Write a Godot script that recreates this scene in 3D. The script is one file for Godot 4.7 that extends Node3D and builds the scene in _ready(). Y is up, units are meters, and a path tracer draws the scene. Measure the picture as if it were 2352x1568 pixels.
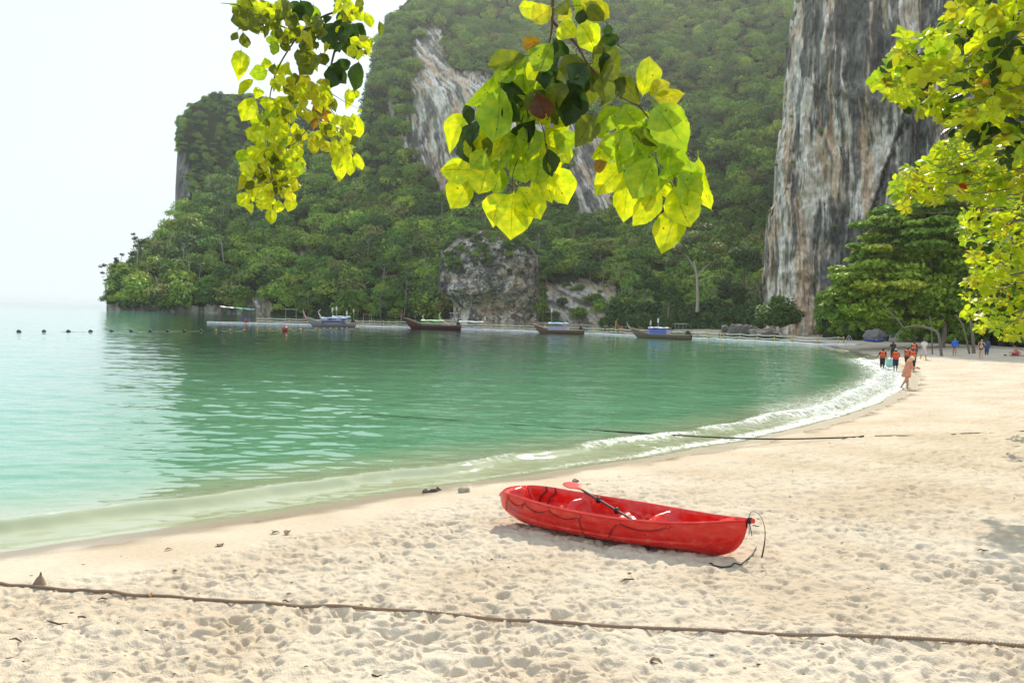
extends Node3D
# Photograph coordinates below are those of a 2352 x 1568 view of it; the camera stands at the origin, 3.3 m above the sea.
const EYE := 3.3
const FOCAL := 1699.3
var cam_basis: Basis
var rng := RandomNumberGenerator.new()
var used_names := {}
var mats := {}
var shore: PackedVector2Array
var n_fine := FastNoiseLite.new()
var n_mid := FastNoiseLite.new()
var n_big := FastNoiseLite.new()
var n_cell := FastNoiseLite.new()
var n_cell2 := FastNoiseLite.new()
var n_wave := FastNoiseLite.new()
var n_streak := FastNoiseLite.new()

func _ready():
	rng.seed = 7
	setup_view()
	setup_noise()
	setup_shore()
	build_sand()
	build_water()
	build_hills()
	build_forest()
	build_shore_plants()
	build_overhang()
	build_dock()
	build_boats()
	build_people()
	build_kayak()
	build_small_things()

# ------------------------------------------------------------------ camera, sky, sun, exposure
func setup_view():
	var cam := Camera3D.new()
	cam.name = "camera"
	cam.fov = rad_to_deg(2.0 * atan(784.0 / FOCAL))
	cam.near = 0.05
	cam.far = 20000.0
	cam.position = Vector3(0, EYE, 0)
	cam.rotation_degrees = Vector3(-2.08, 0, 1.66)
	add_child(cam)
	cam_basis = Basis.from_euler(cam.rotation)
	var env := Environment.new()
	var sky := Sky.new()
	var sm := ProceduralSkyMaterial.new()
	sm.sky_top_color = lin(0.70, 0.84, 0.95)
	sm.sky_horizon_color = lin(0.79, 0.855, 0.885)
	sm.sky_curve = 0.18
	sm.ground_bottom_color = lin(0.30, 0.40, 0.38)
	sm.ground_horizon_color = lin(0.77, 0.84, 0.87)
	sm.ground_curve = 0.02
	sm.sun_angle_max = 34.0
	sm.sun_curve = 0.12
	sm.energy_multiplier = 1.0
	sky.sky_material = sm
	env.background_mode = Environment.BG_SKY
	env.sky = sky
	env.background_energy_multiplier = 1.0
	env.tonemap_mode = Environment.TONE_MAPPER_LINEAR
	env.tonemap_exposure = 1.25
	env.volumetric_fog_enabled = true
	env.volumetric_fog_density = 0.00015
	env.volumetric_fog_anisotropy = 0.6
	env.volumetric_fog_albedo = Color(0.96, 0.98, 1.0)
	env.sdfgi_enabled = true
	env.ssao_enabled = true
	env.ssil_enabled = true
	var we := WorldEnvironment.new()
	we.name = "world_environment"
	we.environment = env
	add_child(we)
	var sun := DirectionalLight3D.new()
	sun.name = "sun"
	sun.light_energy = 1.5
	sun.light_color = Color(1.0, 0.96, 0.88)
	sun.light_angular_distance = 0.6
	sun.shadow_enabled = true
	sun.rotation_degrees = Vector3(-42.0, 180.0 - 15.0, 0)
	add_child(sun)

# ------------------------------------------------------------------ helpers
func lin(r: float, g: float, b: float) -> Color:
	return Color(r, g, b).linear_to_srgb()

func ray(x: float, y: float) -> Vector3:
	return cam_basis * Vector3((x - 1176.0) / FOCAL, -(y - 784.0) / FOCAL, -1.0)

# the point seen at (x, y) whose level distance from the camera is d
func pt(x: float, y: float, d: float) -> Vector3:
	var r := ray(x, y)
	return Vector3(0, EYE, 0) + r * (d / Vector2(r.x, r.z).length())

func on_level(x: float, y: float, h: float) -> Vector3:
	var r := ray(x, y)
	return Vector3(0, EYE, 0) + r * ((h - EYE) / r.y)

# where the sight line through (x, y) meets the sand
func on_sand(x: float, y: float) -> Vector3:
	var h := 0.5
	var p := Vector3.ZERO
	for k in 12:
		p = on_level(x, y, h)
		h = lerpf(h, sand_level(p.x, p.z), 0.7)
	return Vector3(p.x, sand_level(p.x, p.z), p.z)

func numbered(called: String) -> String:
	if not used_names.has(called):
		used_names[called] = 0
		return called
	used_names[called] += 1
	return "%s_%03d" % [called, used_names[called]]

func tag(o: Node, label: String, category: String, group := "", kind := ""):
	o.set_meta("label", label)
	o.set_meta("category", category)
	if group:
		o.set_meta("group", group)
	if kind:
		o.set_meta("kind", kind)
	return o

const ORDINALS := ["first", "second", "third", "fourth", "fifth", "sixth", "seventh", "eighth", "ninth", "tenth", "eleventh", "twelfth", "thirteenth", "fourteenth", "fifteenth", "sixteenth", "seventeenth"]

func thing(called: String, label: String, category: String, at := Vector3.ZERO, turn := 0.0, group := "") -> Node3D:
	var o := Node3D.new()
	o.name = numbered(called)
	add_child(o)
	o.position = at
	o.rotation.y = turn
	tag(o, label, category, group)
	return o

func child_name(parent: Node, called: String) -> String:
	var key := str(parent.get_instance_id()) + called
	if not used_names.has(key):
		used_names[key] = 0
		return called
	used_names[key] += 1
	return "%s_%03d" % [called, used_names[key]]

func put(called: String, mesh: Mesh, m: Material, parent: Node = null) -> MeshInstance3D:
	var o := MeshInstance3D.new()
	o.mesh = mesh
	if m:
		o.material_override = m
	if parent == null:
		o.name = numbered(called)
		add_child(o, true)
	else:
		o.name = child_name(parent, called)
		parent.add_child(o, true)
	return o

func struct(called: String, mesh: Mesh, m: Material) -> MeshInstance3D:
	var o := put(called, mesh, m)
	o.set_meta("kind", "structure")
	return o

func mat(c: Color, rough := 0.7, spec := 0.5) -> StandardMaterial3D:
	var key := "%s %.3f %.3f" % [c.to_html(), rough, spec]
	if mats.has(key):
		return mats[key]
	var m := StandardMaterial3D.new()
	m.albedo_color = c
	m.roughness = rough
	m.metallic_specular = spec
	mats[key] = m
	return m

func vmat(rough := 0.8, spec := 0.4) -> StandardMaterial3D:
	var m := StandardMaterial3D.new()
	m.vertex_color_use_as_albedo = true
	m.roughness = rough
	m.metallic_specular = spec
	return m

# triangles in counter-clockwise order as seen from outside; committed clockwise for Godot
class Buf:
	var v := PackedVector3Array()
	var c := PackedColorArray()
	var col := Color.WHITE
	var sm := PackedInt32Array()
	var group := 0
	var own := 1
	func tri(a: Vector3, b: Vector3, d: Vector3):
		v.append(a); v.append(d); v.append(b)
		c.append(col); c.append(col); c.append(col)
		sm.append(group)
	func quad(a: Vector3, b: Vector3, d: Vector3, e: Vector3):
		tri(a, b, d)
		tri(a, d, e)
	func flat():
		group = -1
	func fresh():
		own += 1
		group = own
	func box(at: Vector3, size: Vector3, b := Basis()):
		flat()
		var h := size * 0.5
		var p := []
		for k in 8:
			p.append(at + b * Vector3(h.x if k & 1 else -h.x, h.y if k & 2 else -h.y, h.z if k & 4 else -h.z))
		quad(p[0], p[2], p[3], p[1]); quad(p[4], p[5], p[7], p[6])
		quad(p[0], p[1], p[5], p[4]); quad(p[2], p[6], p[7], p[3])
		quad(p[0], p[4], p[6], p[2]); quad(p[1], p[3], p[7], p[5])
	# rings of equal length, each counter-clockwise as seen against the way they run
	func loft(rings: Array, closed := true, cap := true):
		fresh()
		var n: int = rings[0].size()
		for i in rings.size() - 1:
			for k in (n if closed else n - 1):
				var j := (k + 1) % n
				quad(rings[i][k], rings[i][j], rings[i + 1][j], rings[i + 1][k])
		if cap and closed:
			for e in 2:
				var r: Array = rings[0] if e == 0 else rings[-1]
				var mid := Vector3.ZERO
				for q in r:
					mid += q
				mid /= n
				fresh()
				for k in n:
					if e == 0:
						tri(mid, r[(k + 1) % n], r[k])
					else:
						tri(mid, r[k], r[(k + 1) % n])
	func tube(pts: Array, radii, sides := 8, cap := true):
		var rings := []
		var up := Vector3.UP
		for i in pts.size():
			var t: Vector3 = (pts[mini(i + 1, pts.size() - 1)] - pts[maxi(i - 1, 0)]).normalized()
			if i == 0 and absf(t.y) > 0.95:
				up = Vector3.RIGHT
			var x := up.cross(t)
			if x.length() < 0.05:
				x = Vector3.RIGHT.cross(t) if absf(t.x) < 0.9 else Vector3.BACK.cross(t)
			x = x.normalized()
			var y := t.cross(x)
			up = y
			var r: float = radii if (radii is float or radii is int) else radii[i]
			var ring := []
			for k in sides:
				var a := TAU * k / sides
				ring.append(pts[i] + (x * cos(a) + y * sin(a)) * r)
			rings.append(ring)
		loft(rings, true, cap)
	func ball(at: Vector3, size: Vector3, rows := 8, cols := 12, b := Basis()):
		var rings := []
		for i in rows + 1:
			var a := PI * i / rows
			var ring := []
			for k in cols:
				var t := TAU * k / cols
				ring.append(at + b * (Vector3(sin(a) * cos(t), -cos(a), -sin(a) * sin(t)) * size))
			rings.append(ring)
		loft(rings, true, false)
	func mesh() -> ArrayMesh:
		var st := SurfaceTool.new()
		st.begin(Mesh.PRIMITIVE_TRIANGLES)
		for i in v.size():
			st.set_smooth_group(sm[i / 3])
			st.set_color(c[i])
			st.add_vertex(v[i])
		st.generate_normals()
		return st.commit()

# a sheet of rows x cols points; front is whichever side "toward" lies on
func sheet(v: PackedVector3Array, cols: int, rows: int, colors := PackedColorArray(), keep := PackedByteArray(), normals := PackedVector3Array(), uv := PackedVector2Array(), toward := Vector3.UP) -> ArrayMesh:
	var idx := PackedInt32Array()
	var mid := (rows / 2) * cols + cols / 2
	var flip: bool = (v[mid + 1] - v[mid]).cross(v[mid + cols] - v[mid]).dot(toward) > 0.0
	for r in rows - 1:
		for k in cols - 1:
			var a := r * cols + k
			if keep.size() and not (keep[a] or keep[a + 1] or keep[a + cols] or keep[a + cols + 1]):
				continue
			if flip:
				idx.append_array(PackedInt32Array([a, a + cols, a + 1, a + 1, a + cols, a + cols + 1]))
			else:
				idx.append_array(PackedInt32Array([a, a + 1, a + cols, a + 1, a + cols + 1, a + cols]))
	if normals.is_empty():
		normals.resize(v.size())
		for r in rows:
			for k in cols:
				var a := r * cols + k
				var dx := v[r * cols + mini(k + 1, cols - 1)] - v[r * cols + maxi(k - 1, 0)]
				var dy := v[mini(r + 1, rows - 1) * cols + k] - v[maxi(r - 1, 0) * cols + k]
				var n := dx.cross(dy).normalized()
				normals[a] = n if flip else -n
	var arr := []
	arr.resize(Mesh.ARRAY_MAX)
	arr[Mesh.ARRAY_VERTEX] = v
	arr[Mesh.ARRAY_NORMAL] = normals
	arr[Mesh.ARRAY_INDEX] = idx
	if colors.size():
		arr[Mesh.ARRAY_COLOR] = colors
	if uv.size():
		arr[Mesh.ARRAY_TEX_UV] = uv
	var m := ArrayMesh.new()
	m.add_surface_from_arrays(Mesh.PRIMITIVE_TRIANGLES, arr)
	return m

func noise_tex(seed_: int, freq: float, size := 512, fractal := 4, bump := 0.0, type := FastNoiseLite.TYPE_SIMPLEX_SMOOTH) -> NoiseTexture2D:
	var n := FastNoiseLite.new()
	n.seed = seed_
	n.noise_type = type
	n.frequency = freq
	n.fractal_type = FastNoiseLite.FRACTAL_FBM
	n.fractal_octaves = fractal
	var t := NoiseTexture2D.new()
	t.noise = n
	t.width = size
	t.height = size
	t.seamless = true
	if bump > 0.0:
		t.as_normal_map = true
		t.bump_strength = bump
	return t

func setup_noise():
	for s in [[n_fine, 11, 4.0, 3], [n_mid, 12, 1.0, 3], [n_big, 13, 0.05, 4]]:
		s[0].seed = s[1]
		s[0].noise_type = FastNoiseLite.TYPE_SIMPLEX_SMOOTH
		s[0].frequency = s[2]
		s[0].fractal_type = FastNoiseLite.FRACTAL_FBM
		s[0].fractal_octaves = s[3]
	for s in [[n_cell, 21, 3.7], [n_cell2, 22, 7.6]]:
		s[0].seed = s[1]
		s[0].noise_type = FastNoiseLite.TYPE_CELLULAR
		s[0].cellular_return_type = FastNoiseLite.RETURN_DISTANCE
		s[0].cellular_jitter = 1.0
		s[0].frequency = s[2]
		s[0].fractal_type = FastNoiseLite.FRACTAL_NONE
	n_wave.seed = 31
	n_wave.noise_type = FastNoiseLite.TYPE_SIMPLEX_SMOOTH
	n_wave.frequency = 1.0
	n_wave.fractal_type = FastNoiseLite.FRACTAL_NONE
	n_streak.seed = 41
	n_streak.noise_type = FastNoiseLite.TYPE_SIMPLEX_SMOOTH
	n_streak.frequency = 1.0
	n_streak.fractal_type = FastNoiseLite.FRACTAL_FBM
	n_streak.fractal_octaves = 4

# ------------------------------------------------------------------ shore line, sand, sea
var near_az := 0.62
func setup_shore():
	# the line where still water meets sand, from the near left round the bay; land lies on its right
	shore = PackedVector2Array([Vector2(-60, -1.0), Vector2(-14.0, -7.4)])
	for q in [[0, 1256], [300, 1217], [600, 1172], [900, 1127], [1200, 1087], [1500, 1046], [1700, 1012], [1880, 968], [2010, 925], [2070, 890], [2080, 868], [2055, 846], [2010, 826], [1940, 806], [1880, 792], [1830, 783], [1795, 776]]:
		var p := on_level(q[0], q[1], 0.0)
		shore.append(Vector2(p.x, p.z))
	for q in [[1730, 178], [1650, 188], [1560, 196], [1480, 232], [1380, 250], [1230, 262], [1100, 272], [900, 322], [600, 352], [300, 372], [240, 384]]:
		var p := pt(q[0], 720, q[1])
		shore.append(Vector2(p.x, p.z))

# metres inland (below zero at sea)
func inland(x: float, z: float) -> float:
	var p := Vector2(x, z)
	var best := 1e12
	var side := 1.0
	for i in shore.size() - 1:
		var a := shore[i]
		var ab := shore[i + 1] - a
		var t := clampf((p - a).dot(ab) / ab.length_squared(), 0.0, 1.0)
		var off := p - a - ab * t
		var l := off.length_squared()
		if l < best - 1e-7:
			best = l
			side = ab.x * (p.y - a.y) - ab.y * (p.x - a.x)
			if t >= 1.0 and i < shore.size() - 2:
				# at a corner, the mean of both directions decides
				var n2 := (shore[i + 2] - shore[i + 1]).normalized() + ab.normalized()
				side = n2.x * off.y - n2.y * off.x
	return sqrt(best) * (1.0 if side > 0.0 else -1.0)

var field: PackedFloat32Array
const FA := 260
const FR := 240
const FAZ := 0.80
func field_row(dist: float) -> float:
	return log(dist / 2.0) / log(400.0 / 2.0) * (FR - 1)

func inland_quick(x: float, z: float) -> float:
	if field.is_empty():
		field.resize(FA * FR)
		for r in FR:
			var d := 2.0 * pow(200.0, float(r) / (FR - 1))
			for k in FA:
				var a := lerpf(-FAZ, FAZ, float(k) / (FA - 1))
				field[r * FA + k] = inland(sin(a) * d, -cos(a) * d)
	var dist := clampf(sqrt(x * x + z * z), 2.0, 399.0)
	var fr := field_row(dist)
	var fa := clampf((atan2(x, -z) + FAZ) / (2.0 * FAZ), 0.0, 1.0) * (FA - 1)
	var r0 := mini(int(fr), FR - 2)
	var a0 := mini(int(fa), FA - 2)
	var tr := fr - r0
	var ta := fa - a0
	var i := r0 * FA + a0
	return lerpf(lerpf(field[i], field[i + 1], ta), lerpf(field[i + FA], field[i + FA + 1], ta), tr)

# the level of the sand without its footprints
func sand_level(x: float, z: float) -> float:
	return sand_rise(inland_quick(x, z))

func sand_rise(d: float) -> float:
	if d < 0.0:
		return maxf(-1.8, 0.085 * d - 0.004 * d * d)
	return 1.7 * (1.0 - exp(-d * 0.075))

func sand_detail(x: float, z: float, d: float, dist: float) -> float:
	var rough := smoothstep(1.55, 2.1, d - 0.25 - 0.75 * smoothstep(-1.0, -5.0, x) + n_mid.get_noise_2d(x * 0.55, z * 0.55) * 0.55)
	if rough <= 0.0:
		return n_mid.get_noise_2d(x * 0.5, z * 0.5) * 0.006
	var wx := n_mid.get_noise_2d(x * 2.2, z * 2.2) * 0.11
	var wz := n_mid.get_noise_2d(x * 2.2 + 40.0, z * 2.2) * 0.11
	var patch := 0.62 + 0.95 * n_mid.get_noise_2d(x * 0.33 + 9.0, z * 0.33)
	var a := n_cell.get_noise_2d(x + wx, z + wz) * 0.5 + 0.5
	var b := n_cell2.get_noise_2d(x + wx * 1.5 + 7.0, z - wz * 1.5) * 0.5 + 0.5
	# a footprint: a flat-bottomed dent with a raised rim
	var dent := -0.040 * (1.0 - smoothstep(0.09, 0.23, a)) + 0.010 * exp(-pow((a - 0.30) / 0.09, 2.0))
	var dent2 := -0.026 * (1.0 - smoothstep(0.08, 0.23, b)) + 0.006 * exp(-pow((b - 0.38) / 0.11, 2.0))
	var h := (dent + dent2) * clampf(patch, 0.55, 1.05) * 1.1
	h += n_mid.get_noise_2d(x * 1.4, z * 1.4) * 0.014 + n_fine.get_noise_2d(x * 1.6, z * 1.6) * 0.008
	h += n_mid.get_noise_2d(x * 0.3, z * 0.3) * 0.02
	return h * rough

func build_sand():
	var cols := 836
	var rows := 766
	var v := PackedVector3Array(); v.resize(cols * rows)
	var c := PackedColorArray(); c.resize(cols * rows)
	var dry := PackedByteArray(); dry.resize(cols * rows)
	var wet := PackedByteArray(); wet.resize(cols * rows)
	for r in rows:
		var t := maxf(float(r - 6), 0.0) / (rows - 7)
		# rows an even step apart in sight, closer still near the camera
		var dist := 3.3 / lerpf(0.78, 0.0135, pow(t, 0.86))
		if r == rows - 1:
			dist = 300.0
		if r < 6:
			dist = lerpf(0.3, dist, r / 6.0)
		for k in cols:
			var az := lerpf(-0.72, 0.70, float(k - 18) / (cols - 37)) + 0.1 * (minf(k - 18, 0.0) + maxf(k - (cols - 19), 0.0))
			var x := sin(az) * dist
			var z := -cos(az) * dist
			var d := inland_quick(x, z)
			var y := sand_rise(d)
			var i := r * cols + k
			if d > -0.5:
				y += sand_detail(x, z, d, dist) * (1.0 if dist < 60.0 else 60.0 / dist)
			v[i] = Vector3(x, y, z)
			var warm := n_mid.get_noise_2d(x * 0.35 + 3.0, z * 0.35)
			var grain := n_fine.get_noise_2d(x * 2.0, z * 2.0)
			var base := Color(0.485, 0.392, 0.292).lerp(Color(0.565, 0.485, 0.388), clampf(0.5 + warm, 0.0, 1.0))
			var m := smoothstep(0.50, 1.0, d + n_mid.get_noise_2d(x * 0.5, z * 0.5) * 0.45 - 0.25)
			base = Color(0.270, 0.212, 0.148).lerp(base, m)
			if m >= 0.98:
				# specks of shell, husk and leaf bits
				base = base * (1.0 + grain * 0.10)
			c[i] = Color(base.r, base.g, base.b)
			var edge := 0.95 + n_mid.get_noise_2d(x * 0.8, z * 0.8) * 0.35
			wet[i] = 1 if d <= edge and d > -14.0 else 0
			dry[i] = 1 if d > edge else 0
	var fine := noise_tex(5, 0.05, 512, 4)
	var m1 := vmat(0.95, 0.2)
	m1.heightmap_enabled = true
	m1.heightmap_texture = fine
	m1.heightmap_scale = 1.0
	m1.uv1_triplanar = true
	m1.uv1_world_triplanar = true
	m1.uv1_scale = Vector3(1.7, 1.7, 1.7)
	struct("beach_sand", sheet(v, cols, rows, c, dry), m1)
	# quads that belong to both are given to the dry sand; the wet sheet lies 4 mm lower
	var vw := v.duplicate()
	for i in vw.size():
		vw[i].y -= 0.004
	var m2 := vmat(0.34, 0.5)
	struct("wet_sand", sheet(vw, cols, rows, c, wet), m2)

func wave_height(x: float, z: float, d: float, dist: float) -> float:
	var calm := smoothstep(0.0, 7.0, -d)
	var h := 0.0
	h += n_wave.get_noise_2d(x * 0.10 + 5.0, z * 0.26) * 0.050 * calm
	h += n_wave.get_noise_2d(x * 0.42, z * 1.05 + 31.0) * 0.024 * (0.35 + 0.65 * calm)
	h += n_wave.get_noise_2d(x * 1.15 + z * 0.3, z * 2.4 + 77.0) * 0.012 * (0.5 + 0.5 * calm)
	return h

func build_water():
	var cols := 640
	var rows := 560
	var v := PackedVector3Array(); v.resize(cols * rows)
	var c := PackedColorArray(); c.resize(cols * rows)
	var keep := PackedByteArray(); keep.resize(cols * rows)
	for r in rows:
		var t := float(r) / (rows - 1)
		var dist := 3.3 / lerpf(0.36, 0.0016, pow(t, 0.92))
		if r == rows - 1:
			dist = 1700.0
		for k in cols:
			var az := lerpf(-0.78, 0.72, float(k - 20) / (cols - 21)) + 0.07 * minf(k - 20, 0.0)
			var x := sin(az) * dist
			var z := -cos(az) * dist
			var d := inland_quick(x, z) if dist < 399.0 else -500.0
			var i := r * cols + k
			var y := 0.0
			if dist < 400.0:
				y = wave_height(x, z, d, dist) * clampf(1.2 - dist / 330.0, 0.0, 1.0)
				# the little breaker just off the sand, and the thin wash above it
				var along := n_mid.get_noise_2d(x * 0.11, z * 0.11 + 4.0)
				var crest := -1.25 + along * 0.7
				y += (0.115 + 0.05 * along) * exp(-pow((d - crest) / (0.22 if d > crest else 0.55), 2.0))
				if d > -0.6:
					y = maxf(y, sand_rise(d) + 0.012 - 0.06 * maxf(0.0, d + 0.05 - along * 0.35))
			v[i] = Vector3(x, y, z)
			var deep := smoothstep(5.0, 58.0, -d)
			var shallow := smoothstep(0.3, 4.5, -d)
			var col := Color(0.33, 0.35, 0.22).lerp(Color(0.105, 0.265, 0.150), shallow).lerp(Color(0.0035, 0.028, 0.029), deep)
			# paler colour painted in for bright sky mirrored by the left water
			var sky_sheen := smoothstep(-2.0, 9.0, -x + 0.455 * z)
			col = col.lerp(Color(0.150, 0.370, 0.300), sky_sheen * 0.92 * shallow)
			var a := lerpf(0.08, 0.90, smoothstep(-0.1, 3.6, -d))
			a = lerpf(a, 1.0, smoothstep(5.0, 12.0, -d))
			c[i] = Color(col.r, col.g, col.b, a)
			keep[i] = 1 if d < 0.6 else 0
	var m := vmat(0.045, 0.56)
	m.transparency = BaseMaterial3D.TRANSPARENCY_ALPHA
	m.roughness = 0.06
	m.albedo_texture = null
	m.heightmap_enabled = true
	m.heightmap_texture = noise_tex(51, 0.012, 512, 3)
	m.heightmap_scale = 1.7
	m.uv1_triplanar = true
	m.uv1_world_triplanar = true
	m.uv1_scale = Vector3(0.10, 0.2, 0.20)
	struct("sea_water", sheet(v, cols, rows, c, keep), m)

# ------------------------------------------------------------------ hills, cliffs
var slopes := []   # [points, cols, rows, view x, view y, mask] of every wooded slope, for the forest

func inside(x: float, y: float, poly: PackedVector2Array) -> bool:
	return Geometry2D.is_point_in_polygon(Vector2(x, y), poly)

func poly(a: Array) -> PackedVector2Array:
	var p := PackedVector2Array()
	for k in range(0, a.size(), 2):
		p.append(Vector2(a[k], a[k + 1]))
	return p

func column(spec: Array, x: float) -> Array:
	var i := 0
	while i < spec.size() - 2 and spec[i + 1][0] < x:
		i += 1
	var t := clampf((x - spec[i][0]) / (spec[i + 1][0] - spec[i][0]), 0.0, 1.0)
	var out := []
	for k in range(1, spec[i].size()):
		out.append(lerpf(spec[i][k], spec[i + 1][k], t))
	return out

# limestone: blue-grey weathered stone, pale and rusty drip streaks, black water lines
func stone(p: Vector3, pale: float, along: float) -> Color:
	along += n_mid.get_noise_2d(p.y * 0.035, along * 0.05) * 2.2
	var s := n_mid.get_noise_2d(along * 0.20, p.y * 0.020)
	var s2 := n_mid.get_noise_2d(along * 0.75 + 70.0, p.y * 0.085)
	var f := n_streak.get_noise_2d(along * 1.3 + 50.0, p.y * 0.16)
	var q := n_streak.get_noise_3d(p.x * 0.11, p.y * 0.11, p.z * 0.11)
	var spot := n_streak.get_noise_3d(p.x * 0.7, p.y * 0.5, p.z * 0.7)
	var grey := Color(0.165, 0.158, 0.150).lerp(Color(0.33, 0.30, 0.265), clampf(0.5 + q * 1.3, 0.0, 1.0))
	var light := Color(0.80, 0.72, 0.63)
	var rust := Color(0.68, 0.48, 0.32)
	var w := smoothstep(-0.05, 0.20, s * 0.95 + s2 * 0.35 + pale + f * 0.16 + q * 0.35)
	var r := smoothstep(-0.02, 0.2, n_mid.get_noise_2d(along * 0.15 + 90.0, p.y * 0.022))
	var c := grey.lerp(light.lerp(rust, r * 0.8), w)
	var black := smoothstep(0.18, 0.42, n_mid.get_noise_2d(along * 0.62 + 200.0, p.y * 0.04) - pale * 0.3)
	c = c.lerp(Color(0.105, 0.098, 0.094), black * 0.55)
	var facet := n_cell.get_noise_3d(p.x * 0.075, p.y * 0.035, p.z * 0.075)
	var v := 1.0 + f * 0.3 + spot * 0.6 + facet * 0.16
	return Color(c.r * v, c.g * v, c.b * v)

const SOIL := Color(0.030, 0.040, 0.014)

# a hillside: columns of [view x, y0, d0, y1, d1, ...] from foot to top, carried on behind the top
func hillside(called: String, spec: Array, x0: float, x1: float, nu: int, nv: int, rock: Callable, rugged: float, m: Material, seed_off: float, back := 150.0):
	var knots: int = (spec[0].size() - 1) / 2
	var cols := nu + 2
	var rows := nv + 3
	var v := PackedVector3Array(); v.resize(cols * rows)
	var c := PackedColorArray(); c.resize(cols * rows)
	var xs := PackedFloat32Array(); xs.resize(cols * rows)
	var ys := PackedFloat32Array(); ys.resize(cols * rows)
	var mask := PackedFloat32Array(); mask.resize(cols * rows)
	for k in cols:
		var x := lerpf(x0, x1, clampf(float(k - 1) / (nu - 1), 0.0, 1.0))
		var col := column(spec, x)
		for r in rows:
			var t := clampf(float(r) / (nv - 1), 0.0, 1.0) * (knots - 1)
			var i := mini(int(t), knots - 2)
			var y := lerpf(col[2 * i], col[2 * i + 2], t - i)
			var d := lerpf(col[2 * i + 1], col[2 * i + 3], t - i)
			var p := pt(x, y, d)
			var h := p.y
			var out := Vector3(p.x, 0, p.z).normalized()
			var along := x * d / FOCAL
			var stony: float = rock.call(x + n_streak.get_noise_2d(x * 0.03, y * 0.03) * 12.0, y + n_streak.get_noise_2d(x * 0.02 + 9.0, y * 0.02) * 18.0)
			var n := n_big.get_noise_3d(p.x + seed_off, p.y * 0.7, p.z) * rugged
			if stony > 0.0:
				n = n * 0.5 + stony * (n_streak.get_noise_2d(along * 0.16, h * 0.05) * 3.4 + n_streak.get_noise_2d(along * 0.6, h * 0.14) * 1.3) + stony * 3.0
			p += out * n
			if k == 0 or k == cols - 1:
				p += out * back
			if r == nv:
				p += out * back * 0.3
			elif r == nv + 1:
				p = p + out * back * 0.8
				p.y = h * 0.6
			elif r == nv + 2:
				p = p + out * back
				p.y = -4.0
			var j := r * cols + k
			v[j] = p
			xs[j] = x; ys[j] = y
			mask[j] = stony
			c[j] = SOIL.lerp(stone(p, -0.25 if called == "flat_topped_hill" else 0.16, along), clampf(stony * 1.6, 0.0, 1.0))  # flat-topped hill's stone is toned darker to put its shadow into the colour
	struct(called, sheet(v, cols, rows, c, PackedByteArray(), PackedVector3Array(), PackedVector2Array(), -pt((x0 + x1) / 2.0, 400, 1.0) + Vector3(0, EYE + 0.5, 0)), m)
	slopes.append([called, v, cols, nv, mask])

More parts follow.
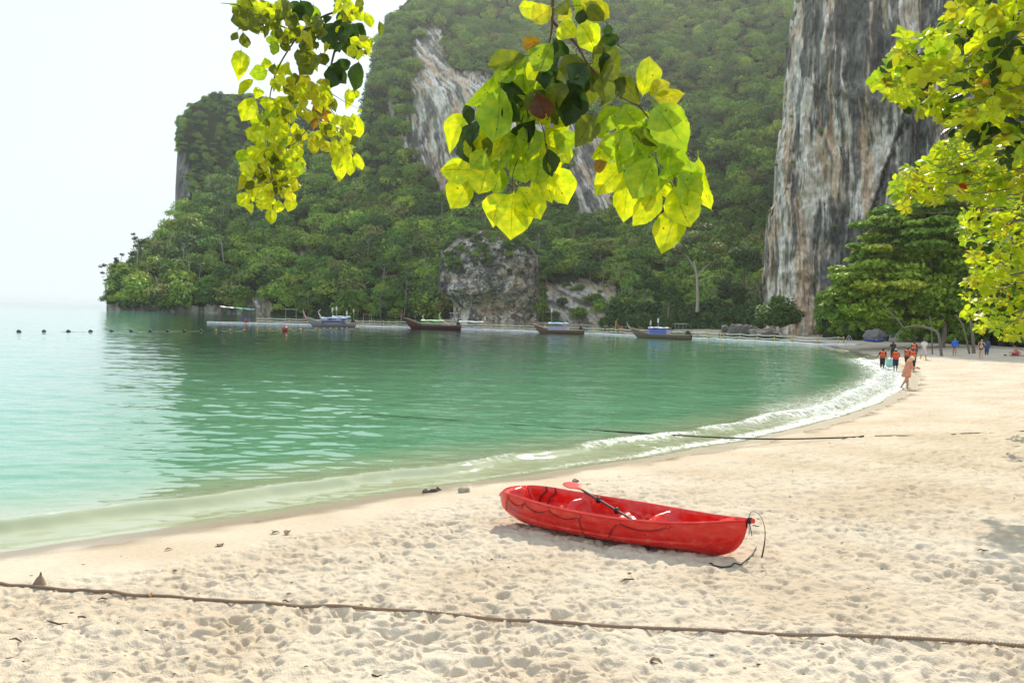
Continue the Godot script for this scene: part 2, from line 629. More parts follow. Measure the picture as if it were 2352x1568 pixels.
var rock_mat: StandardMaterial3D
func build_hills():
	rock_mat = vmat(0.92, 0.25)
	rock_mat.heightmap_enabled = true
	rock_mat.heightmap_texture = noise_tex(61, 0.02, 512, 5)
	rock_mat.heightmap_scale = 40.0
	rock_mat.uv1_triplanar = true
	rock_mat.uv1_world_triplanar = true
	rock_mat.uv1_scale = Vector3(0.13, 0.065, 0.13)
	# the low wooded ridge along the far side of the bay
	var low := []
	for q in [[244, 707, 384, 668, 388], [262, 709, 380, 640, 392], [300, 711, 375, 596, 400], [345, 713, 368, 560, 408], [400, 715, 362, 500, 425], [440, 716, 360, 464, 440], [500, 718, 356, 424, 455], [560, 719, 352, 388, 465], [640, 721, 345, 346, 470], [760, 724, 335, 312, 470], [850, 727, 325, 300, 455], [920, 729, 318, 372, 415], [1000, 731, 308, 486, 382], [1060, 733, 300, 496, 376], [1200, 737, 290, 506, 366], [1400, 743, 270, 520, 350], [1560, 748, 252, 525, 330], [1800, 758, 215, 565, 296]]:
		var y0: float = q[1]
		var d0: float = q[2]
		var y1: float = q[3]
		var d1: float = q[4]
		low.append([q[0], y0 + 4, d0, y0 - 22, d0 + 1.5, lerpf(y0, y1, 0.45), lerpf(d0, d1, 0.36), lerpf(y0, y1, 0.75), lerpf(d0, d1, 0.68), y1, d1])
	var gap1 := poly([545, 672, 575, 664, 604, 676, 612, 708, 548, 708])
	var gap2 := poly([690, 540, 716, 548, 712, 590, 690, 612, 672, 648, 655, 650, 668, 600])
	var gap3 := poly([1236, 640, 1300, 655, 1330, 640, 1410, 650, 1420, 700, 1405, 750, 1230, 750])
	hillside("wooded_ridge_hill", low, 244, 1800, 330, 70, func(x: float, y: float) -> float:
		if y > 700 and x < 620:
			return 0.35
		return 0.8 if inside(x, y, gap1) or inside(x, y, gap2) else (0.40 if inside(x, y, gap3) else 0.0), 7.0, rock_mat, 0.0)
	# the flat-topped hill far behind it
	var far := []
	for q in [[402, 430], [405, 372], [408, 330], [413, 276], [425, 256], [440, 238], [470, 224], [500, 214], [560, 217], [620, 224], [682, 240], [740, 262], [800, 275], [840, 284], [900, 292]]:
		var top: float = q[1]
		far.append([q[0], 540, 478, lerpf(540.0, top, 0.5), 484, lerpf(540.0, top, 0.85), 492, top, 505])
	hillside("flat_topped_hill", far, 402, 900, 160, 60, func(x: float, y: float) -> float:
		return 0.9 if x < 424.0 + (y - 340.0) * 0.09 and y > 352.0 else 0.0, 4.0, rock_mat, 300.0)
	# the great central hill with its bare faces
	var mid := []
	for q in [[836, 300, 40], [845, 268, 40], [855, 215, 42], [863, 150, 45], [870, 110, 45], [880, 64, 50], [900, 32, 55], [930, 4, 65], [960, -26, 75], [1000, -60, 95], [1100, -120, 150], [1250, -190, 190], [1400, -250, 220], [1600, -320, 240], [1840, -370, 260]]:
		var x: float = q[0]
		var top: float = q[1]
		var d := 402.0 - 0.095 * (x - 836.0)
		var waist := lerpf(200.0, 330.0, smoothstep(1150.0, 1500.0, x))
		waist = maxf(waist, top + 40.0)
		mid.append([x, 600, d - 8.0, lerpf(600.0, waist, 0.5), d, waist, d + 10.0 + 20.0 * smoothstep(1150.0, 1500.0, x), lerpf(waist, top, 0.5), d + 16.0 + q[2] * 0.42, top, d + 16.0 + q[2]])
	var face1 := poly([966, 30, 1012, 76, 1050, 166, 1120, 164, 1160, 350, 1084, 364, 1050, 392, 1018, 462, 978, 418, 948, 362, 908, 336, 946, 236, 950, 120])
	var face2 := poly([886, 190, 902, 180, 908, 270, 898, 320, 888, 300])
	var face3 := poly([1296, 280, 1410, 280, 1436, 420, 1400, 510, 1314, 506, 1296, 400])
	var face4 := poly([1100, 190, 1200, 150, 1290, 180, 1330, 320, 1110, 330])
	hillside("great_central_hill", mid, 836, 1840, 400, 150, func(x: float, y: float) -> float:
		if inside(x, y, face1) or inside(x, y, face2) or inside(x, y, face3):
			return 1.0
		return 0.75 if inside(x, y, face4) else 0.0, 9.0, rock_mat, 700.0, 260.0)
	build_stump()
	build_cliff()

# the undercut rock at the water's edge
func build_stump():
	var cols := 190
	var rows := 150
	var v := PackedVector3Array(); v.resize(cols * rows)
	var c := PackedColorArray(); c.resize(cols * rows)
	var mask := PackedFloat32Array(); mask.resize(cols * rows)
	for r in rows:
		var t := float(r) / (rows - 1)
		for k in cols:
			var s := lerpf(-1.0, 1.0, float(k) / (cols - 1))
			var a := s * PI * 0.62
			# outline: the top is a skewed dome, the belly overhangs a narrow foot on the left
			var y := lerpf(748.0, 530.0, t)
			var half := 118.0
			if y < 600.0:
				half *= sqrt(clampf(1.0 - pow((600.0 - y) / 76.0, 2.0), 0.0, 1.0))
			var left := half
			var right := half * 0.97
			if y > 662.0:
				left *= lerpf(1.0, 0.70, smoothstep(662.0, 698.0, y))
				left *= lerpf(1.0, 1.08, smoothstep(715.0, 748.0, y))
			var x := 1124.0 + sin(a) * (left if a < 0.0 else right)
			if absf(a) > PI / 2:
				x = 1124.0 + signf(a) * (left if a < 0.0 else right)
			var d := 284.0 - cos(a) * 17.0 * (left / 118.0 + 0.05)
			if y > 690.0:
				d += 2.6 * smoothstep(690.0, 716.0, y) * maxf(cos(a), 0.0)
			var p := pt(x, y, d)
			var along := a * 14.0
			var out := Vector3(p.x, 0, p.z).normalized()
			p += out * (n_streak.get_noise_3d(p.x * 0.12, p.y * 0.09, p.z * 0.12) * 3.2 + n_streak.get_noise_3d(p.x * 0.35, p.y * 0.3, p.z * 0.35) * 2.2)
			var i := r * cols + k
			v[i] = p
			var mossy := smoothstep(-0.1, 0.25, n_streak.get_noise_3d(p.x * 0.1, p.y * 0.1, p.z * 0.1) + (640.0 - y) / 240.0)
			c[i] = stone(p * 1.7, lerpf(0.02, 0.22, smoothstep(640.0, 720.0, y)), along * 0.8 + n_streak.get_noise_3d(p.x * 0.2, p.y * 0.25, p.z * 0.2) * 7.0).lerp(SOIL * 1.6, mossy * 0.55)
			mask[i] = 0.0 if y < 612.0 - 20.0 * sin(a) and n_streak.get_noise_3d(p.x * 0.08, p.y * 0.08, p.z * 0.08) > -0.05 else 1.0
	struct("undercut_shore_rock", sheet(v, cols, rows, c, PackedByteArray(), PackedVector3Array(), PackedVector2Array(), -pt(1124, 640, 1.0) + Vector3(0, EYE, 0)), rock_mat)
	slopes.append(["undercut_shore_rock", v, cols, rows, mask])

func cliff_edge(y: float) -> float:
	var e := [[-460, 1950], [-300, 1886], [-100, 1842], [0, 1824], [60, 1815], [150, 1806], [250, 1800], [300, 1793], [350, 1786], [420, 1783], [470, 1776], [500, 1766], [560, 1756], [650, 1753], [800, 1760]]
	for i in e.size() - 1:
		if y <= e[i + 1][0]:
			return lerpf(e[i][1], e[i + 1][1], clampf((y - e[i][0]) / (e[i + 1][0] - e[i][0]), 0.0, 1.0))
	return 1760.0

# the sheer cliff on the right
func build_cliff():
	var cols := 330
	var rows := 330
	var v := PackedVector3Array(); v.resize((cols + 1) * (rows + 2))
	var c := PackedColorArray(); c.resize((cols + 1) * (rows + 2))
	for r in rows + 2:
		var y := lerpf(800.0, -470.0, clampf(float(r) / (rows - 1), 0.0, 1.0))
		var xl := cliff_edge(y) + n_streak.get_noise_1d(y * 0.02) * 9.0
		for k in cols + 1:
			var t := clampf(float(k - 1) / (cols - 1), 0.0, 1.0)
			var x := xl + (2480.0 - xl) * pow(t, 1.35)
			var d := 181.0 - 0.030 * (x - 1800.0) + 11.0 * exp(-(x - xl) / 26.0)
			d += 6.0 * smoothstep(200.0, -400.0, y)
			# the slab below the slanting ledge is set back; a deep crack runs down beside the tan slab
			var ledge := 190.0 + (x - 1870.0) * 0.485
			if x > 1850.0:
				d += 2.2 * smoothstep(ledge - 4.0, ledge + 12.0, y + n_streak.get_noise_1d(x * 0.03) * 22.0) * smoothstep(1850.0, 1880.0, x) * (1.0 - smoothstep(330.0, 560.0, y) * 0.8)
			var crack := 2080.0 - (y - 262.0) * 0.347
			d += 1.1 * exp(-pow((x - crack + n_streak.get_noise_1d(y * 0.05) * 14.0) / 3.0, 2.0)) * smoothstep(240.0, 270.0, y) * (1.0 - smoothstep(500.0, 560.0, y))
			d -= 1.8 * smoothstep(crack - 45.0, crack - 8.0, x) * (1.0 - smoothstep(crack - 6.0, crack - 2.0, x)) * smoothstep(240.0, 300.0, y) * (1.0 - smoothstep(520.0, 600.0, y))
			# foot spreads forward
			d -= 4.0 * smoothstep(660.0, 790.0, y) * smoothstep(1790.0, 1850.0, x)
			var p := pt(x, y, d)
			var along := (x * 0.112)
			var out := Vector3(p.x, 0, p.z).normalized()
			var flute := n_mid.get_noise_2d(along * 0.13, p.y * 0.022) * 3.6 + absf(n_mid.get_noise_2d(along * 0.5 + 8.0, p.y * 0.05)) * 1.6 + n_streak.get_noise_3d(p.x * 0.32, p.y * 0.16, p.z * 0.32) * 1.7 + n_cell.get_noise_3d(p.x * 0.075, p.y * 0.035, p.z * 0.075) * 2.6 + n_cell2.get_noise_3d(p.x * 0.10, p.y * 0.06, p.z * 0.10) * 1.1
			p += out * flute
			if k == 0:
				p += out * 120.0
			if r == rows:
				p += out * 60.0
			elif r == rows + 1:
				p += out * 150.0
				p.y *= 0.3
			var i := r * (cols + 1) + k
			v[i] = p
			var pale := 0.03
			pale += 0.34 * exp(-pow((x - 1845.0 - (500.0 - y) * 0.02) / 38.0, 2.0)) * smoothstep(150.0, 330.0, y)
			pale -= 0.26 * exp(-pow((x - 1935.0) / 50.0, 2.0)) * smoothstep(420.0, 520.0, y) * (1.0 - smoothstep(700.0, 760.0, y))
			pale -= 0.16 * smoothstep(ledge + 5.0, ledge - 20.0, y)
			pale += 0.10 * smoothstep(ledge - 3.0, ledge + 6.0, y) * (1.0 - smoothstep(420.0, 520.0, y))
			pale += 0.5 * smoothstep(crack - 55.0, crack - 40.0, x) * (1.0 - smoothstep(crack - 7.0, crack - 3.0, x)) * smoothstep(300.0, 360.0, y) * (1.0 - smoothstep(500.0, 540.0, y))
			pale -= 0.35 * smoothstep(crack - 2.0, crack + 3.0, x) * (1.0 - smoothstep(2150.0, 2250.0, x))
			pale += 0.12 * smoothstep(620.0, 720.0, y)
			c[i] = stone(p, pale, along * 1.15)
	var mask := PackedFloat32Array()
	mask.resize(v.size())
	for i in v.size():
		var q := n_streak.get_noise_3d(v[i].x * 0.09, v[i].y * 0.06, v[i].z * 0.09)
		mask[i] = 0.80 if q > 0.24 else (0.55 if i % (cols + 1) < 12 and q > -0.1 else 1.0)
	struct("limestone_cliff", sheet(v, cols + 1, rows + 2, c, PackedByteArray(), PackedVector3Array(), PackedVector2Array(), -pt(1950, 400, 1.0) + Vector3(0, EYE, 0)), rock_mat)
	slopes.append(["limestone_cliff", v, cols + 1, rows, mask])

# ------------------------------------------------------------------ foliage
# one crown: leafy clumps spread over an uneven dome about one unit in radius, with gaps between the clumps
func crown_mesh(seed_: int, clumps: int, leaves: int, leaf: float, squash := 0.8, spread := 0.62, under := -0.25) -> ArrayMesh:
	var g := RandomNumberGenerator.new()
	g.seed = seed_
	var v := PackedVector3Array()
	var nn := PackedVector3Array()
	var c := PackedColorArray()
	for i in clumps:
		var t := (i + 0.5) / clumps
		var h := lerpf(under, 1.0, t)
		var a := i * 2.39996 + g.randf_range(-0.4, 0.4)
		var q := sqrt(maxf(0.0, 1.0 - h * h))
		var far := spread * g.randf_range(0.75, 1.12)
		var mid := Vector3(cos(a) * q, h * squash, sin(a) * q) * far
		var size := g.randf_range(0.26, 0.44)
		var tone := g.randf_range(0.72, 1.25)
		var warm := g.randf_range(-0.1, 0.12)
		for k in leaves:
			var dir := Vector3(g.randfn(), g.randfn() * 0.8 + 0.35, g.randfn()).normalized()
			var p := mid + dir * size * g.randf_range(0.55, 1.08) * Vector3(1, 0.72, 1)
			var n := (dir + Vector3(g.randfn(), g.randfn(), g.randfn()) * 0.35 + Vector3(0, 0.35, 0)).normalized()
			var x := n.cross(Vector3(g.randfn(), g.randfn(), g.randfn())).normalized()
			var y := n.cross(x)
			var l := leaf * g.randf_range(0.65, 1.35)
			x *= l
			y *= l * 0.62
			# two triangles folded along the middle
			var fold := n * l * 0.22
			for tri in [[-x, y - fold, x], [-x, x, -y - fold]]:
				for w in tri:
					v.append(p + w)
					nn.append((n * 0.35 + dir * 0.65).normalized())
					var br := tone * g.randf_range(0.93, 1.07)
					c.append(Color(br * (1.0 + warm), br, br * (1.0 - warm)))
	var arr := []
	arr.resize(Mesh.ARRAY_MAX)
	arr[Mesh.ARRAY_VERTEX] = v
	arr[Mesh.ARRAY_NORMAL] = nn
	arr[Mesh.ARRAY_COLOR] = c
	var m := ArrayMesh.new()
	m.add_surface_from_arrays(Mesh.PRIMITIVE_TRIANGLES, arr)
	return m

var leaf_mat: StandardMaterial3D
var crowns := []
var bushes := []

func leafy(rough := 0.55, through := 0.5) -> StandardMaterial3D:
	var m := vmat(rough, 0.35)
	m.cull_mode = BaseMaterial3D.CULL_DISABLED
	m.backlight_enabled = true
	m.backlight = lin(through, through, through)
	return m

func foliage_tone(p: Vector3, g: RandomNumberGenerator) -> Color:
	var a := n_big.get_noise_3d(p.x * 0.9, p.y * 0.9, p.z * 0.9)
	var base := Color(0.105, 0.205, 0.026).lerp(Color(0.200, 0.300, 0.036), clampf(0.5 + a * 2.0, 0.0, 1.0))
	var k := g.randf()
	if k < 0.14:
		base = Color(0.29, 0.37, 0.045)
	elif k < 0.20:
		base = Color(0.19, 0.20, 0.05)
	elif k < 0.36:
		base = Color(0.065, 0.130, 0.026)
	return base * g.randf_range(0.95, 1.8)

# crowns scattered over a wooded slope, as many kinds of mesh as given
func cover(called: String, slope: Array, spacing: float, r0: float, r1: float, kinds: Array, sink: float, lean: float, seed_: int, above := 0.3):
	var g := RandomNumberGenerator.new()
	g.seed = seed_
	var v: PackedVector3Array = slope[1]
	var cols: int = slope[2]
	var nv: int = slope[3]
	var mask: PackedFloat32Array = slope[4]
	var at := []
	for k in kinds:
		at.append([])
	for r in nv - 1:
		for k in range(0, cols - 1):
			var i := r * cols + k
			var a := v[i]
			var e := v[i + 1] - a
			var f := v[i + cols] - a
			if e.length() > 30.0 or f.length() > 30.0:
				continue
			var nrm := e.cross(f)
			var area := nrm.length()
			var want := area / (spacing * spacing)
			var n := int(want) + (1 if g.randf() < want - int(want) else 0)
			for s in n:
				var m := mask[i]
				if m > 0.3 and g.randf() > (1.0 - m) * 0.45 - 0.05:
					continue
				var p := a + e * g.randf() + f * g.randf()
				if m < 0.3 and g.randf() < 0.75 * smoothstep(0.10, 0.34, n_big.get_noise_3d(p.x * 1.7 + 50.0, p.y * 1.7, p.z * 1.7)):
					continue
				if p.y < above:
					continue
				var toward := Vector3(-p.x, 0, -p.z).normalized()
				var size := lerpf(r0, r1, pow(g.randf(), 2.2)) * (0.5 if m > 0.3 else 1.0)
				var b := Basis(Vector3.UP, g.randf() * TAU)
				b = Basis(toward.cross(Vector3.UP).normalized(), -lean * g.randf()) * b
				b = b.scaled(Vector3(size, size * g.randf_range(0.65, 1.3), size * g.randf_range(0.8, 1.2)))
				p += toward * size * 0.15 + Vector3.UP * (size * 0.3 - sink)
				at[g.randi() % kinds.size()].append([Transform3D(b, p), foliage_tone(p, g)])
	var parent := Node3D.new()
	parent.name = numbered(called)
	add_child(parent)
	parent.set_meta("kind", "stuff")
	for k in kinds.size():
		scatter("tree_crowns", kinds[k], at[k], leaf_mat, parent)
	return parent

func scatter(called: String, mesh: Mesh, at: Array, m: Material, parent: Node) -> MultiMeshInstance3D:
	var mm := MultiMesh.new()
	mm.transform_format = MultiMesh.TRANSFORM_3D
	mm.use_colors = true
	mm.mesh = mesh
	mm.instance_count = at.size()
	for i in at.size():
		mm.set_instance_transform(i, at[i][0])
		mm.set_instance_color(i, at[i][1])
	var o := MultiMeshInstance3D.new()
	o.multimesh = mm
	o.material_override = m
	o.name = child_name(parent, called)
	parent.add_child(o, true)
	o.set_meta("kind", "stuff")
	return o

func build_forest():
	leaf_mat = leafy(0.55, 0.55)
	for k in 5:
		crowns.append(crown_mesh(100 + k, 26, 30, 0.088))
	crowns.append(crown_mesh(110, 22, 28, 0.088, 0.42, 0.75, 0.0))
	crowns.append(crown_mesh(111, 14, 26, 0.095, 0.9, 0.62, -0.1))
	crowns.append(crown_mesh(112, 30, 26, 0.08, 1.25, 0.55, -0.4))
	for k in 3:
		bushes.append(crown_mesh(200 + k, 18, 28, 0.11, 0.9, 0.55))
	for s in slopes:
		match s[0]:
			"wooded_ridge_hill":
				var o = cover("ridge_forest", s, 3.7, 2.6, 8.6, crowns, 0.4, 0.35, 1)
				snags(s, o)
				tag(o, "dense green forest covering the long low ridge behind the moored boats", "forest", "", "stuff")
			"flat_topped_hill":
				var o = cover("hilltop_forest", s, 2.9, 1.9, 3.6, crowns, 0.8, 0.6, 2)
				tag(o, "hazy dark forest clinging to the far flat-topped hill", "forest", "", "stuff")
			"great_central_hill":
				var o = cover("hillside_forest", s, 3.2, 2.2, 7.0, crowns, 0.7, 0.6, 3, 12.0)
				tag(o, "misty green forest on the steep great hill above the bare rock faces", "forest", "", "stuff")
			"limestone_cliff":
				var o = cover("cliff_scrub", s, 1.15, 0.7, 2.0, crowns, 0.1, 0.5, 5)
				tag(o, "tufts of green scrub rooted in cracks of the sheer limestone cliff", "scrub", "", "stuff")
			"undercut_shore_rock":
				var o = cover("rock_scrub", s, 1.7, 1.0, 2.3, crowns, 0.3, 0.4, 4)
				tag(o, "green scrub growing over the top of the undercut shore rock", "scrub", "", "stuff")


# bare pale trunks standing here and there among the crowns
func snags(slope: Array, parent: Node):
	var g := RandomNumberGenerator.new()
	g.seed = 17
	var b := Buf.new()
	b.tube([Vector3(0, -2, 0), Vector3(0.1, 4, 0), Vector3(-0.1, 8, 0.1), Vector3(0.2, 11, 0)], [0.30, 0.24, 0.17, 0.05], 5)
	for k in 5:
		var h := 5.0 + k * 1.2
		var a := k * 2.4
		b.tube([Vector3(0, h, 0), Vector3(cos(a) * 1.4, h + 1.2, sin(a) * 1.4), Vector3(cos(a) * 2.4, h + 2.8, sin(a) * 2.4)], [0.11, 0.08, 0.03], 4)
	var v: PackedVector3Array = slope[1]
	var cols: int = slope[2]
	var at := []
	for k in 110:
		var p := v[g.randi_range(3, slope[3] - 4) * cols + g.randi_range(3, cols - 4)]
		var s := g.randf_range(0.6, 1.15)
		at.append([Transform3D(Basis(Vector3.UP, g.randf() * TAU) * Basis(Vector3.RIGHT, g.randf_range(-0.2, 0.2)) * Basis.from_scale(Vector3(s, s, s)), p + Vector3(-p.x, 0, -p.z).normalized() * 2.0), Color(0.34, 0.30, 0.24) * g.randf_range(0.7, 1.2)])
	scatter("bare_trunks", b.mesh(), at, vmat(0.9, 0.2), parent)

# ------------------------------------------------------------------ shore trees and shrubs
# leaf-sized faces spread through a set of flattened pads: each pad is [centre, half-size, leaves, tone]
func pads_mesh(pads: Array, leaf: float, seed_: int, level := 0.5) -> ArrayMesh:
	var g := RandomNumberGenerator.new()
	g.seed = seed_
	var v := PackedVector3Array()
	var nn := PackedVector3Array()
	var c := PackedColorArray()
	for pad in pads:
		var mid: Vector3 = pad[0]
		var half: Vector3 = pad[1]
		for k in pad[2]:
			var dir := Vector3(g.randfn(), g.randfn(), g.randfn()).normalized()
			var rr := pow(g.randf(), 0.28)
			# clumps inside the pad
			var lump := 1.0 + 0.38 * n_mid.get_noise_3d(mid.x * 3.0 + dir.x * 2.2, mid.y + dir.y * 2.2, mid.z + dir.z * 2.2)
			if dir.y < 0.0:
				rr *= 0.75
			var p := mid + dir * half * rr * lump
			var n := (Vector3(0, level, 0) + dir * 0.5 + Vector3(g.randfn(), g.randfn(), g.randfn()) * 0.45).normalized()
			var x := n.cross(Vector3(g.randfn(), g.randfn(), g.randfn())).normalized()
			var y := n.cross(x)
			var l := leaf * g.randf_range(0.6, 1.4)
			var fold := n * l * 0.25
			var tone: Color = pad[3]
			var br := g.randf_range(0.75, 1.25)
			tone = Color(tone.r * br, tone.g * br, tone.b * br)
			for tri in [[-x * l, y * l * 0.7 - fold, x * l], [-x * l, x * l, -y * l * 0.7 - fold]]:
				for w in tri:
					v.append(p + w)
					nn.append(n)
					c.append(tone)
	var arr := []
	arr.resize(Mesh.ARRAY_MAX)
	arr[Mesh.ARRAY_VERTEX] = v
	arr[Mesh.ARRAY_NORMAL] = nn
	arr[Mesh.ARRAY_COLOR] = c
	var m := ArrayMesh.new()
	m.add_surface_from_arrays(Mesh.PRIMITIVE_TRIANGLES, arr)
	return m

func limb(pts: Array, r0: float, r1: float, sides := 7) -> ArrayMesh:
	var b := Buf.new()
	var path := []
	var radii := []
	for i in pts.size() - 1:
		var p0: Vector3 = pts[maxi(i - 1, 0)]
		var p3: Vector3 = pts[mini(i + 2, pts.size() - 1)]
		for s in 4:
			var t := s / 4.0
			path.append(pts[i].cubic_interpolate(pts[i + 1], p0, p3, t))
	path.append(pts[-1])
	for i in path.size():
		radii.append(lerpf(r0, r1, float(i) / (path.size() - 1)))
	b.tube(path, radii, sides)
	return b.mesh()

var bark: StandardMaterial3D

func tree_thing(called: String, label: String, base: Vector3, limbs: Array, pads: Array, leaf: float, seed_: int, group := "", category := "tree", wood: Material = null) -> Node3D:
	var t := thing(called, label, category, base, 0.0, group)
	for i in limbs.size():
		var pts := []
		for p in limbs[i][0]:
			pts.append(p - base)
		put("trunk" if i == 0 else "branch", limb(pts, limbs[i][1], limbs[i][2]), wood if wood else bark, t)
	if pads.size():
		var rel := []
		for p in pads:
			rel.append([p[0] - base, p[1], p[2], p[3]])
		put("crown", pads_mesh(rel, leaf, seed_), leaf_mat, t)
	return t

# a pad seen at (x, y), rx by ry in view, at level distance d
func pad(x: float, y: float, rx: float, ry: float, d: float, n: int, tone: Color, deep := 0.8) -> Array:
	var s := d / FOCAL
	return [pt(x, y, d), Vector3(rx * s, ry * s, rx * s * deep), n, tone]

func bush_thing(called: String, label: String, at: Vector3, size: Vector3, tone: Color, mesh: Mesh, group := "", category := "shrub"):
	var t := thing(called, label, category, at, rng.randf() * TAU, group)
	var o := put("crown", mesh, toned(tone), t)
	o.scale = size
	o.position.y = size.y * 0.25
	var b := Buf.new()
	for k in 3:
		var a := TAU * k / 3.0
		b.tube([Vector3(0, -0.3, 0), Vector3(cos(a) * 0.12, size.y * 0.25, sin(a) * 0.12) , Vector3(cos(a) * size.x * 0.4, size.y * 0.6, sin(a) * size.z * 0.4)], [0.09, 0.07, 0.03], 5)
	put("stem", b.mesh(), bark, t)
	return t

var toned_mats := {}
func toned(c: Color) -> StandardMaterial3D:
	var key := c.to_html()
	if not toned_mats.has(key):
		var m := leafy(0.55, 0.55)
		m.albedo_color = c.linear_to_srgb()
		toned_mats[key] = m
	return toned_mats[key]

func build_shore_plants():
	bark = vmat(0.9, 0.2)
	bark.vertex_color_use_as_albedo = false
	bark.albedo_color = lin(0.20, 0.165, 0.125)
	bark.heightmap_enabled = true
	bark.heightmap_texture = noise_tex(71, 0.05, 256, 4)
	bark.heightmap_scale = 3.0
	bark.uv1_triplanar = true
	bark.uv1_scale = Vector3(3, 0.7, 3)
	var g := RandomNumberGenerator.new()
	g.seed = 77
	# wooded bank at the foot of the cliff, behind the far beach
	var bank := []
	for q in [[1890, 772, 146, 690, 158], [1960, 774, 134, 640, 148], [2080, 776, 122, 610, 140], [2250, 780, 110, 600, 130], [2500, 788, 94, 560, 118]]:
		bank.append([q[0], q[1] + 6, q[2], q[1] - 40, q[2] + 2.0, q[3], q[4]])
	hillside("wooded_bank", bank, 1890, 2500, 60, 24, func(_x: float, y: float) -> float: return 0.0 * y, 2.0, rock_mat, 900.0, 20.0)
	var o = cover("bank_scrub", slopes[-1], 1.35, 0.9, 2.2, crowns, 0.2, 0.4, 9, 1.2)
	tag(o, "dark green scrub on the bank at the foot of the sheer cliff", "scrub", "", "stuff")
	# shrubs along the cove
	for k in 46:
		var x := 1400.0 + 8.2 * k + g.randf_range(-6.0, 6.0)
		var row := k % 3
		var d := lerpf(232.0, 196.0, clampf((x - 1400.0) / 340.0, 0.0, 1.0)) + row * 5.0
		var y := 752.0 - row * 20.0 + g.randf_range(-4.0, 4.0) + (x - 1400.0) * 0.016
		var size := g.randf_range(2.2, 3.9) + row * 0.5
		var at := pt(x, y, d)
		at.y = maxf(at.y - 1.0, 0.4)
		var tone: Color = [Color(0.075, 0.17, 0.036), Color(0.115, 0.205, 0.042), Color(0.06, 0.13, 0.032)][g.randi() % 3]
		bush_thing("cove_shrub", "%s shrub from the left in the %s row of the dark green cove thicket" % [ORDINALS[k / 3], ["front", "middle", "back"][row]], at, Vector3(size, size * 1.05, size), tone, bushes[k % 3], "thicket of shrubs along the cove")
	# light green bush at the foot of the cliff edge
	var b1 := pt(1792, 752, 170)
	tree_thing("shore_bush", "bright green bush before the left foot of the sheer cliff", b1, [[[b1, pt(1790, 730, 170), pt(1786, 712, 170)], 0.22, 0.08], [[pt(1790, 735, 170), pt(1812, 720, 170)], 0.1, 0.05]],
		[pad(1772, 722, 36, 26, 170, 900, Color(0.10, 0.19, 0.03)), pad(1800, 706, 30, 24, 171, 700, Color(0.13, 0.22, 0.035)), pad(1826, 728, 20, 18, 170, 420, Color(0.10, 0.17, 0.03)), pad(1786, 736, 44, 16, 169, 700, Color(0.075, 0.15, 0.028)), pad(1784, 692, 16, 12, 171, 260, Color(0.13, 0.22, 0.035))], 0.34, 301, "", "shrub")
	# the pale flat-crowned tree with a bare trunk
	var b2 := pt(1602, 716, 214)
	var pale := mat(lin(0.42, 0.37, 0.28), 0.9)
	tree_thing("flat_crowned_tree", "flat crowned tree with a tall bare pale trunk rising out of the cove thicket", b2,
		[[[b2, pt(1603, 690, 214), pt(1602, 655, 214), pt(1600, 628, 214), pt(1594, 600, 214)], 0.55, 0.25], [[pt(1601, 640, 214), pt(1618, 615, 214), pt(1640, 600, 214)], 0.25, 0.08], [[pt(1600, 626, 214), pt(1580, 590, 214), pt(1560, 575, 213)], 0.2, 0.07], [[pt(1602, 648, 214), pt(1630, 636, 213), pt(1655, 634, 212)], 0.16, 0.06]],
		[pad(1560, 572, 30, 14, 214, 420, Color(0.15, 0.18, 0.05)), pad(1598, 545, 44, 14, 215, 620, Color(0.13, 0.17, 0.045)), pad(1640, 570, 32, 16, 213, 460, Color(0.18, 0.22, 0.055)), pad(1620, 522, 26, 10, 216, 300, Color(0.12, 0.16, 0.04)), pad(1652, 606, 22, 12, 212, 260, Color(0.15, 0.19, 0.05)), pad(1540, 604, 24, 12, 213, 260, Color(0.12, 0.16, 0.04))], 0.34, 302, "", "tree", pale)
	var others := [[1480, 640, 34, "broad dark green tree left of the pale trunked tree, over the cove"], [1708, 600, 40, "broad leafy tree between the pale trunked tree and the cliff"], [1690, 670, 34, "rounded dark tree low beside the cliff, above the cove thicket"], [1535, 680, 30, "rounded green tree just left of the pale bare trunk"]]
	for q in others:
		var x: float = q[0]
		var y: float = q[1]
		var r: float = q[2]
		var base := pt(x, y + r * 1.6, 216)
		var pads := []
		for k in 7:
			pads.append(pad(x + g.randf_range(-r, r) * 0.8, y + g.randf_range(-r, r) * 0.55, r * 0.55, r * 0.36, 216 + g.randf_range(-3, 3), 330, Color(0.07, 0.14, 0.03) * g.randf_range(0.8, 1.5)))
		tree_thing("cove_tree", q[3], base, [[[base, pt(x + 2, y + r * 0.5, 216), pt(x, y - r * 0.3, 216)], 0.4, 0.12]], pads, 0.36, 310 + int(x))
	# wind-bent sparse trees at the tip of the headland
	var dark := mat(lin(0.06, 0.06, 0.055), 0.9)
	for q in [[262, 668, 250, 612, "sparse dark tree leaning over the water at the tip of the headland"], [322, 590, 318, 548, "sparse small tree standing on the skyline of the headland"], [284, 632, 276, 600, "thin leaning tree on the skyline close above the headland tip"]]:
		var a := pt(q[0], q[1] + 14.0, 386)
		var e := pt(q[2], q[3], 386)
		var limbs := [[[a, a.lerp(e, 0.5) + Vector3(0.6, 0.4, 0), e], 0.35, 0.06]]
		var pads := []
		for k in 11:
			var from: Vector3 = a.lerp(e, g.randf_range(0.3, 0.95))
			var to := from + Vector3(g.randf_range(-5.0, 2.6), g.randf_range(-0.6, 3.6), g.randf_range(-2, 2))
			limbs.append([[from, from.lerp(to, 0.5) + Vector3(0, 0.5, 0), to], 0.13, 0.05])
			pads.append([to, Vector3(1.2, 0.7, 1.2), 36, Color(0.05, 0.06, 0.03)])
		tree_thing("headland_tree", q[4], a, limbs, pads, 0.40, 330 + int(q[0]), "", "tree", dark)
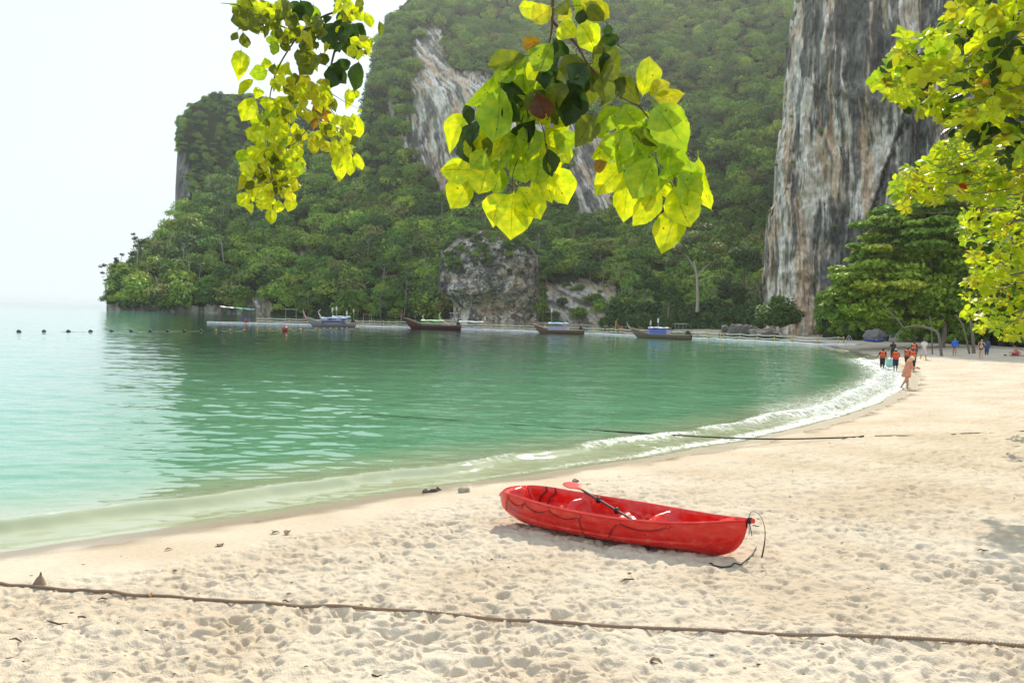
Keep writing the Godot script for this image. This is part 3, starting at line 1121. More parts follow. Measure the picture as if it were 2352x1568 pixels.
	build_spreading_tree(g)

# the layered dark tree beneath the cliff
func build_spreading_tree(g: RandomNumberGenerator):
	var d := 100.0
	var base := pt(2165, 772, d)
	base.y = sand_level(base.x, base.z)
	var deep := Color(0.20, 0.32, 0.042)
	var mid := Color(0.31, 0.43, 0.05)
	var light := Color(0.50, 0.55, 0.06)
	var pads := []
	for q in [[2110, 486, 95, 15, 2, 0], [2180, 500, 60, 16, -1, 0], [2015, 517, 58, 9, 0, 0], [2080, 535, 80, 14, 2, 1], [2150, 548, 85, 20, -2, 0], [2000, 566, 48, 8, -1, 0], [2060, 584, 80, 12, 0, 0], [2030, 574, 62, 9, -2.5, 2], [2140, 590, 80, 22, 1, 1], [1990, 600, 46, 8, 0, 1], [1985, 628, 62, 16, -1, 1], [2065, 622, 76, 18, -2, 1], [2150, 640, 75, 22, 0, 1], [1955, 660, 52, 16, -1, 1], [2040, 662, 80, 18, -2.5, 2], [1940, 692, 44, 16, 0, 0], [2010, 700, 70, 20, -1, 0], [2100, 690, 74, 22, -1, 1], [2180, 690, 60, 26, 1, 0], [1960, 724, 46, 18, 0.5, 0], [2045, 735, 46, 18, 0, 0], [2120, 730, 40, 20, 0, 1], [2210, 600, 50, 30, 2, 0], [2205, 540, 60, 26, 2, 0], [2215, 640, 60, 34, 2, 0], [2190, 660, 60, 30, 1, 1], [2220, 705, 50, 34, 2, 0], [2170, 740, 60, 22, 2, 0], [2080, 700, 90, 34, 1, 0], [2000, 680, 80, 30, 1, 0], [2100, 610, 90, 36, 2, 0], [2060, 650, 90, 34, 2, 0], [1985, 712, 70, 26, -1, 1], [1935, 676, 36, 14, 0, 1], [2185, 478, 70, 20, 2, 0], [2235, 500, 60, 26, 3, 0], [2150, 470, 60, 10, 1, 1], [2245, 560, 50, 34, 3, 0], [2260, 630, 50, 40, 3, 0], [2120, 515, 70, 12, -1, 1], [2050, 506, 40, 7, 0, 1]]:
		var x: float = q[0]
		var y: float = q[1]
		var rx: float = q[2]
		# each spray is broken into several smaller ones
		for k in 5:
			var tone: Color = [deep, mid, light][q[5]]
			pads.append(pad(x + g.randf_range(-0.8, 0.8) * rx, y + g.randf_range(-0.9, 0.9) * q[3], rx * 0.5, q[3] * 0.62, d + q[4] + g.randf_range(-2.0, 2.0), int(rx * q[3] * (0.62 if y < 610.0 else 0.34)), tone * g.randf_range(0.85, 1.15), 0.9))
	var limbs := [[[base, pt(2170, 745, d), pt(2150, 690, d), pt(2140, 600, d), pt(2135, 500, d)], 0.34, 0.1]]
	for q in [[2160, 720, 2060, 690, 1960, 680], [2148, 670, 2060, 650, 1990, 640], [2142, 620, 2060, 590, 1995, 570], [2140, 570, 2070, 530, 2010, 520], [2138, 540, 2190, 510, 2230, 500], [2155, 700, 2200, 660, 2220, 600]]:
		limbs.append([[pt(q[0], q[1], d), pt(q[2], q[3], d), pt(q[4], q[5], d)], 0.2, 0.05])
	tree_thing("spreading_tree", "large layered dark green tree spreading before the sheer cliff over the far beach", base, limbs, pads, 0.27, 350)
	# leaning and fallen trunks in the shade
	var pale := mat(lin(0.15, 0.13, 0.11), 0.9)
	var f := [pt(2166, 778, 80), pt(2156, 768, 80), pt(2142, 757, 80.5), pt(2120, 750, 81), pt(2096, 749, 81), pt(2076, 753, 81)]
	f[0].y = sand_level(f[0].x, f[0].z) - 0.1
	var t := thing("leaning_trunk", "pale bent trunk arching low over the sand behind the boulders", "tree trunk", f[0])
	var rel := []
	for p in f:
		rel.append(p - f[0])
	put("trunk", limb(rel, 0.13, 0.09), pale, t)
	put("branch", limb([rel[5], pt(2066, 738, 81) - f[0], pt(2045, 716, 81.5) - f[0], pt(2030, 700, 82) - f[0]], 0.08, 0.035), pale, t)
	for q in [[2230, 772, 2214, 752, 2196, 722, 0.10, "thin leaning trunk in the shade right of the bent pale trunk"], [2240, 774, 2232, 748, 2218, 716, 0.17, "thick dark trunk in the shade beneath the bright almond leaves"], [2145, 764, 2140, 748, 2136, 726, 0.07, "slim upright stem in the shade behind the bent pale trunk"]]:
		var a := pt(q[0], q[1], 84)
		a.y = sand_level(a.x, a.z) - 0.1
		var o := thing("shaded_trunk", q[7], "tree trunk", a)
		put("trunk", limb([Vector3.ZERO, pt(q[2], q[3], 84) - a, pt(q[4], q[5], 85) - a], q[6], q[6] * 0.5), bark, o)

# ------------------------------------------------------------------ leaves close to the camera
# one leaf along +Y, one unit long and about as wide as "wide": folded at the midrib, curled, with an uneven edge
func leaf_mesh(seed_: int, wide: float, curl: float, torn: float) -> ArrayMesh:
	var g := RandomNumberGenerator.new()
	g.seed = seed_
	var cols := 9
	var rows := 27
	var v := PackedVector3Array()
	var uv := PackedVector2Array()
	var ph := g.randf() * 9.0
	var twist := g.randf_range(-0.5, 0.5)
	var lob := g.randf_range(-0.14, 0.14)
	for r in rows:
		# the first rows are the stalk
		var t := -0.16 + 1.16 * float(r) / (rows - 1) if r > 3 else -0.16 + 0.04 * r
		t = clampf(t, -0.16, 1.0)
		var w := wide * 0.5 * maxf(curve([[-0.16, 0.025], [0.0, 0.03], [0.05, 0.16], [0.16, 0.50], [0.34, 0.88], [0.52, 1.0], [0.68, 0.92], [0.82, 0.62], [0.92, 0.26], [1.0, 0.0]], t), 0.004)
		for k in cols:
			var s := lerpf(-1.0, 1.0, float(k) / (cols - 1))
			var edge := 1.0 + (0.04 * sin(t * 17.0 + ph + signf(s) * 2.0) + 0.016 * sin(t * 41.0 + ph * 3.0 + signf(s)) + lob * signf(s) * sin(t * 6.0 + ph) + torn * g.randf_range(-0.10, 0.04)) * pow(absf(s), 3.0)
			var x := s * w * edge
			var z := -absf(s) * w * 0.42 + sin(t * 11.0 + s * 2.0 + ph) * 0.03 * absf(s) + curl * 1.4 * pow(t - 0.35, 2.0) * (1.0 if t > 0.0 else 0.3) + x * twist * (t - 0.4) + 0.05 * sin(t * 5.0 + ph * 2.0)
			v.append(Vector3(x, t, -z))
			uv.append(Vector2(s * 0.5 + 0.5, clampf(t, 0.0, 1.0)))
	return sheet(v, cols, rows, PackedColorArray(), PackedByteArray(), PackedVector3Array(), uv, Vector3.BACK)

# midrib, side veins, mottling and a few brown blemishes
func vein_texture(seed_: int) -> ImageTexture:
	var im := Image.create(128, 208, false, Image.FORMAT_RGB8)
	var g := RandomNumberGenerator.new()
	g.seed = seed_
	var spots := []
	for k in 4:
		spots.append(Vector3(g.randf(), g.randf(), g.randf_range(0.006, 0.018) if k else 0.03))
	for y in 208:
		for x in 128:
			var u := x / 127.0
			var t := y / 207.0
			var s := absf(u - 0.5) * 2.0
			var rib := exp(-pow(s / 0.028, 2.0))
			var side := fposmod(t * 7.0 - s * 2.3 + n_mid.get_noise_2d(x * 0.016 + seed_, y * 0.016) * 0.5 + (0.35 if u > 0.5 else 0.0), 1.0)
			var vein := exp(-pow((side - 0.5) / 0.05, 2.0)) * (1.0 - s * 0.7)
			var net_ := absf(n_mid.get_noise_2d(x * 0.09 + seed_ * 7.0, y * 0.09))
			var mottle := n_mid.get_noise_2d(x * 0.02 + seed_ * 3.0, y * 0.02)
			var b := 0.92 - 0.20 * rib - 0.09 * vein + net_ * 0.06
			var c := Color(b * (0.92 + mottle * 0.22), b * (0.96 + mottle * 0.12), b * 0.9)
			for q in spots:
				var d: float = Vector2(u - q.x, (t - q.y) * 1.6).length() / q.z + n_mid.get_noise_2d(x * 0.12, y * 0.12) * 0.6
				c = c.lerp(Color(0.42, 0.26, 0.12), smoothstep(1.2, 0.7, d) * 0.85)
			im.set_pixel(x, y, c)
	return ImageTexture.create_from_image(im)

var leaf_kinds := []
var round_kinds := []
var leaf_tones := []
var simple_tones := []

func leaf_material(c: Color, veins: Texture2D, rough := 0.38) -> StandardMaterial3D:
	var m := StandardMaterial3D.new()
	m.albedo_color = c.linear_to_srgb()
	m.albedo_texture = veins
	m.roughness = rough
	m.metallic_specular = 0.45
	m.cull_mode = BaseMaterial3D.CULL_DISABLED
	m.backlight_enabled = true
	m.backlight = Color(1, 1, 1)
	return m

# tones: 0 lime, 1 green, 2 olive, 3 dark green, 4 yellow, 5 rusty, 6 dry dark red
func hang_leaf(parent: Node3D, from: Vector3, to: Vector3, wide: float, tone: int, face: float, kinds: Array, g: RandomNumberGenerator, fold := 0.0):
	var o := MeshInstance3D.new()
	o.mesh = kinds[g.randi() % kinds.size()]
	o.material_override = leaf_tones[tone][g.randi() % 3]
	o.name = child_name(parent, "leaf")
	var y := to - from
	var l := y.length()
	y /= l
	var see := (Vector3(0, EYE, 0) - from).normalized()
	var z := (see - y * see.dot(y)).normalized().rotated(y, face)
	var x := y.cross(z)
	o.transform = Transform3D(Basis(x * wide, y * l, z * l), from - parent.position)
	parent.add_child(o, true)

func build_overhang():
	var veins := [vein_texture(1), vein_texture(2), vein_texture(3)]
	for k in 7:
		leaf_kinds.append(leaf_mesh(400 + k, 1.0, [0.25, -0.3, 0.5, 0.1, -0.15, 0.7, 0.35][k], [0.0, 0.0, 0.3, 0.1, 0.0, 0.2, 0.5][k]))
	for k in 5:
		round_kinds.append(leaf_mesh(420 + k, 1.0, [0.2, -0.3, 0.45, 0.1, 0.3][k], [0.0, 0.1, 0.0, 0.2, 0.0][k]))
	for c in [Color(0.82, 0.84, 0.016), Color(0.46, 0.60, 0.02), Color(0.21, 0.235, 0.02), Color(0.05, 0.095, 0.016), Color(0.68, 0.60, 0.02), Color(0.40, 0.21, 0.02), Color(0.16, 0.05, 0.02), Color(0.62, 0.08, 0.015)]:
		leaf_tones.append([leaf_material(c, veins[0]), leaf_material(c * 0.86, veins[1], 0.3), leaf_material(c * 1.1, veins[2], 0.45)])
	near_branch()
	left_branch()
	almond_tree()

func zoom_b(x: float, y: float) -> Vector2:
	return Vector2((1650.0 + x / 1.568) / 1.7007, y / 1.568 / 1.7007)

func near_branch():
	var g := RandomNumberGenerator.new()
	g.seed = 51
	var d := 2.9
	var base := pt(1276, -60, d)
	var t := thing("hanging_branch", "leafy branch of large lime green leaves hanging closest, before the great hill", "branch", base)
	var wood := mat(lin(0.10, 0.035, 0.015), 0.7)
	var green := mat(lin(0.12, 0.17, 0.03), 0.6)
	var ways := [[[800, -250, 800, -60, 797, 60, 795, 140, 788, 215], 0.0085, 0.004], [[797, 130, 880, 210, 950, 280, 1008, 385, 1060, 440], 0.006, 0.003], [[1008, 385, 1100, 500, 1210, 590, 1330, 650], 0.004, 0.002], [[1330, 650, 1400, 740, 1480, 830, 1590, 900, 1690, 970], 0.0035, 0.002], [[1480, 830, 1520, 960, 1540, 1080, 1560, 1200], 0.003, 0.0015], [[788, 215, 760, 330, 700, 480, 640, 640, 600, 780, 590, 950, 555, 1060, 552, 1170], 0.0035, 0.0015], [[600, 780, 480, 860, 400, 960, 330, 1040], 0.0028, 0.0012], [[640, 640, 730, 760, 760, 920, 770, 1010], 0.0028, 0.0012], [[1310, 820, 1360, 900, 1420, 960], 0.002, 0.0012], [[1230, 640, 1245, 800, 1250, 980, 1250, 1060], 0.0025, 0.0012], [[790, 60, 900, 40, 1000, 30], 0.003, 0.0015], [[700, 480, 560, 470, 470, 480, 300, 640], 0.003, 0.0012]]
	for i in ways.size():
		var pts := []
		var q: Array = ways[i][0]
		for k in range(0, q.size(), 2):
			var s := zoom_b(q[k], q[k + 1])
			pts.append(pt(s.x, s.y, d + 0.012 * i) - base)
		put("twig", limb(pts, ways[i][1], ways[i][2], 6), wood if i < 9 else green, t)
	var twig2 := []
	for q in [[1200, 275], [1265, 320], [1330, 388]]:
		var s := zoom_b(q[0], q[1])
		twig2.append(pt(s.x, s.y, d) - base)
	put("twig", limb(twig2, 0.004, 0.002, 6), green, t)
	# [foot, tip, breadth, tone, turn]
	var leaves := [[560, 1180, 530, 1447, 255, 0, 0.2], [590, 1150, 722, 1352, 200, 0, -0.3], [520, 1180, 405, 1367, 165, 0, 0.4], [320, 1050, 180, 1285, 180, 0, 0.3], [330, 1040, 106, 1035, 165, 0, -0.2], [405, 1010, 350, 1200, 180, 0, 0.3], [745, 1010, 898, 1252, 225, 0, -0.3], [765, 1000, 783, 1240, 170, 0, 0.6], [720, 950, 700, 1135, 160, 1, -0.2], [480, 540, 445, 890, 215, 1, 0.3],
		[640, 765, 662, 962, 165, 1, -0.4], [600, 795, 520, 1015, 205, 1, 0.2], [290, 700, 150, 880, 140, 0, 0.5], [470, 420, 322, 685, 140, 1, -0.6], [640, 350, 590, 625, 120, 1, 0.7], [800, 270, 690, 445, 160, 1, 0.5], [630, 350, 395, 420, 120, 2, 0.4], [950, 500, 870, 775, 200, 3, -0.2], [1020, 390, 815, 460, 150, 2, 0.3], [1040, 420, 1190, 310, 180, 2, -0.4],
		[880, 510, 785, 655, 140, 2, 0.5], [1045, 690, 960, 890, 150, 2, -0.3], [800, 820, 955, 885, 140, 1, 0.2], [830, 725, 870, 815, 110, 0, 0.3], [760, 905, 780, 1078, 110, 3, -0.5], [520, 610, 595, 745, 125, 3, 0.6], [350, 720, 285, 895, 90, 3, 0.7], [700, 570, 765, 735, 140, 6, 0.2], [725, 430, 790, 560, 110, 3, -0.3], [680, 700, 775, 720, 70, 4, 0.1],
		[1350, 585, 1398, 338, 165, 0, 0.2], [1395, 590, 1512, 495, 115, 4, -0.3], [1420, 600, 1607, 575, 110, 4, 0.2], [1420, 640, 1612, 895, 225, 1, -0.1], [1230, 640, 1330, 795, 185, 1, 0.3], [1210, 650, 1035, 805, 140, 1, -0.4], [1235, 790, 1170, 995, 215, 1, 0.1], [1370, 690, 1425, 855, 110, 0, 0.5], [1485, 830, 1560, 1095, 180, 1, -0.2], [1420, 870, 1325, 985, 100, 1, 0.4],
		[1240, 985, 1055, 1193, 160, 0, 0.2], [1250, 1050, 1250, 1368, 180, 0, -0.2], [1425, 960, 1295, 1218, 205, 1, 0.2], [1445, 1110, 1308, 1398, 160, 0, -0.3], [1565, 1280, 1468, 1548, 195, 0, 0.1], [1540, 1150, 1640, 1405, 215, 0, -0.2], [1690, 970, 1742, 1295, 145, 0, 0.4], [1640, 985, 1660, 1145, 145, 1, 0.1], [1560, 1060, 1690, 1265, 165, 1, -0.4], [1130, 990, 1048, 1045, 75, 5, 0.2],
		[1215, 450, 1325, 635, 140, 2, 0.3], [1150, 930, 1085, 995, 110, 0, 0.4], [1165, 890, 1030, 965, 100, 0, -0.4], [790, 55, 660, 138, 125, 4, 0.3], [765, 40, 565, 60, 105, 0, -0.2], [725, 55, 722, 148, 80, 0, 0.3], [835, 20, 885, 70, 115, 2, -0.3], [850, 130, 922, 220, 135, 0, 0.3], [955, 120, 1070, 305, 165, 0, -0.2], [1000, 20, 1155, 103, 130, 4, 0.2],
		[1030, 5, 1100, 135, 105, 2, 0.4], [1212, 232, 1062, 292, 85, 3, 0.2], [1130, 145, 1152, 218, 60, 3, 0.5], [725, 248, 605, 285, 85, 5, 0.1], [800, 235, 892, 345, 100, 3, 0.3], [985, 50, 955, 145, 75, 3, -0.3], [460, 930, 400, 1045, 105, 1, 0.3], [385, 925, 300, 1030, 135, 1, -0.4], [640, 1180, 638, 1395, 140, 0, 0.2], [480, 1015, 435, 1195, 140, 1, -0.2],
		[600, 955, 645, 1125, 165, 1, 0.3], [345, 795, 325, 925, 135, 0, -0.3], [870, 925, 890, 985, 120, 0, 0.2], [1000, 400, 900, 520, 150, 3, 0.2], [1100, 470, 1120, 640, 130, 2, -0.3], [560, 420, 470, 520, 110, 1, 0.4], [590, 480, 560, 640, 120, 3, -0.5], [1100, 500, 1180, 400, 90, 2, 0.4], [1150, 760, 1050, 830, 110, 0, 0.3], [1330, 1000, 1420, 1150, 130, 1, -0.2],
		[430, 840, 380, 960, 90, 2, 0.5], [260, 640, 300, 760, 80, 3, -0.4], [760, 780, 830, 890, 130, 0, 0.2], [1480, 1080, 1400, 1190, 110, 1, 0.5], [660, 560, 700, 690, 100, 2, 0.4], [690, 1080, 745, 1190, 90, 0, -0.4]]
	for i in leaves.size():
		var q: Array = leaves[i]
		var a := zoom_b(q[0], q[1])
		var e := zoom_b(q[2], q[3])
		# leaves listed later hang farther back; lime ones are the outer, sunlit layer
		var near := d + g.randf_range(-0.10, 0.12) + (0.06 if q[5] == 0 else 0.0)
		var wide: float = q[4] / 1.568 / 1.7007 * d / FOCAL
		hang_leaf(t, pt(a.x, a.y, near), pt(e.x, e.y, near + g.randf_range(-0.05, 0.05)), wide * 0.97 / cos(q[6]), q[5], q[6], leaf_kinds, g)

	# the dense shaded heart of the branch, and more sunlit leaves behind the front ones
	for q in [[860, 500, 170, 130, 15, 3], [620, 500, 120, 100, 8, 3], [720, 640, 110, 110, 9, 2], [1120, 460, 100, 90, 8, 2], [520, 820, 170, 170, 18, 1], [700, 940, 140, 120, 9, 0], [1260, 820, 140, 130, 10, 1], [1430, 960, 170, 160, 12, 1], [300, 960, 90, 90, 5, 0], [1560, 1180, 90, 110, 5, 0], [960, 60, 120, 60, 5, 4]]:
		for k in q[4]:
			var r := sqrt(g.randf())
			var b := g.randf() * TAU
			var x: float = q[0] + cos(b) * r * q[2]
			var y: float = q[1] + sin(b) * r * q[3]
			var long := g.randf_range(130.0, 230.0)
			var dir := PI / 2 + g.randf_range(-0.9, 0.9)
			var a := zoom_b(x - cos(dir) * long * 0.5, y - sin(dir) * long * 0.5)
			var e := zoom_b(x + cos(dir) * long * 0.5, y + sin(dir) * long * 0.5)
			var near := d + g.randf_range(0.0, 0.32)
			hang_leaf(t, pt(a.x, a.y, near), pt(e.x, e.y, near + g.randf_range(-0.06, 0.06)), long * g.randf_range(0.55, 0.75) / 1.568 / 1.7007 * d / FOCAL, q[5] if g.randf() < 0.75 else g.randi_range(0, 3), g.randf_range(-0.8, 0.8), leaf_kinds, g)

func left_branch():
	var g := RandomNumberGenerator.new()
	g.seed = 52
	var d := 5.6
	var at := func(x: float, y: float) -> Vector2: return Vector2((850.0 + x / 1.743) / 1.7007, y / 1.743 / 1.7007)
	var s0: Vector2 = at.call(860, -160)
	var base := pt(s0.x, s0.y, d)
	var t := thing("hanging_branch", "drooping branch of small yellow green leaves against the sky, left of the large leaved branch", "branch", base)
	var wood := mat(lin(0.085, 0.05, 0.025), 0.7)
	var ways := [[[860, -160, 870, -20, 868, 60, 800, 330, 770, 450, 740, 590, 720, 660], 0.013, 0.004], [[868, 60, 700, 120, 560, 230, 420, 440, 370, 580, 345, 720, 330, 800], 0.008, 0.003], [[720, 660, 640, 830, 540, 960, 480, 1000], 0.005, 0.002], [[345, 720, 330, 860, 350, 1060, 370, 1200, 368, 1390], 0.004, 0.0015], [[720, 660, 780, 760, 860, 860, 900, 960], 0.004, 0.0015], [[560, 230, 300, 120, 150, 40, 20, 20], 0.006, 0.002], [[370, 1230, 270, 1350, 230, 1390], 0.002, 0.001], [[370, 1250, 440, 1330, 500, 1370], 0.002, 0.001], [[780, 640, 860, 690, 960, 740], 0.003, 0.001]]
	for w in ways:
		var pts := []
		var q: Array = w[0]
		for k in range(0, q.size(), 2):
			var s: Vector2 = at.call(q[k], q[k + 1])
			pts.append(pt(s.x, s.y, d) - base)
		put("twig", limb(pts, w[1], w[2], 6), wood, t)
	# single leaves one can follow on the outline
	var leaves := [[160, 330, 150, 515, 110, 0], [340, 480, 220, 510, 105, 1], [240, 540, 135, 640, 60, 0], [245, 660, 165, 825, 120, 0], [280, 590, 270, 660, 70, 0], [330, 650, 335, 740, 80, 0], [300, 770, 265, 890, 110, 0], [460, 450, 400, 530, 90, 0], [490, 550, 450, 625, 80, 2], [515, 520, 640, 560, 80, 4], [700, 540, 735, 600, 90, 4], [600, 580, 560, 640, 90, 4], [890, 600, 890, 735, 80, 0], [930, 610, 940, 680, 60, 0], [960, 740, 975, 765, 40, 1], [920, 770, 965, 940, 120, 0], [860, 780, 900, 900, 80, 0], [810, 780, 815, 870, 60, 0], [800, 950, 795, 1130, 110, 0], [870, 1000, 820, 1220, 110, 0], [900, 1030, 910, 1200, 90, 0], [940, 1040, 978, 1155, 70, 0], [640, 970, 645, 1055, 80, 4], [600, 900, 570, 950, 60, 4], [190, 1020, 140, 1100, 90, 1], [190, 1150, 150, 1170, 50, 0], [560, 1070, 590, 1130, 60, 0], [510, 1130, 510, 1195, 60, 0], [230, 1320, 140, 1400, 90, 0], [235, 1380, 215, 1452, 60, 0], [300, 1360, 290, 1430, 60, 0], [410, 1360, 405, 1448, 80, 0], [490, 1340, 490, 1435, 90, 0], [355, 1420, 365, 1535, 70, 0], [160, 1340, 135, 1360, 50, 0], [280, 870, 250, 990, 110, 1], [480, 650, 380, 840, 140, 4], [600, 690, 470, 660, 80, 2], [440, 720, 400, 870, 120, 4], [1000, 80, 1050, 190, 70, 0], [1100, 140, 1110, 245, 45, 2], [1035, 240, 1030, 350, 50, 0], [930, 30, 970, 130, 80, 0], [140, 60, 160, 200, 90, 2], [120, 20, 110, 60, 60, 1], [170, 220, 200, 330, 70, 2], [130, 210, 90, 270, 50, 2], [350, 310, 420, 350, 80, 1], [320, 390, 350, 470, 70, 0],
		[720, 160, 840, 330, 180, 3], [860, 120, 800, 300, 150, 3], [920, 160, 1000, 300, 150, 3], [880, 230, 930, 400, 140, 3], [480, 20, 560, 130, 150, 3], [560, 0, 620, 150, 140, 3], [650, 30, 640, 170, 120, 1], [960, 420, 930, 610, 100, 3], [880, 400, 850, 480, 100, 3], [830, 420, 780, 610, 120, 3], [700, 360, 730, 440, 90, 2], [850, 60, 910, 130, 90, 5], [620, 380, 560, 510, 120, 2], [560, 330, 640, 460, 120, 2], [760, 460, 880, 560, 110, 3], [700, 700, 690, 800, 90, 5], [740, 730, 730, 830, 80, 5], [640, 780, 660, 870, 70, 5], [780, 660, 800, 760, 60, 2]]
	for q in leaves:
		var a: Vector2 = at.call(q[0], q[1])
		var e: Vector2 = at.call(q[2], q[3])
		var near := d + g.randf_range(-0.25, 0.25)
		hang_leaf(t, pt(a.x, a.y, near), pt(e.x, e.y, near + g.randf_range(-0.05, 0.05)), q[4] / 1.743 / 1.7007 * d / FOCAL, q[5], g.randf_range(-0.5, 0.5), leaf_kinds, g)
	# the rest hangs in bunches
	for q in [[250, 90, 130, 34, 2], [420, 140, 120, 26, 2], [620, 200, 110, 20, 2], [900, 60, 100, 14, 0], [800, 220, 110, 14, 3], [970, 330, 60, 10, 0], [420, 260, 70, 10, 1], [640, 350, 90, 12, 2], [430, 520, 80, 9, 0], [560, 610, 80, 12, 4], [650, 700, 110, 18, 4], [420, 780, 110, 15, 0], [350, 900, 120, 16, 1], [320, 1000, 130, 20, 0], [470, 980, 120, 16, 0], [240, 1110, 90, 14, 0], [360, 1120, 110, 18, 2], [500, 1120, 80, 10, 1], [260, 1240, 90, 14, 4], [400, 1210, 90, 12, 2], [470, 1280, 70, 10, 4], [330, 1330, 70, 10, 0], [780, 880, 80, 10, 0], [880, 960, 70, 10, 0], [700, 980, 60, 5, 4], [700, 620, 60, 7, 0]]:
		for k in int(q[3] * 1.5):
			var r: float = q[2] * sqrt(g.randf())
			var b := g.randf() * TAU
			var x: float = q[0] + cos(b) * r
			var y: float = q[1] + sin(b) * r
			var long := g.randf_range(48.0, 105.0)
			var dir := PI / 2 + g.randf_range(-1.0, 1.0)
			var a: Vector2 = at.call(x - cos(dir) * long * 0.5, y - sin(dir) * long * 0.5)
			var e: Vector2 = at.call(x + cos(dir) * long * 0.5, y + sin(dir) * long * 0.5)
			var near := d + g.randf_range(-0.45, 0.45)
			var tone: int = q[4] if g.randf() < 0.6 else [0, 0, 2, 4][g.randi() % 4]
			hang_leaf(t, pt(a.x, a.y, near), pt(e.x, e.y, near + g.randf_range(-0.1, 0.1)), long * g.randf_range(0.62, 0.85) / 1.743 / 1.7007 * d / FOCAL, tone, g.randf_range(-0.8, 0.8), leaf_kinds, g)

# a low-cost leaf for the many that hang farther off
func plain_leaf() -> ArrayMesh:
	var v := PackedVector3Array()
	for r in 5:
		var t := r / 4.0
		var w: float = [0.03, 0.34, 0.46, 0.40, 0.06][r]
		for k in 3:
			var s := float(k) - 1.0
			v.append(Vector3(s * w, t, absf(s) * w * 0.3 - 0.2 * t * t))
	return sheet(v, 3, 5, PackedColorArray(), PackedByteArray(), PackedVector3Array(), PackedVector2Array(), Vector3.BACK)

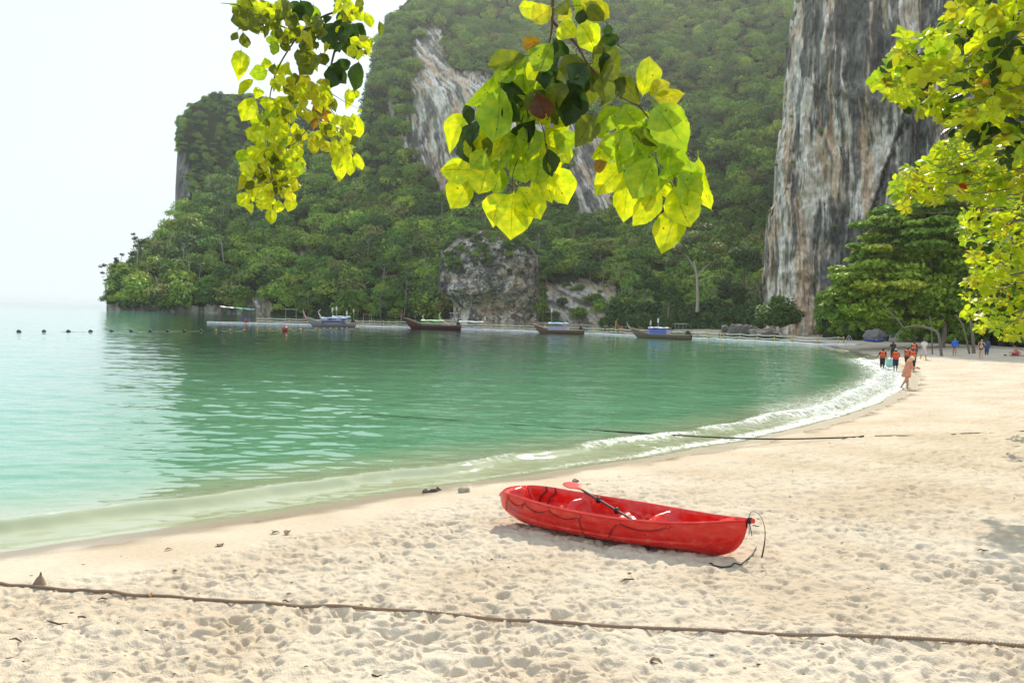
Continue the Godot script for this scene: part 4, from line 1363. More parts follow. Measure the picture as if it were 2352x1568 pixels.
func almond_tree():
	var g := RandomNumberGenerator.new()
	g.seed = 53
	var base := pt(2620, 1010, 14.0)
	base.y = sand_level(base.x, base.z) - 0.1
	var t := thing("almond_tree", "almond tree with round yellow green leaves, some red, reaching in from the right", "tree", base)
	put("trunk", limb([Vector3.ZERO, Vector3(-0.1, 2.2, 0.1), Vector3(0.2, 5.0, -0.1), Vector3(0.0, 8.5, 0.2), Vector3(0.3, 11.0, 0)], 0.26, 0.12, 10), bark, t)
	var zones := [
		# outline, nearest and farthest distance, rosettes, leaf length, tones
		[poly([2240, -80, 2190, 10, 2160, 66, 2100, 66, 2034, 92, 2046, 136, 2010, 182, 2022, 218, 2080, 236, 2090, 276, 2132, 268, 2150, 262, 2190, 300, 2230, 330, 2300, 360, 2480, 380, 2480, -80]), 11.0, 14.0, 560, 0.185, [0, 0, 0, 1, 1, 4, 3]],
		[poly([2190, 320, 2130, 356, 2072, 392, 2044, 440, 2062, 484, 2082, 478, 2100, 448, 2150, 462, 2200, 440, 2260, 460, 2352, 450, 2480, 470, 2480, 330, 2260, 330]), 14.0, 17.0, 480, 0.15, [0, 0, 0, 1, 1, 4]],
		[poly([2222, 448, 2270, 424, 2352, 410, 2480, 410, 2480, 800, 2300, 772, 2250, 758, 2212, 716, 2206, 690, 2222, 650, 2240, 610, 2220, 560, 2204, 515]), 17.0, 26.0, 1350, 0.165, [0, 0, 0, 1, 1, 4, 3]],
	]
	var ends := []
	var spots := []
	for z in zones:
		var outline: PackedVector2Array = z[0]
		var lo := Vector2(9e9, 9e9)
		var hi := -lo
		for p in outline:
			lo = lo.min(p)
			hi = hi.max(p)
		var n := 0
		while n < z[3]:
			var s := Vector2(g.randf_range(lo.x, hi.x), g.randf_range(lo.y, hi.y))
			if not Geometry2D.is_point_in_polygon(s, outline):
				continue
			# sprays leave gaps between them
			if n_mid.get_noise_2d(s.x * 0.022, s.y * 0.028) < -0.16 and g.randf() < 0.8:
				n += 1
				continue
			n += 1
			var d := g.randf_range(z[1], z[2])
			var mid := pt(s.x, s.y, d)
			ends.append(mid)
			var up := Vector3(g.randfn() * 0.5, g.randf_range(0.2, 1.0), g.randfn() * 0.5).normalized()
			if g.randf() < 0.35:
				up = Vector3(g.randfn(), -0.8, g.randfn()).normalized()
			var tone: int = z[5][g.randi() % z[5].size()]
			if n_mid.get_noise_2d(s.x * 0.012 + 5.0, s.y * 0.012) > 0.42:
				tone = 4
			var count := g.randi_range(4, 7)
			var turn := g.randf() * TAU
			var side := up.cross(Vector3.RIGHT if absf(up.x) < 0.8 else Vector3.BACK).normalized()
			for k in count:
				var a := turn + TAU * k / count + g.randf_range(-0.3, 0.3)
				var out := side.rotated(up, a)
				var y := (out + up * g.randf_range(-0.25, 0.7) + Vector3(0, -0.25, 0)).normalized()
				var x := y.cross(up).normalized()
				if x.length() < 0.5:
					continue
				var f := x.cross(y)
				var l: float = z[4] * g.randf_range(0.7, 1.15)
				var w := l * g.randf_range(0.72, 0.9)
				var tn := tone if g.randf() < 0.8 else int(z[5][g.randi() % z[5].size()])
				if g.randf() < 0.007:
					tn = 7
				elif g.randf() < 0.012:
					tn = 5
				spots.append([Transform3D(Basis(x * w, y * l, f * l), mid + y * 0.02 - base), tn, (mid - Vector3(0, EYE, 0)).length() / l, s])
	# the leaves that show largest inside the frame are parts of their own
	var order := []
	for i in spots.size():
		var s: Vector2 = spots[i][3]
		order.append([spots[i][2] + (0.0 if s.x < 2352 and s.y > 0 else 1000.0), i])
	order.sort_custom(func(a, b): return a[0] < b[0])
	var single := {}
	for k in 280:
		single[order[k][1]] = true
	var rest := []
	for k in 8:
		rest.append([])
	for i in spots.size():
		var q: Array = spots[i]
		if single.has(i):
			var o := MeshInstance3D.new()
			o.mesh = round_kinds[g.randi() % round_kinds.size()]
			o.material_override = leaf_tones[q[1]][g.randi() % 3]
			o.name = child_name(t, "leaf")
			o.transform = q[0]
			t.add_child(o, true)
		else:
			rest[q[1]].append([q[0], Color.WHITE])
	var m := plain_leaf()
	for k in 8:
		if rest[k].size():
			scatter("foliage", m, rest[k], leaf_tones[k][0], t)
	# limbs from the trunk towards the sprays
	for q in [[5.5, 2200, 120, 12.5], [6.5, 2290, 40, 12.5], [5.0, 2110, 180, 12.5], [4.5, 2150, 400, 15.5], [3.6, 2280, 380, 15.5], [3.4, 2290, 520, 18.5], [2.6, 2290, 640, 18.5], [2.4, 2330, 720, 18.0], [7.5, 2330, 10, 12.5]]:
		var a := Vector3(0.0, q[0], 0.0)
		var e := pt(q[1], q[2], q[3]) - base
		put("branch", limb([a, a.lerp(e, 0.35) + Vector3(0, 0.5, 0), a.lerp(e, 0.7) + Vector3(0, 0.35, 0), e], 0.06, 0.012, 6), bark, t)
	var twigs := Buf.new()
	for i in range(0, ends.size(), 3):
		var e: Vector3 = ends[i] - base
		var dir := Vector3(0.25, -0.05, 0.05) + Vector3(g.randfn(), g.randfn(), g.randfn()) * 0.12
		twigs.tube([e, e + dir, e + dir * 2.0 + Vector3(0.1, 0.12, 0)], [0.004, 0.006, 0.009], 4, false)
	var tw := put("twigs", twigs.mesh(), bark, t)
	tw.set_meta("kind", "stuff")

# ------------------------------------------------------------------ floating dock, buoys, boats
const DOCK := [[478, 152], [680, 153], [925, 151], [1060, 149], [1200, 146], [1340, 142], [1480, 136], [1600, 130], [1760, 125], [1850, 122], [1975, 113]]
func dock_at(x: float) -> Vector3:
	var d := 0.0
	for i in DOCK.size() - 1:
		if x <= DOCK[i + 1][0] or i == DOCK.size() - 2:
			d = lerpf(DOCK[i][1], DOCK[i + 1][1], (x - DOCK[i][0]) / (DOCK[i + 1][0] - DOCK[i][0]))
			break
	var p := pt(x, 750, d)
	p.y = maxf(0.0, sand_level(p.x, p.z)) if x > 1800 else 0.0
	return p

func build_dock():
	var start := dock_at(478)
	var t := thing("pontoon_dock", "long floating dock of pale grey plastic cubes with yellow rope posts across the bay", "dock", start)
	# the cubes: chamfered boxes with a lug at each corner
	var b := Buf.new()
	var ring := func(h: float, s: float) -> Array:
		var o := []
		var c := 0.06
		for q in [[1, 1 - c * 2], [1 - c * 2, 1], [-1 + c * 2, 1], [-1, 1 - c * 2], [-1, -1 + c * 2], [-1 + c * 2, -1], [1 - c * 2, -1], [1, -1 + c * 2]]:
			o.append(Vector3(q[0] * s, h, -q[1] * s))
		return o
	b.loft([ring.call(-0.12, 0.22), ring.call(-0.08, 0.238), ring.call(0.27, 0.238), ring.call(0.31, 0.215)])
	b.box(Vector3(0.0, 0.08, 0.25), Vector3(0.05, 0.12, 0.03))
	var cube := b.mesh()
	var grey := [mat(lin(0.80, 0.81, 0.82), 0.5), mat(lin(0.72, 0.73, 0.74), 0.55), mat(lin(0.84, 0.84, 0.83), 0.5)]
	var back := []
	var x := 478.0
	var count := 0
	var g := RandomNumberGenerator.new()
	g.seed = 90
	while x < 1972.0 and count < 290:
		var p := dock_at(x)
		var q := dock_at(x + 2.0)
		var along := Vector3(q.x - p.x, 0, q.z - p.z).normalized()
		var basis := Basis(along, Vector3.UP, along.cross(Vector3.UP))
		var o := put("float_cube", cube, grey[g.randi() % 3], t)
		var bob := Vector3(0, 0.02 * sin(x * 0.07) + g.randf_range(-0.01, 0.01), 0)
		o.transform = Transform3D(basis, p - start + bob)
		var far := p - start + basis.z * -0.5
		back.append([Transform3D(basis, far + bob), Color.WHITE])
		x += 0.5 / Vector2(q.x - p.x, q.z - p.z).length() * 2.0
		count += 1
	scatter("float_cubes", cube, back, grey[1], t)
	var yellow := mat(lin(0.62, 0.43, 0.06), 0.6)
	var white := mat(lin(0.78, 0.76, 0.70), 0.8)
	var posts := []
	for z in [[590, 601, 621, 664, 706, 737, 776, 800, 818, 832], [849, 860, 880, 892, 911, 1041, 1053, 1108, 1128, 1140, 1160, 1171, 1192, 1204], [1337, 1362, 1371, 1405, 1426], [1477, 1624, 1656, 1662, 1701, 1740, 1780, 1822, 1879, 1927, 1939]]:
		posts.append_array(z)
	var b2 := Buf.new()
	b2.tube([Vector3(0, 0.25, 0), Vector3(0, 1.3, 0)], 0.075, 6)
	b2.tube([Vector3(0, 0.28, 0), Vector3(0, 0.36, 0)], 0.10, 8)
	var post := b2.mesh()
	var last := Vector3.ZERO
	var last_x := -999.0
	var far_side := false
	for px in posts:
		var p := dock_at(px) - start
		far_side = false
		var o := put("rail_post", post, yellow, t)
		o.position = p + Vector3(0, 0, 0.12)
		o.rotation = Vector3(g.randf_range(-0.05, 0.05), 0, g.randf_range(-0.05, 0.05))
		if px - last_x < 160:
			for h in [0.72, 1.22]:
				var pts := []
				for k in 9:
					var s := k / 8.0
					pts.append(last.lerp(o.position, s) + Vector3(0, h - 4.0 * s * (1.0 - s) * (0.10 + 0.07 * g.randf()), 0))
				var r := Buf.new()
				r.tube(pts, 0.052, 5)
				put("hand_rope", r.mesh(), white, t)
		last = o.position
		last_x = px
	# step frame at the landward end
	var f := dock_at(1952) - start
	var b3 := Buf.new()
	for s in [-0.3, 0.3]:
		b3.tube([f + Vector3(s - 0.25, 0.3, 0), f + Vector3(s * 0.5, 1.35, 0), f + Vector3(s + 0.35, 0.3, 0)], 0.035, 6)
	b3.tube([f + Vector3(-0.15, 1.35, 0), f + Vector3(0.15, 1.35, 0)], 0.035, 6)
	put("step_frame", b3.mesh(), grey[0], t)
	build_shelter(g)
	build_buoys(g)

# open shelter at the outer end of the dock
func build_shelter(g: RandomNumberGenerator):
	var a := dock_at(507)
	var e := dock_at(581)
	a.y = 0.30; e.y = 0.30
	var t := thing("dock_shelter", "open shelter with a sagging green and white cloth roof at the dock's outer end", "shelter", a)
	var along := (e - a)
	var wood := mat(lin(0.10, 0.095, 0.085), 0.9)
	var back := Vector3(0, 0, -0.9)
	for s in [0.0, 0.22, 0.42, 0.62, 0.82, 1.0]:
		var b := Buf.new()
		var p: Vector3 = along * s + (back if fmod(s * 10.0, 4.0) > 1.9 else Vector3.ZERO)
		b.tube([p, p + Vector3(0.06, 3.0 - 0.5 * s * 0.4, 0)], 0.065, 6)
		put("post", b.mesh(), wood, t)
	for h in [[0.0, 0.55, Color(0.60, 0.63, 0.58)], [0.40, 1.0, Color(0.05, 0.36, 0.24)]]:
		var v := PackedVector3Array()
		for r in 5:
			for k in 9:
				var s := lerpf(h[0], h[1], k / 8.0)
				var sag := 0.16 * sin(PI * fmod(s * 4.0, 1.0))
				v.append(along * s + Vector3(0, 2.98 - 0.45 * s - sag + 0.10 * (r % 2) + (0.05 if h[0] > 0.0 else 0.0), 0.7 - 0.6 * r))
		var sh := sheet(v, 9, 5)
		put("roof_cloth", sh, twosided(lin(h[2].r, h[2].g, h[2].b)), t)
	var b4 := Buf.new()
	b4.box(along * 0.72 + Vector3(0, 0.55, -0.4), Vector3(1.6, 0.9, 0.7))
	put("counter", b4.mesh(), mat(lin(0.08, 0.12, 0.20), 0.7), t)
	var b5 := Buf.new()
	b5.tube([along * 0.78 + Vector3(0, 0.0, 0.15), along * 0.78 + Vector3(0, 0.15, 0.15), along * 0.78 + Vector3(0, 0.65, 0.15), along * 0.78 + Vector3(0, 0.72, 0.15)], [0.26, 0.30, 0.30, 0.2], 10)
	tag(put("red_barrel", shifted(b5, a), mat(lin(0.50, 0.07, 0.04), 0.5)), "red barrel standing on the dock under the green and white shelter", "barrel")

func shifted(b: Buf, by: Vector3) -> ArrayMesh:
	for i in b.v.size():
		b.v[i] += by
	return b.mesh()

func twosided(c: Color, rough := 0.8) -> StandardMaterial3D:
	var key := "two" + c.to_html()
	if not mats.has(key):
		var m := StandardMaterial3D.new()
		m.albedo_color = c
		m.roughness = rough
		m.cull_mode = BaseMaterial3D.CULL_DISABLED
		m.backlight_enabled = true
		m.backlight = lin(0.3, 0.3, 0.3)
		mats[key] = m
	return mats[key]

func build_buoys(g: RandomNumberGenerator):
	var row := []
	for q in [[42, 761.2], [100, 761.0], [156, 760.9], [207, 760.8]]:
		row.append([q[0], q[1], 0])
	for X in [180, 342, 503, 647, 788, 925, 1052, 1172, 1287, 1397, 1498, 1590, 1672, 1758]:
		var x: float = (350.0 + X / 2.138) / 1.7007
		if x > 225.0:
			row.append([x, 760.8 - (x - 255.0) * 0.006, 0 if x < 470 else 1])
	for X in [1890, 1953, 2010, 2058, 2105, 2147, 2230]:
		row.append([(350.0 + X / 2.138) / 1.7007, 756.0 - (X - 1890.0) * 0.0045, 1])
	var dark := mat(lin(0.035, 0.035, 0.030), 0.5)
	var yellow := mat(lin(0.30, 0.24, 0.06), 0.5)
	var b := Buf.new()
	var rings := []
	for q in [[-0.14, 0.05], [-0.13, 0.12], [-0.08, 0.17], [0.0, 0.19], [0.08, 0.17], [0.13, 0.12], [0.15, 0.05]]:
		var ring := []
		for k in 10:
			var a := TAU * k / 10
			ring.append(Vector3(q[0] * 1.15, sin(a) * q[1], cos(a) * q[1]))
		rings.append(ring)
	b.loft(rings)
	var floats := b.mesh()
	var e := Buf.new()
	for s in [-1, 1]:
		e.tube([Vector3(0.17 * s, 0, 0), Vector3(0.24 * s, 0.0, 0)], 0.045, 8)
	var ends := e.mesh()
	var line_pts := []
	var first_yellow := 0
	while row[first_yellow][2] == 0:
		first_yellow += 1
	for i in row.size():
		var p := on_level(row[i][0], row[i][1], 0.05)
		line_pts.append(p)
		var where: String = ["dark float at the outer left end of the buoy line", "yellowish float at the end of the buoy line nearest the dock"][0 if i == 0 else 1]
		var dim: bool = row[i][2] == 0
		var label: String = "%s float from the left of the buoy line, dark, on pale open water" % ORDINALS[i % 17] if dim else "%s dull yellow float from the left, where the buoy line crosses dark green water" % ORDINALS[(i - first_yellow) % 17]
		if i == 0 or i == row.size() - 1:
			label = where
		var o := thing("buoy", label, "buoy", p + Vector3(0, 0.02, 0), g.randf_range(-0.4, 0.4), "floats of the buoy line")
		var grow := 1.5 if i == row.size() - 1 or i == 17 else 1.0
		put("float_body", floats, dark if row[i][2] == 0 else yellow, o).scale = Vector3.ONE * grow
		put("end_cap", ends, dark, o).scale = Vector3.ONE * grow
	var r := Buf.new()
	var path := []
	for i in line_pts.size() - 1:
		for k in 6:
			path.append(line_pts[i].lerp(line_pts[i + 1], k / 6.0) - Vector3(0, 0.03 + 0.03 * sin(PI * k / 6.0), 0) - line_pts[0])
	r.tube(path, 0.018, 4, false)
	var o2 := put("buoy_line", r.mesh(), mat(lin(0.30, 0.30, 0.24), 0.8))
	o2.position = line_pts[0]
	tag(o2, "thin line that strings the row of floats together across the water", "rope")
	var big := on_level((350.0 + 1630 / 2.138) / 1.7007, 757.5, 0.2)
	var t := thing("marker_buoy", "large round red marker buoy beside the row of small floats", "buoy", big)
	var s := Buf.new()
	s.ball(Vector3(0, 0.12, 0), Vector3(0.42, 0.42, 0.42), 10, 14)
	put("ball", s.mesh(), mat(lin(0.33, 0.055, 0.05), 0.45), t)
	var s2 := Buf.new()
	s2.tube([Vector3(0, 0.52, 0), Vector3(0, 0.66, 0)], 0.07, 8)
	put("eye", s2.mesh(), dark, t)

# a long-tail boat, bow along +X, its keel line at the water
func longtail(label: String, bow: Vector3, stern: Vector3, o: Dictionary) -> Node3D:
	var long := Vector2(bow.x - stern.x, bow.z - stern.z).length()
	var mid := (bow + stern) * 0.5
	mid.y = 0.0
	var dir := (bow - stern)
	var t := thing("longtail_boat", label, "boat", mid, atan2(-dir.z, dir.x))
	var beam: float = o.get("beam", 1.9)
	var side: float = o.get("side", 0.62)
	var rise: float = o.get("rise", 1.0)
	var prow: float = o.get("prow", 1.6)
	var n := 26
	var rings := []
	var rail := [[], []]
	var floor_v := PackedVector3Array()
	for i in n:
		var s := float(i) / (n - 1)
		var x := lerpf(-long / 2, long / 2, s)
		var half := beam / 2 * (0.66 + 0.34 * smoothstep(0.0, 0.35, s)) * (1.0 - pow(smoothstep(0.45, 1.0, s), 1.5) * 0.95)
		var top := side + rise * pow(smoothstep(0.42, 1.0, s), 1.8) + 0.16 * pow(1.0 - s, 3.0)
		var keel := -0.22 + (top + 0.05) * pow(smoothstep(0.72, 1.0, s), 2.2) + 0.14 * pow(1.0 - s, 4.0)
		var ring := []
		var prof := [[1.0, 1.0], [0.97, 0.72], [0.90, 0.45], [0.74, 0.2], [0.42, 0.05], [0.0, 0.0]]
		for q in prof:
			ring.append(Vector3(x, lerpf(keel, top, q[1]), half * q[0]))
		for k in [4, 3, 2, 1, 0]:
			ring.append(Vector3(x, lerpf(keel, top, prof[k][1]), -half * prof[k][0]))
		var inner := maxf(half - 0.07, half * 0.5)
		var low := lerpf(keel, top, 0.3)
		ring.append(Vector3(x, top, -inner))
		ring.append(Vector3(x, low, -inner * 0.72))
		ring.append(Vector3(x, low, inner * 0.72))
		ring.append(Vector3(x, top, inner))
		rings.append(ring)
		for e in 2:
			rail[e].append(Vector3(x, top + 0.02, half * (1.0 if e == 0 else -1.0)))
	var b := Buf.new()
	b.loft(rings)
	put("hull", b.mesh(), mat(o.hull, 0.6), t)
	for e in 2:
		var r := Buf.new()
		r.tube(rail[e], 0.055, 5)
		put("gunwale", r.mesh(), mat(o.get("rail", o.hull), 0.6), t)
	# the tall curved prow post
	var tip := Vector3(long / 2, side + rise, 0)
	var p := Buf.new()
	p.tube([tip + Vector3(-1.1, -0.55, 0), tip + Vector3(-0.3, -0.12, 0), tip + Vector3(0.10, prow * 0.35, 0), tip + Vector3(0.28, prow * 0.7, 0), tip + Vector3(0.30 - o.get("hook", 0.0), prow, 0)], [0.10, 0.13, 0.11, 0.09, 0.06], 7)
	var prow_part := put("prow", p.mesh(), mat(o.get("prow_color", o.hull), 0.6), t)
	var k := 0
	for c in o.get("ribbons", []):
		var w := Buf.new()
		var x0 := tip + Vector3(0.16 + 0.05 * k, prow * (0.62 - 0.12 * k), 0.10)
		var drop: float = o.get("drop", 1.1)
		w.tube([x0 + Vector3(-0.08, 0.10, 0), x0 + Vector3(0, 0, 0.06), x0 + Vector3(0.05, -drop * 0.5, 0.10), x0 + Vector3(0.0, -drop * (1.0 - 0.2 * k), 0.08)], [0.13, 0.11, 0.09, 0.04], 6)
		put("ribbon", w.mesh(), twosided(c), prow_part)
		k += 1
	if o.has("roof"):
		# [from, to, height, colour, side-cloth colour or none]
		for f in o.roof:
			var x0: float = f[0] * long - long / 2
			var x1: float = f[1] * long - long / 2
			var h: float = f[2]
			var hw := beam * 0.5
			var outer := []
			for i in 7:
				var ring := []
				var x := lerpf(x0, x1, i / 6.0)
				var up := 0.05 * sin(i * 2.2)
				for q in [[-1.0, 0.0], [-0.6, 0.14], [0.0, 0.2], [0.6, 0.14], [1.0, 0.0], [0.6, 0.09], [0.0, 0.14], [-0.6, 0.09]]:
					ring.append(Vector3(x, h + q[1] + up, -q[0] * hw))
				rings = ring
				outer.append(ring)
			var c := Buf.new()
			c.loft(outer)
			var roof_part := put("roof", c.mesh(), mat(f[3], 0.7), t)
			for s in [-1, 1]:
				for i in 3:
					var px := Buf.new()
					var x := lerpf(x0 + 0.15, x1 - 0.15, i / 2.0)
					px.tube([Vector3(x, side - 0.1, s * hw * 0.86), Vector3(x, h + 0.03, s * hw * 0.93)], 0.035, 5)
					put("roof_post", px.mesh(), mat(lin(0.33, 0.30, 0.26), 0.8), roof_part)
			if f.size() > 4:
				for s in [-1, 1]:
					var cv := PackedVector3Array()
					for r in 3:
						for i in 13:
							var x := lerpf(x0 + 0.2, x1 - 0.1, i / 12.0)
							cv.append(Vector3(x, lerpf(side - 0.05, h - f[5], r / 2.0), s * (hw * 0.95 + 0.03 * (i % 2))))
					put("side_cloth", sheet(cv, 13, 3, PackedColorArray(), PackedByteArray(), PackedVector3Array(), PackedVector2Array(), Vector3(0, 0, s)), twosided(f[4]), roof_part)
	if o.get("engine", true):
		var black := mat(lin(0.02, 0.02, 0.02), 0.5)
		var en := Buf.new()
		var ex := -long / 2 + 0.5
		en.box(Vector3(ex, side + 0.42, 0), Vector3(0.7, 0.42, 0.4))
		en.box(Vector3(ex + 0.05, side + 0.72, 0), Vector3(0.4, 0.24, 0.3))
		en.tube([Vector3(ex + 0.3, side + 0.45, 0), Vector3(ex + 1.2, side + 0.85, 0.1)], 0.03, 5)
		en.tube([Vector3(ex, side + 0.1, 0), Vector3(ex, side + 0.4, 0)], 0.08, 6)
		var engine_part := put("engine", en.mesh(), black, t)
		var sh := Buf.new()
		var reach: float = o.get("tail", 2.4)
		sh.tube([Vector3(ex - 0.3, side + 0.4, 0), Vector3(ex - 0.3 - reach, 0.22, 0.15)], [0.045, 0.03], 6)
		put("tail_shaft", sh.mesh(), black, engine_part)
	for q in o.get("poles", []):
		# [place along, height, colour of the flag]
		var pl := Buf.new()
		var x: float = q[0] * long - long / 2
		pl.tube([Vector3(x, side, 0.3), Vector3(x + 0.12, q[1], 0.3)], 0.03, 5)
		var pole_part := put("pole", pl.mesh(), mat(lin(0.5, 0.5, 0.48), 0.7), t)
		var fl := PackedVector3Array()
		for r in 4:
			for i in 3:
				fl.append(Vector3(x + 0.12 + (i - 1) * 0.13, q[1] + 0.1 - r * 0.24, 0.3 + 0.06 * sin(r + i)))
		put("flag", sheet(fl, 3, 4, PackedColorArray(), PackedByteArray(), PackedVector3Array(), PackedVector2Array(), Vector3.BACK), twosided(q[2]), pole_part)
	if o.has("frame"):
		# [from, to, height, top colour]: an open frame with a small flat panel
		var f: Array = o.frame
		var fb := Buf.new()
		var x0: float = f[0] * long - long / 2
		var x1: float = f[1] * long - long / 2
		for z in [-0.6, 0.6]:
			fb.tube([Vector3(x0, side, z), Vector3(x0, f[2], z), Vector3(x1, f[2], z), Vector3(x1, side, z)], 0.04, 5)
		var frame_part := put("frame", fb.mesh(), mat(lin(0.42, 0.40, 0.37), 0.7), t)
		var pb := Buf.new()
		pb.box(Vector3((x0 + x1) / 2, f[2] + 0.09, 0), Vector3(absf(x1 - x0) + 0.5, 0.07, 1.5))
		put("panel", pb.mesh(), mat(f[3], 0.5), frame_part)
	# thwarts
	for s in [0.2, 0.42, 0.6, 0.75]:
		var th := Buf.new()
		th.box(Vector3(s * long - long / 2, side * 0.72, 0), Vector3(0.25, 0.05, beam * (0.78 if s < 0.7 else 0.5)))
		put("thwart", th.mesh(), mat(lin(0.25, 0.18, 0.11), 0.8), t)
	return t

func build_boats():
	var at := func(x: float, d: float) -> Vector3:
		var p := pt(x, 750, d)
		p.y = 0.0
		return p
	var white := lin(0.66, 0.65, 0.62)
	var red := lin(0.55, 0.03, 0.03)
	longtail("grey long-tail boat with blue roof and red prow ribbon, nearest the shelter", at.call(699, 148.5), at.call(816, 146.5), {"hull": lin(0.27, 0.25, 0.24), "rail": lin(0.45, 0.40, 0.35), "prow": 1.5, "prow_color": lin(0.52, 0.45, 0.40), "rise": 1.0, "ribbons": [red], "drop": 2.1, "roof": [[0.16, 0.66, 1.55, lin(0.28, 0.42, 0.68), lin(0.05, 0.07, 0.24), 0.35]], "tail": 1.2})
	longtail("white prowed boat with a pale blue roof behind the grey boat", at.call(733, 158), at.call(812, 157), {"hull": lin(0.38, 0.34, 0.31), "prow": 1.5, "prow_color": white, "rise": 1.1, "hook": 0.5, "poles": [[0.62, 3.6, white], [0.5, 3.8, white], [0.2, 2.9, white], [0.0, 3.4, lin(0.6, 0.25, 0.03)]], "roof": [[0.1, 0.62, 1.75, lin(0.50, 0.56, 0.68)]], "engine": false})
	longtail("white topped boat with an open frame, moored beyond the dock near the shelter", at.call(640, 160), at.call(700, 160), {"hull": lin(0.16, 0.13, 0.11), "prow": 0.3, "rise": 0.3, "frame": [0.35, 0.75, 3.0, white], "engine": false})
	longtail("small boat with a red awning on a frame behind the dock", at.call(806, 158), at.call(868, 158), {"hull": lin(0.17, 0.14, 0.12), "prow": 0.4, "rise": 0.4, "frame": [0.25, 0.55, 2.4, lin(0.42, 0.10, 0.07)], "engine": true, "tail": 1.0})
	longtail("dark red brown long-tail boat with tall prow and light green awning", at.call(923, 148), at.call(1058, 145), {"hull": lin(0.075, 0.022, 0.014), "rail": lin(0.34, 0.22, 0.16), "prow": 2.1, "rise": 1.35, "prow_color": lin(0.14, 0.03, 0.02), "hook": 0.5, "side": 0.72, "ribbons": [red, lin(0.45, 0.45, 0.45)], "drop": 2.3, "roof": [[0.28, 0.66, 1.6, lin(0.42, 0.66, 0.34), lin(0.03, 0.20, 0.05), 0.55]], "tail": 4.6})
	longtail("boat with pale green prow cloth behind the dark red brown boat", at.call(1010, 156), at.call(1072, 155), {"hull": lin(0.30, 0.20, 0.13), "rail": lin(0.5, 0.45, 0.38), "prow": 1.5, "prow_color": lin(0.40, 0.55, 0.20), "rise": 1.2, "hook": 0.55, "ribbons": [lin(0.45, 0.62, 0.22)], "drop": 1.2, "frame": [0.2, 0.6, 3.2, white], "engine": false})
	longtail("boat with pale green wrapped prow half hidden by the light green awning", at.call(972, 157), at.call(1040, 156), {"hull": lin(0.26, 0.18, 0.12), "prow": 1.2, "prow_color": lin(0.42, 0.58, 0.25), "rise": 1.0, "hook": 0.6, "ribbons": [lin(0.45, 0.62, 0.22)], "drop": 1.0, "engine": false})
	longtail("low white roofed boat beyond the dock before the undercut rock", at.call(1048, 157), at.call(1118, 156), {"hull": lin(0.30, 0.28, 0.26), "prow": 0.2, "rise": 0.3, "roof": [[0.08, 0.9, 1.45, lin(0.62, 0.66, 0.72)]], "poles": [[0.05, 2.6, lin(0.15, 0.55, 0.12)]], "engine": false})
	longtail("brown long-tail boat with blue roof, lilac side cloth and a flag pole", at.call(1222, 141), at.call(1341, 138), {"hull": lin(0.15, 0.085, 0.045), "rail": lin(0.50, 0.36, 0.24), "prow": 1.15, "prow_color": lin(0.38, 0.20, 0.11), "rise": 0.95, "ribbons": [lin(0.50, 0.16, 0.10), lin(0.5, 0.28, 0.2)], "drop": 1.5, "roof": [[0.28, 0.66, 1.85, lin(0.26, 0.50, 0.76), lin(0.42, 0.42, 0.62), 0.55]], "frame": [0.14, 0.22, 2.6, lin(0.08, 0.09, 0.12)], "poles": [[0.62, 4.6, white]], "tail": 1.6})
	longtail("boat with orange prow and yellow ribbons behind the dock right of the lilac clothed boat", at.call(1418, 139), at.call(1478, 144), {"hull": lin(0.22, 0.13, 0.07), "prow": 1.5, "prow_color": lin(0.42, 0.14, 0.03), "rise": 1.1, "hook": 0.45, "ribbons": [lin(0.62, 0.45, 0.04), lin(0.6, 0.38, 0.05)], "drop": 2.2, "engine": false})
	longtail("dark brown boat with a bare prow behind the blue cabin boat", at.call(1470, 137), at.call(1520, 139), {"hull": lin(0.13, 0.08, 0.05), "prow": 1.0, "rise": 0.9, "engine": false})
	longtail("weathered olive brown long-tail boat with a bright blue cabin", at.call(1444, 129), at.call(1588, 124), {"hull": lin(0.15, 0.115, 0.065), "rail": lin(0.33, 0.26, 0.17), "prow": 1.0, "prow_color": lin(0.42, 0.36, 0.29), "rise": 0.95, "side": 0.66, "roof": [[0.33, 0.64, 1.72, lin(0.40, 0.46, 0.74), lin(0.09, 0.17, 0.58), 0.22]], "frame": [0.10, 0.22, 2.5, lin(0.33, 0.36, 0.36)], "poles": [[0.64, 2.9, lin(0.55, 0.25, 0.2)], [0.52, 3.3, white]], "tail": 4.6})

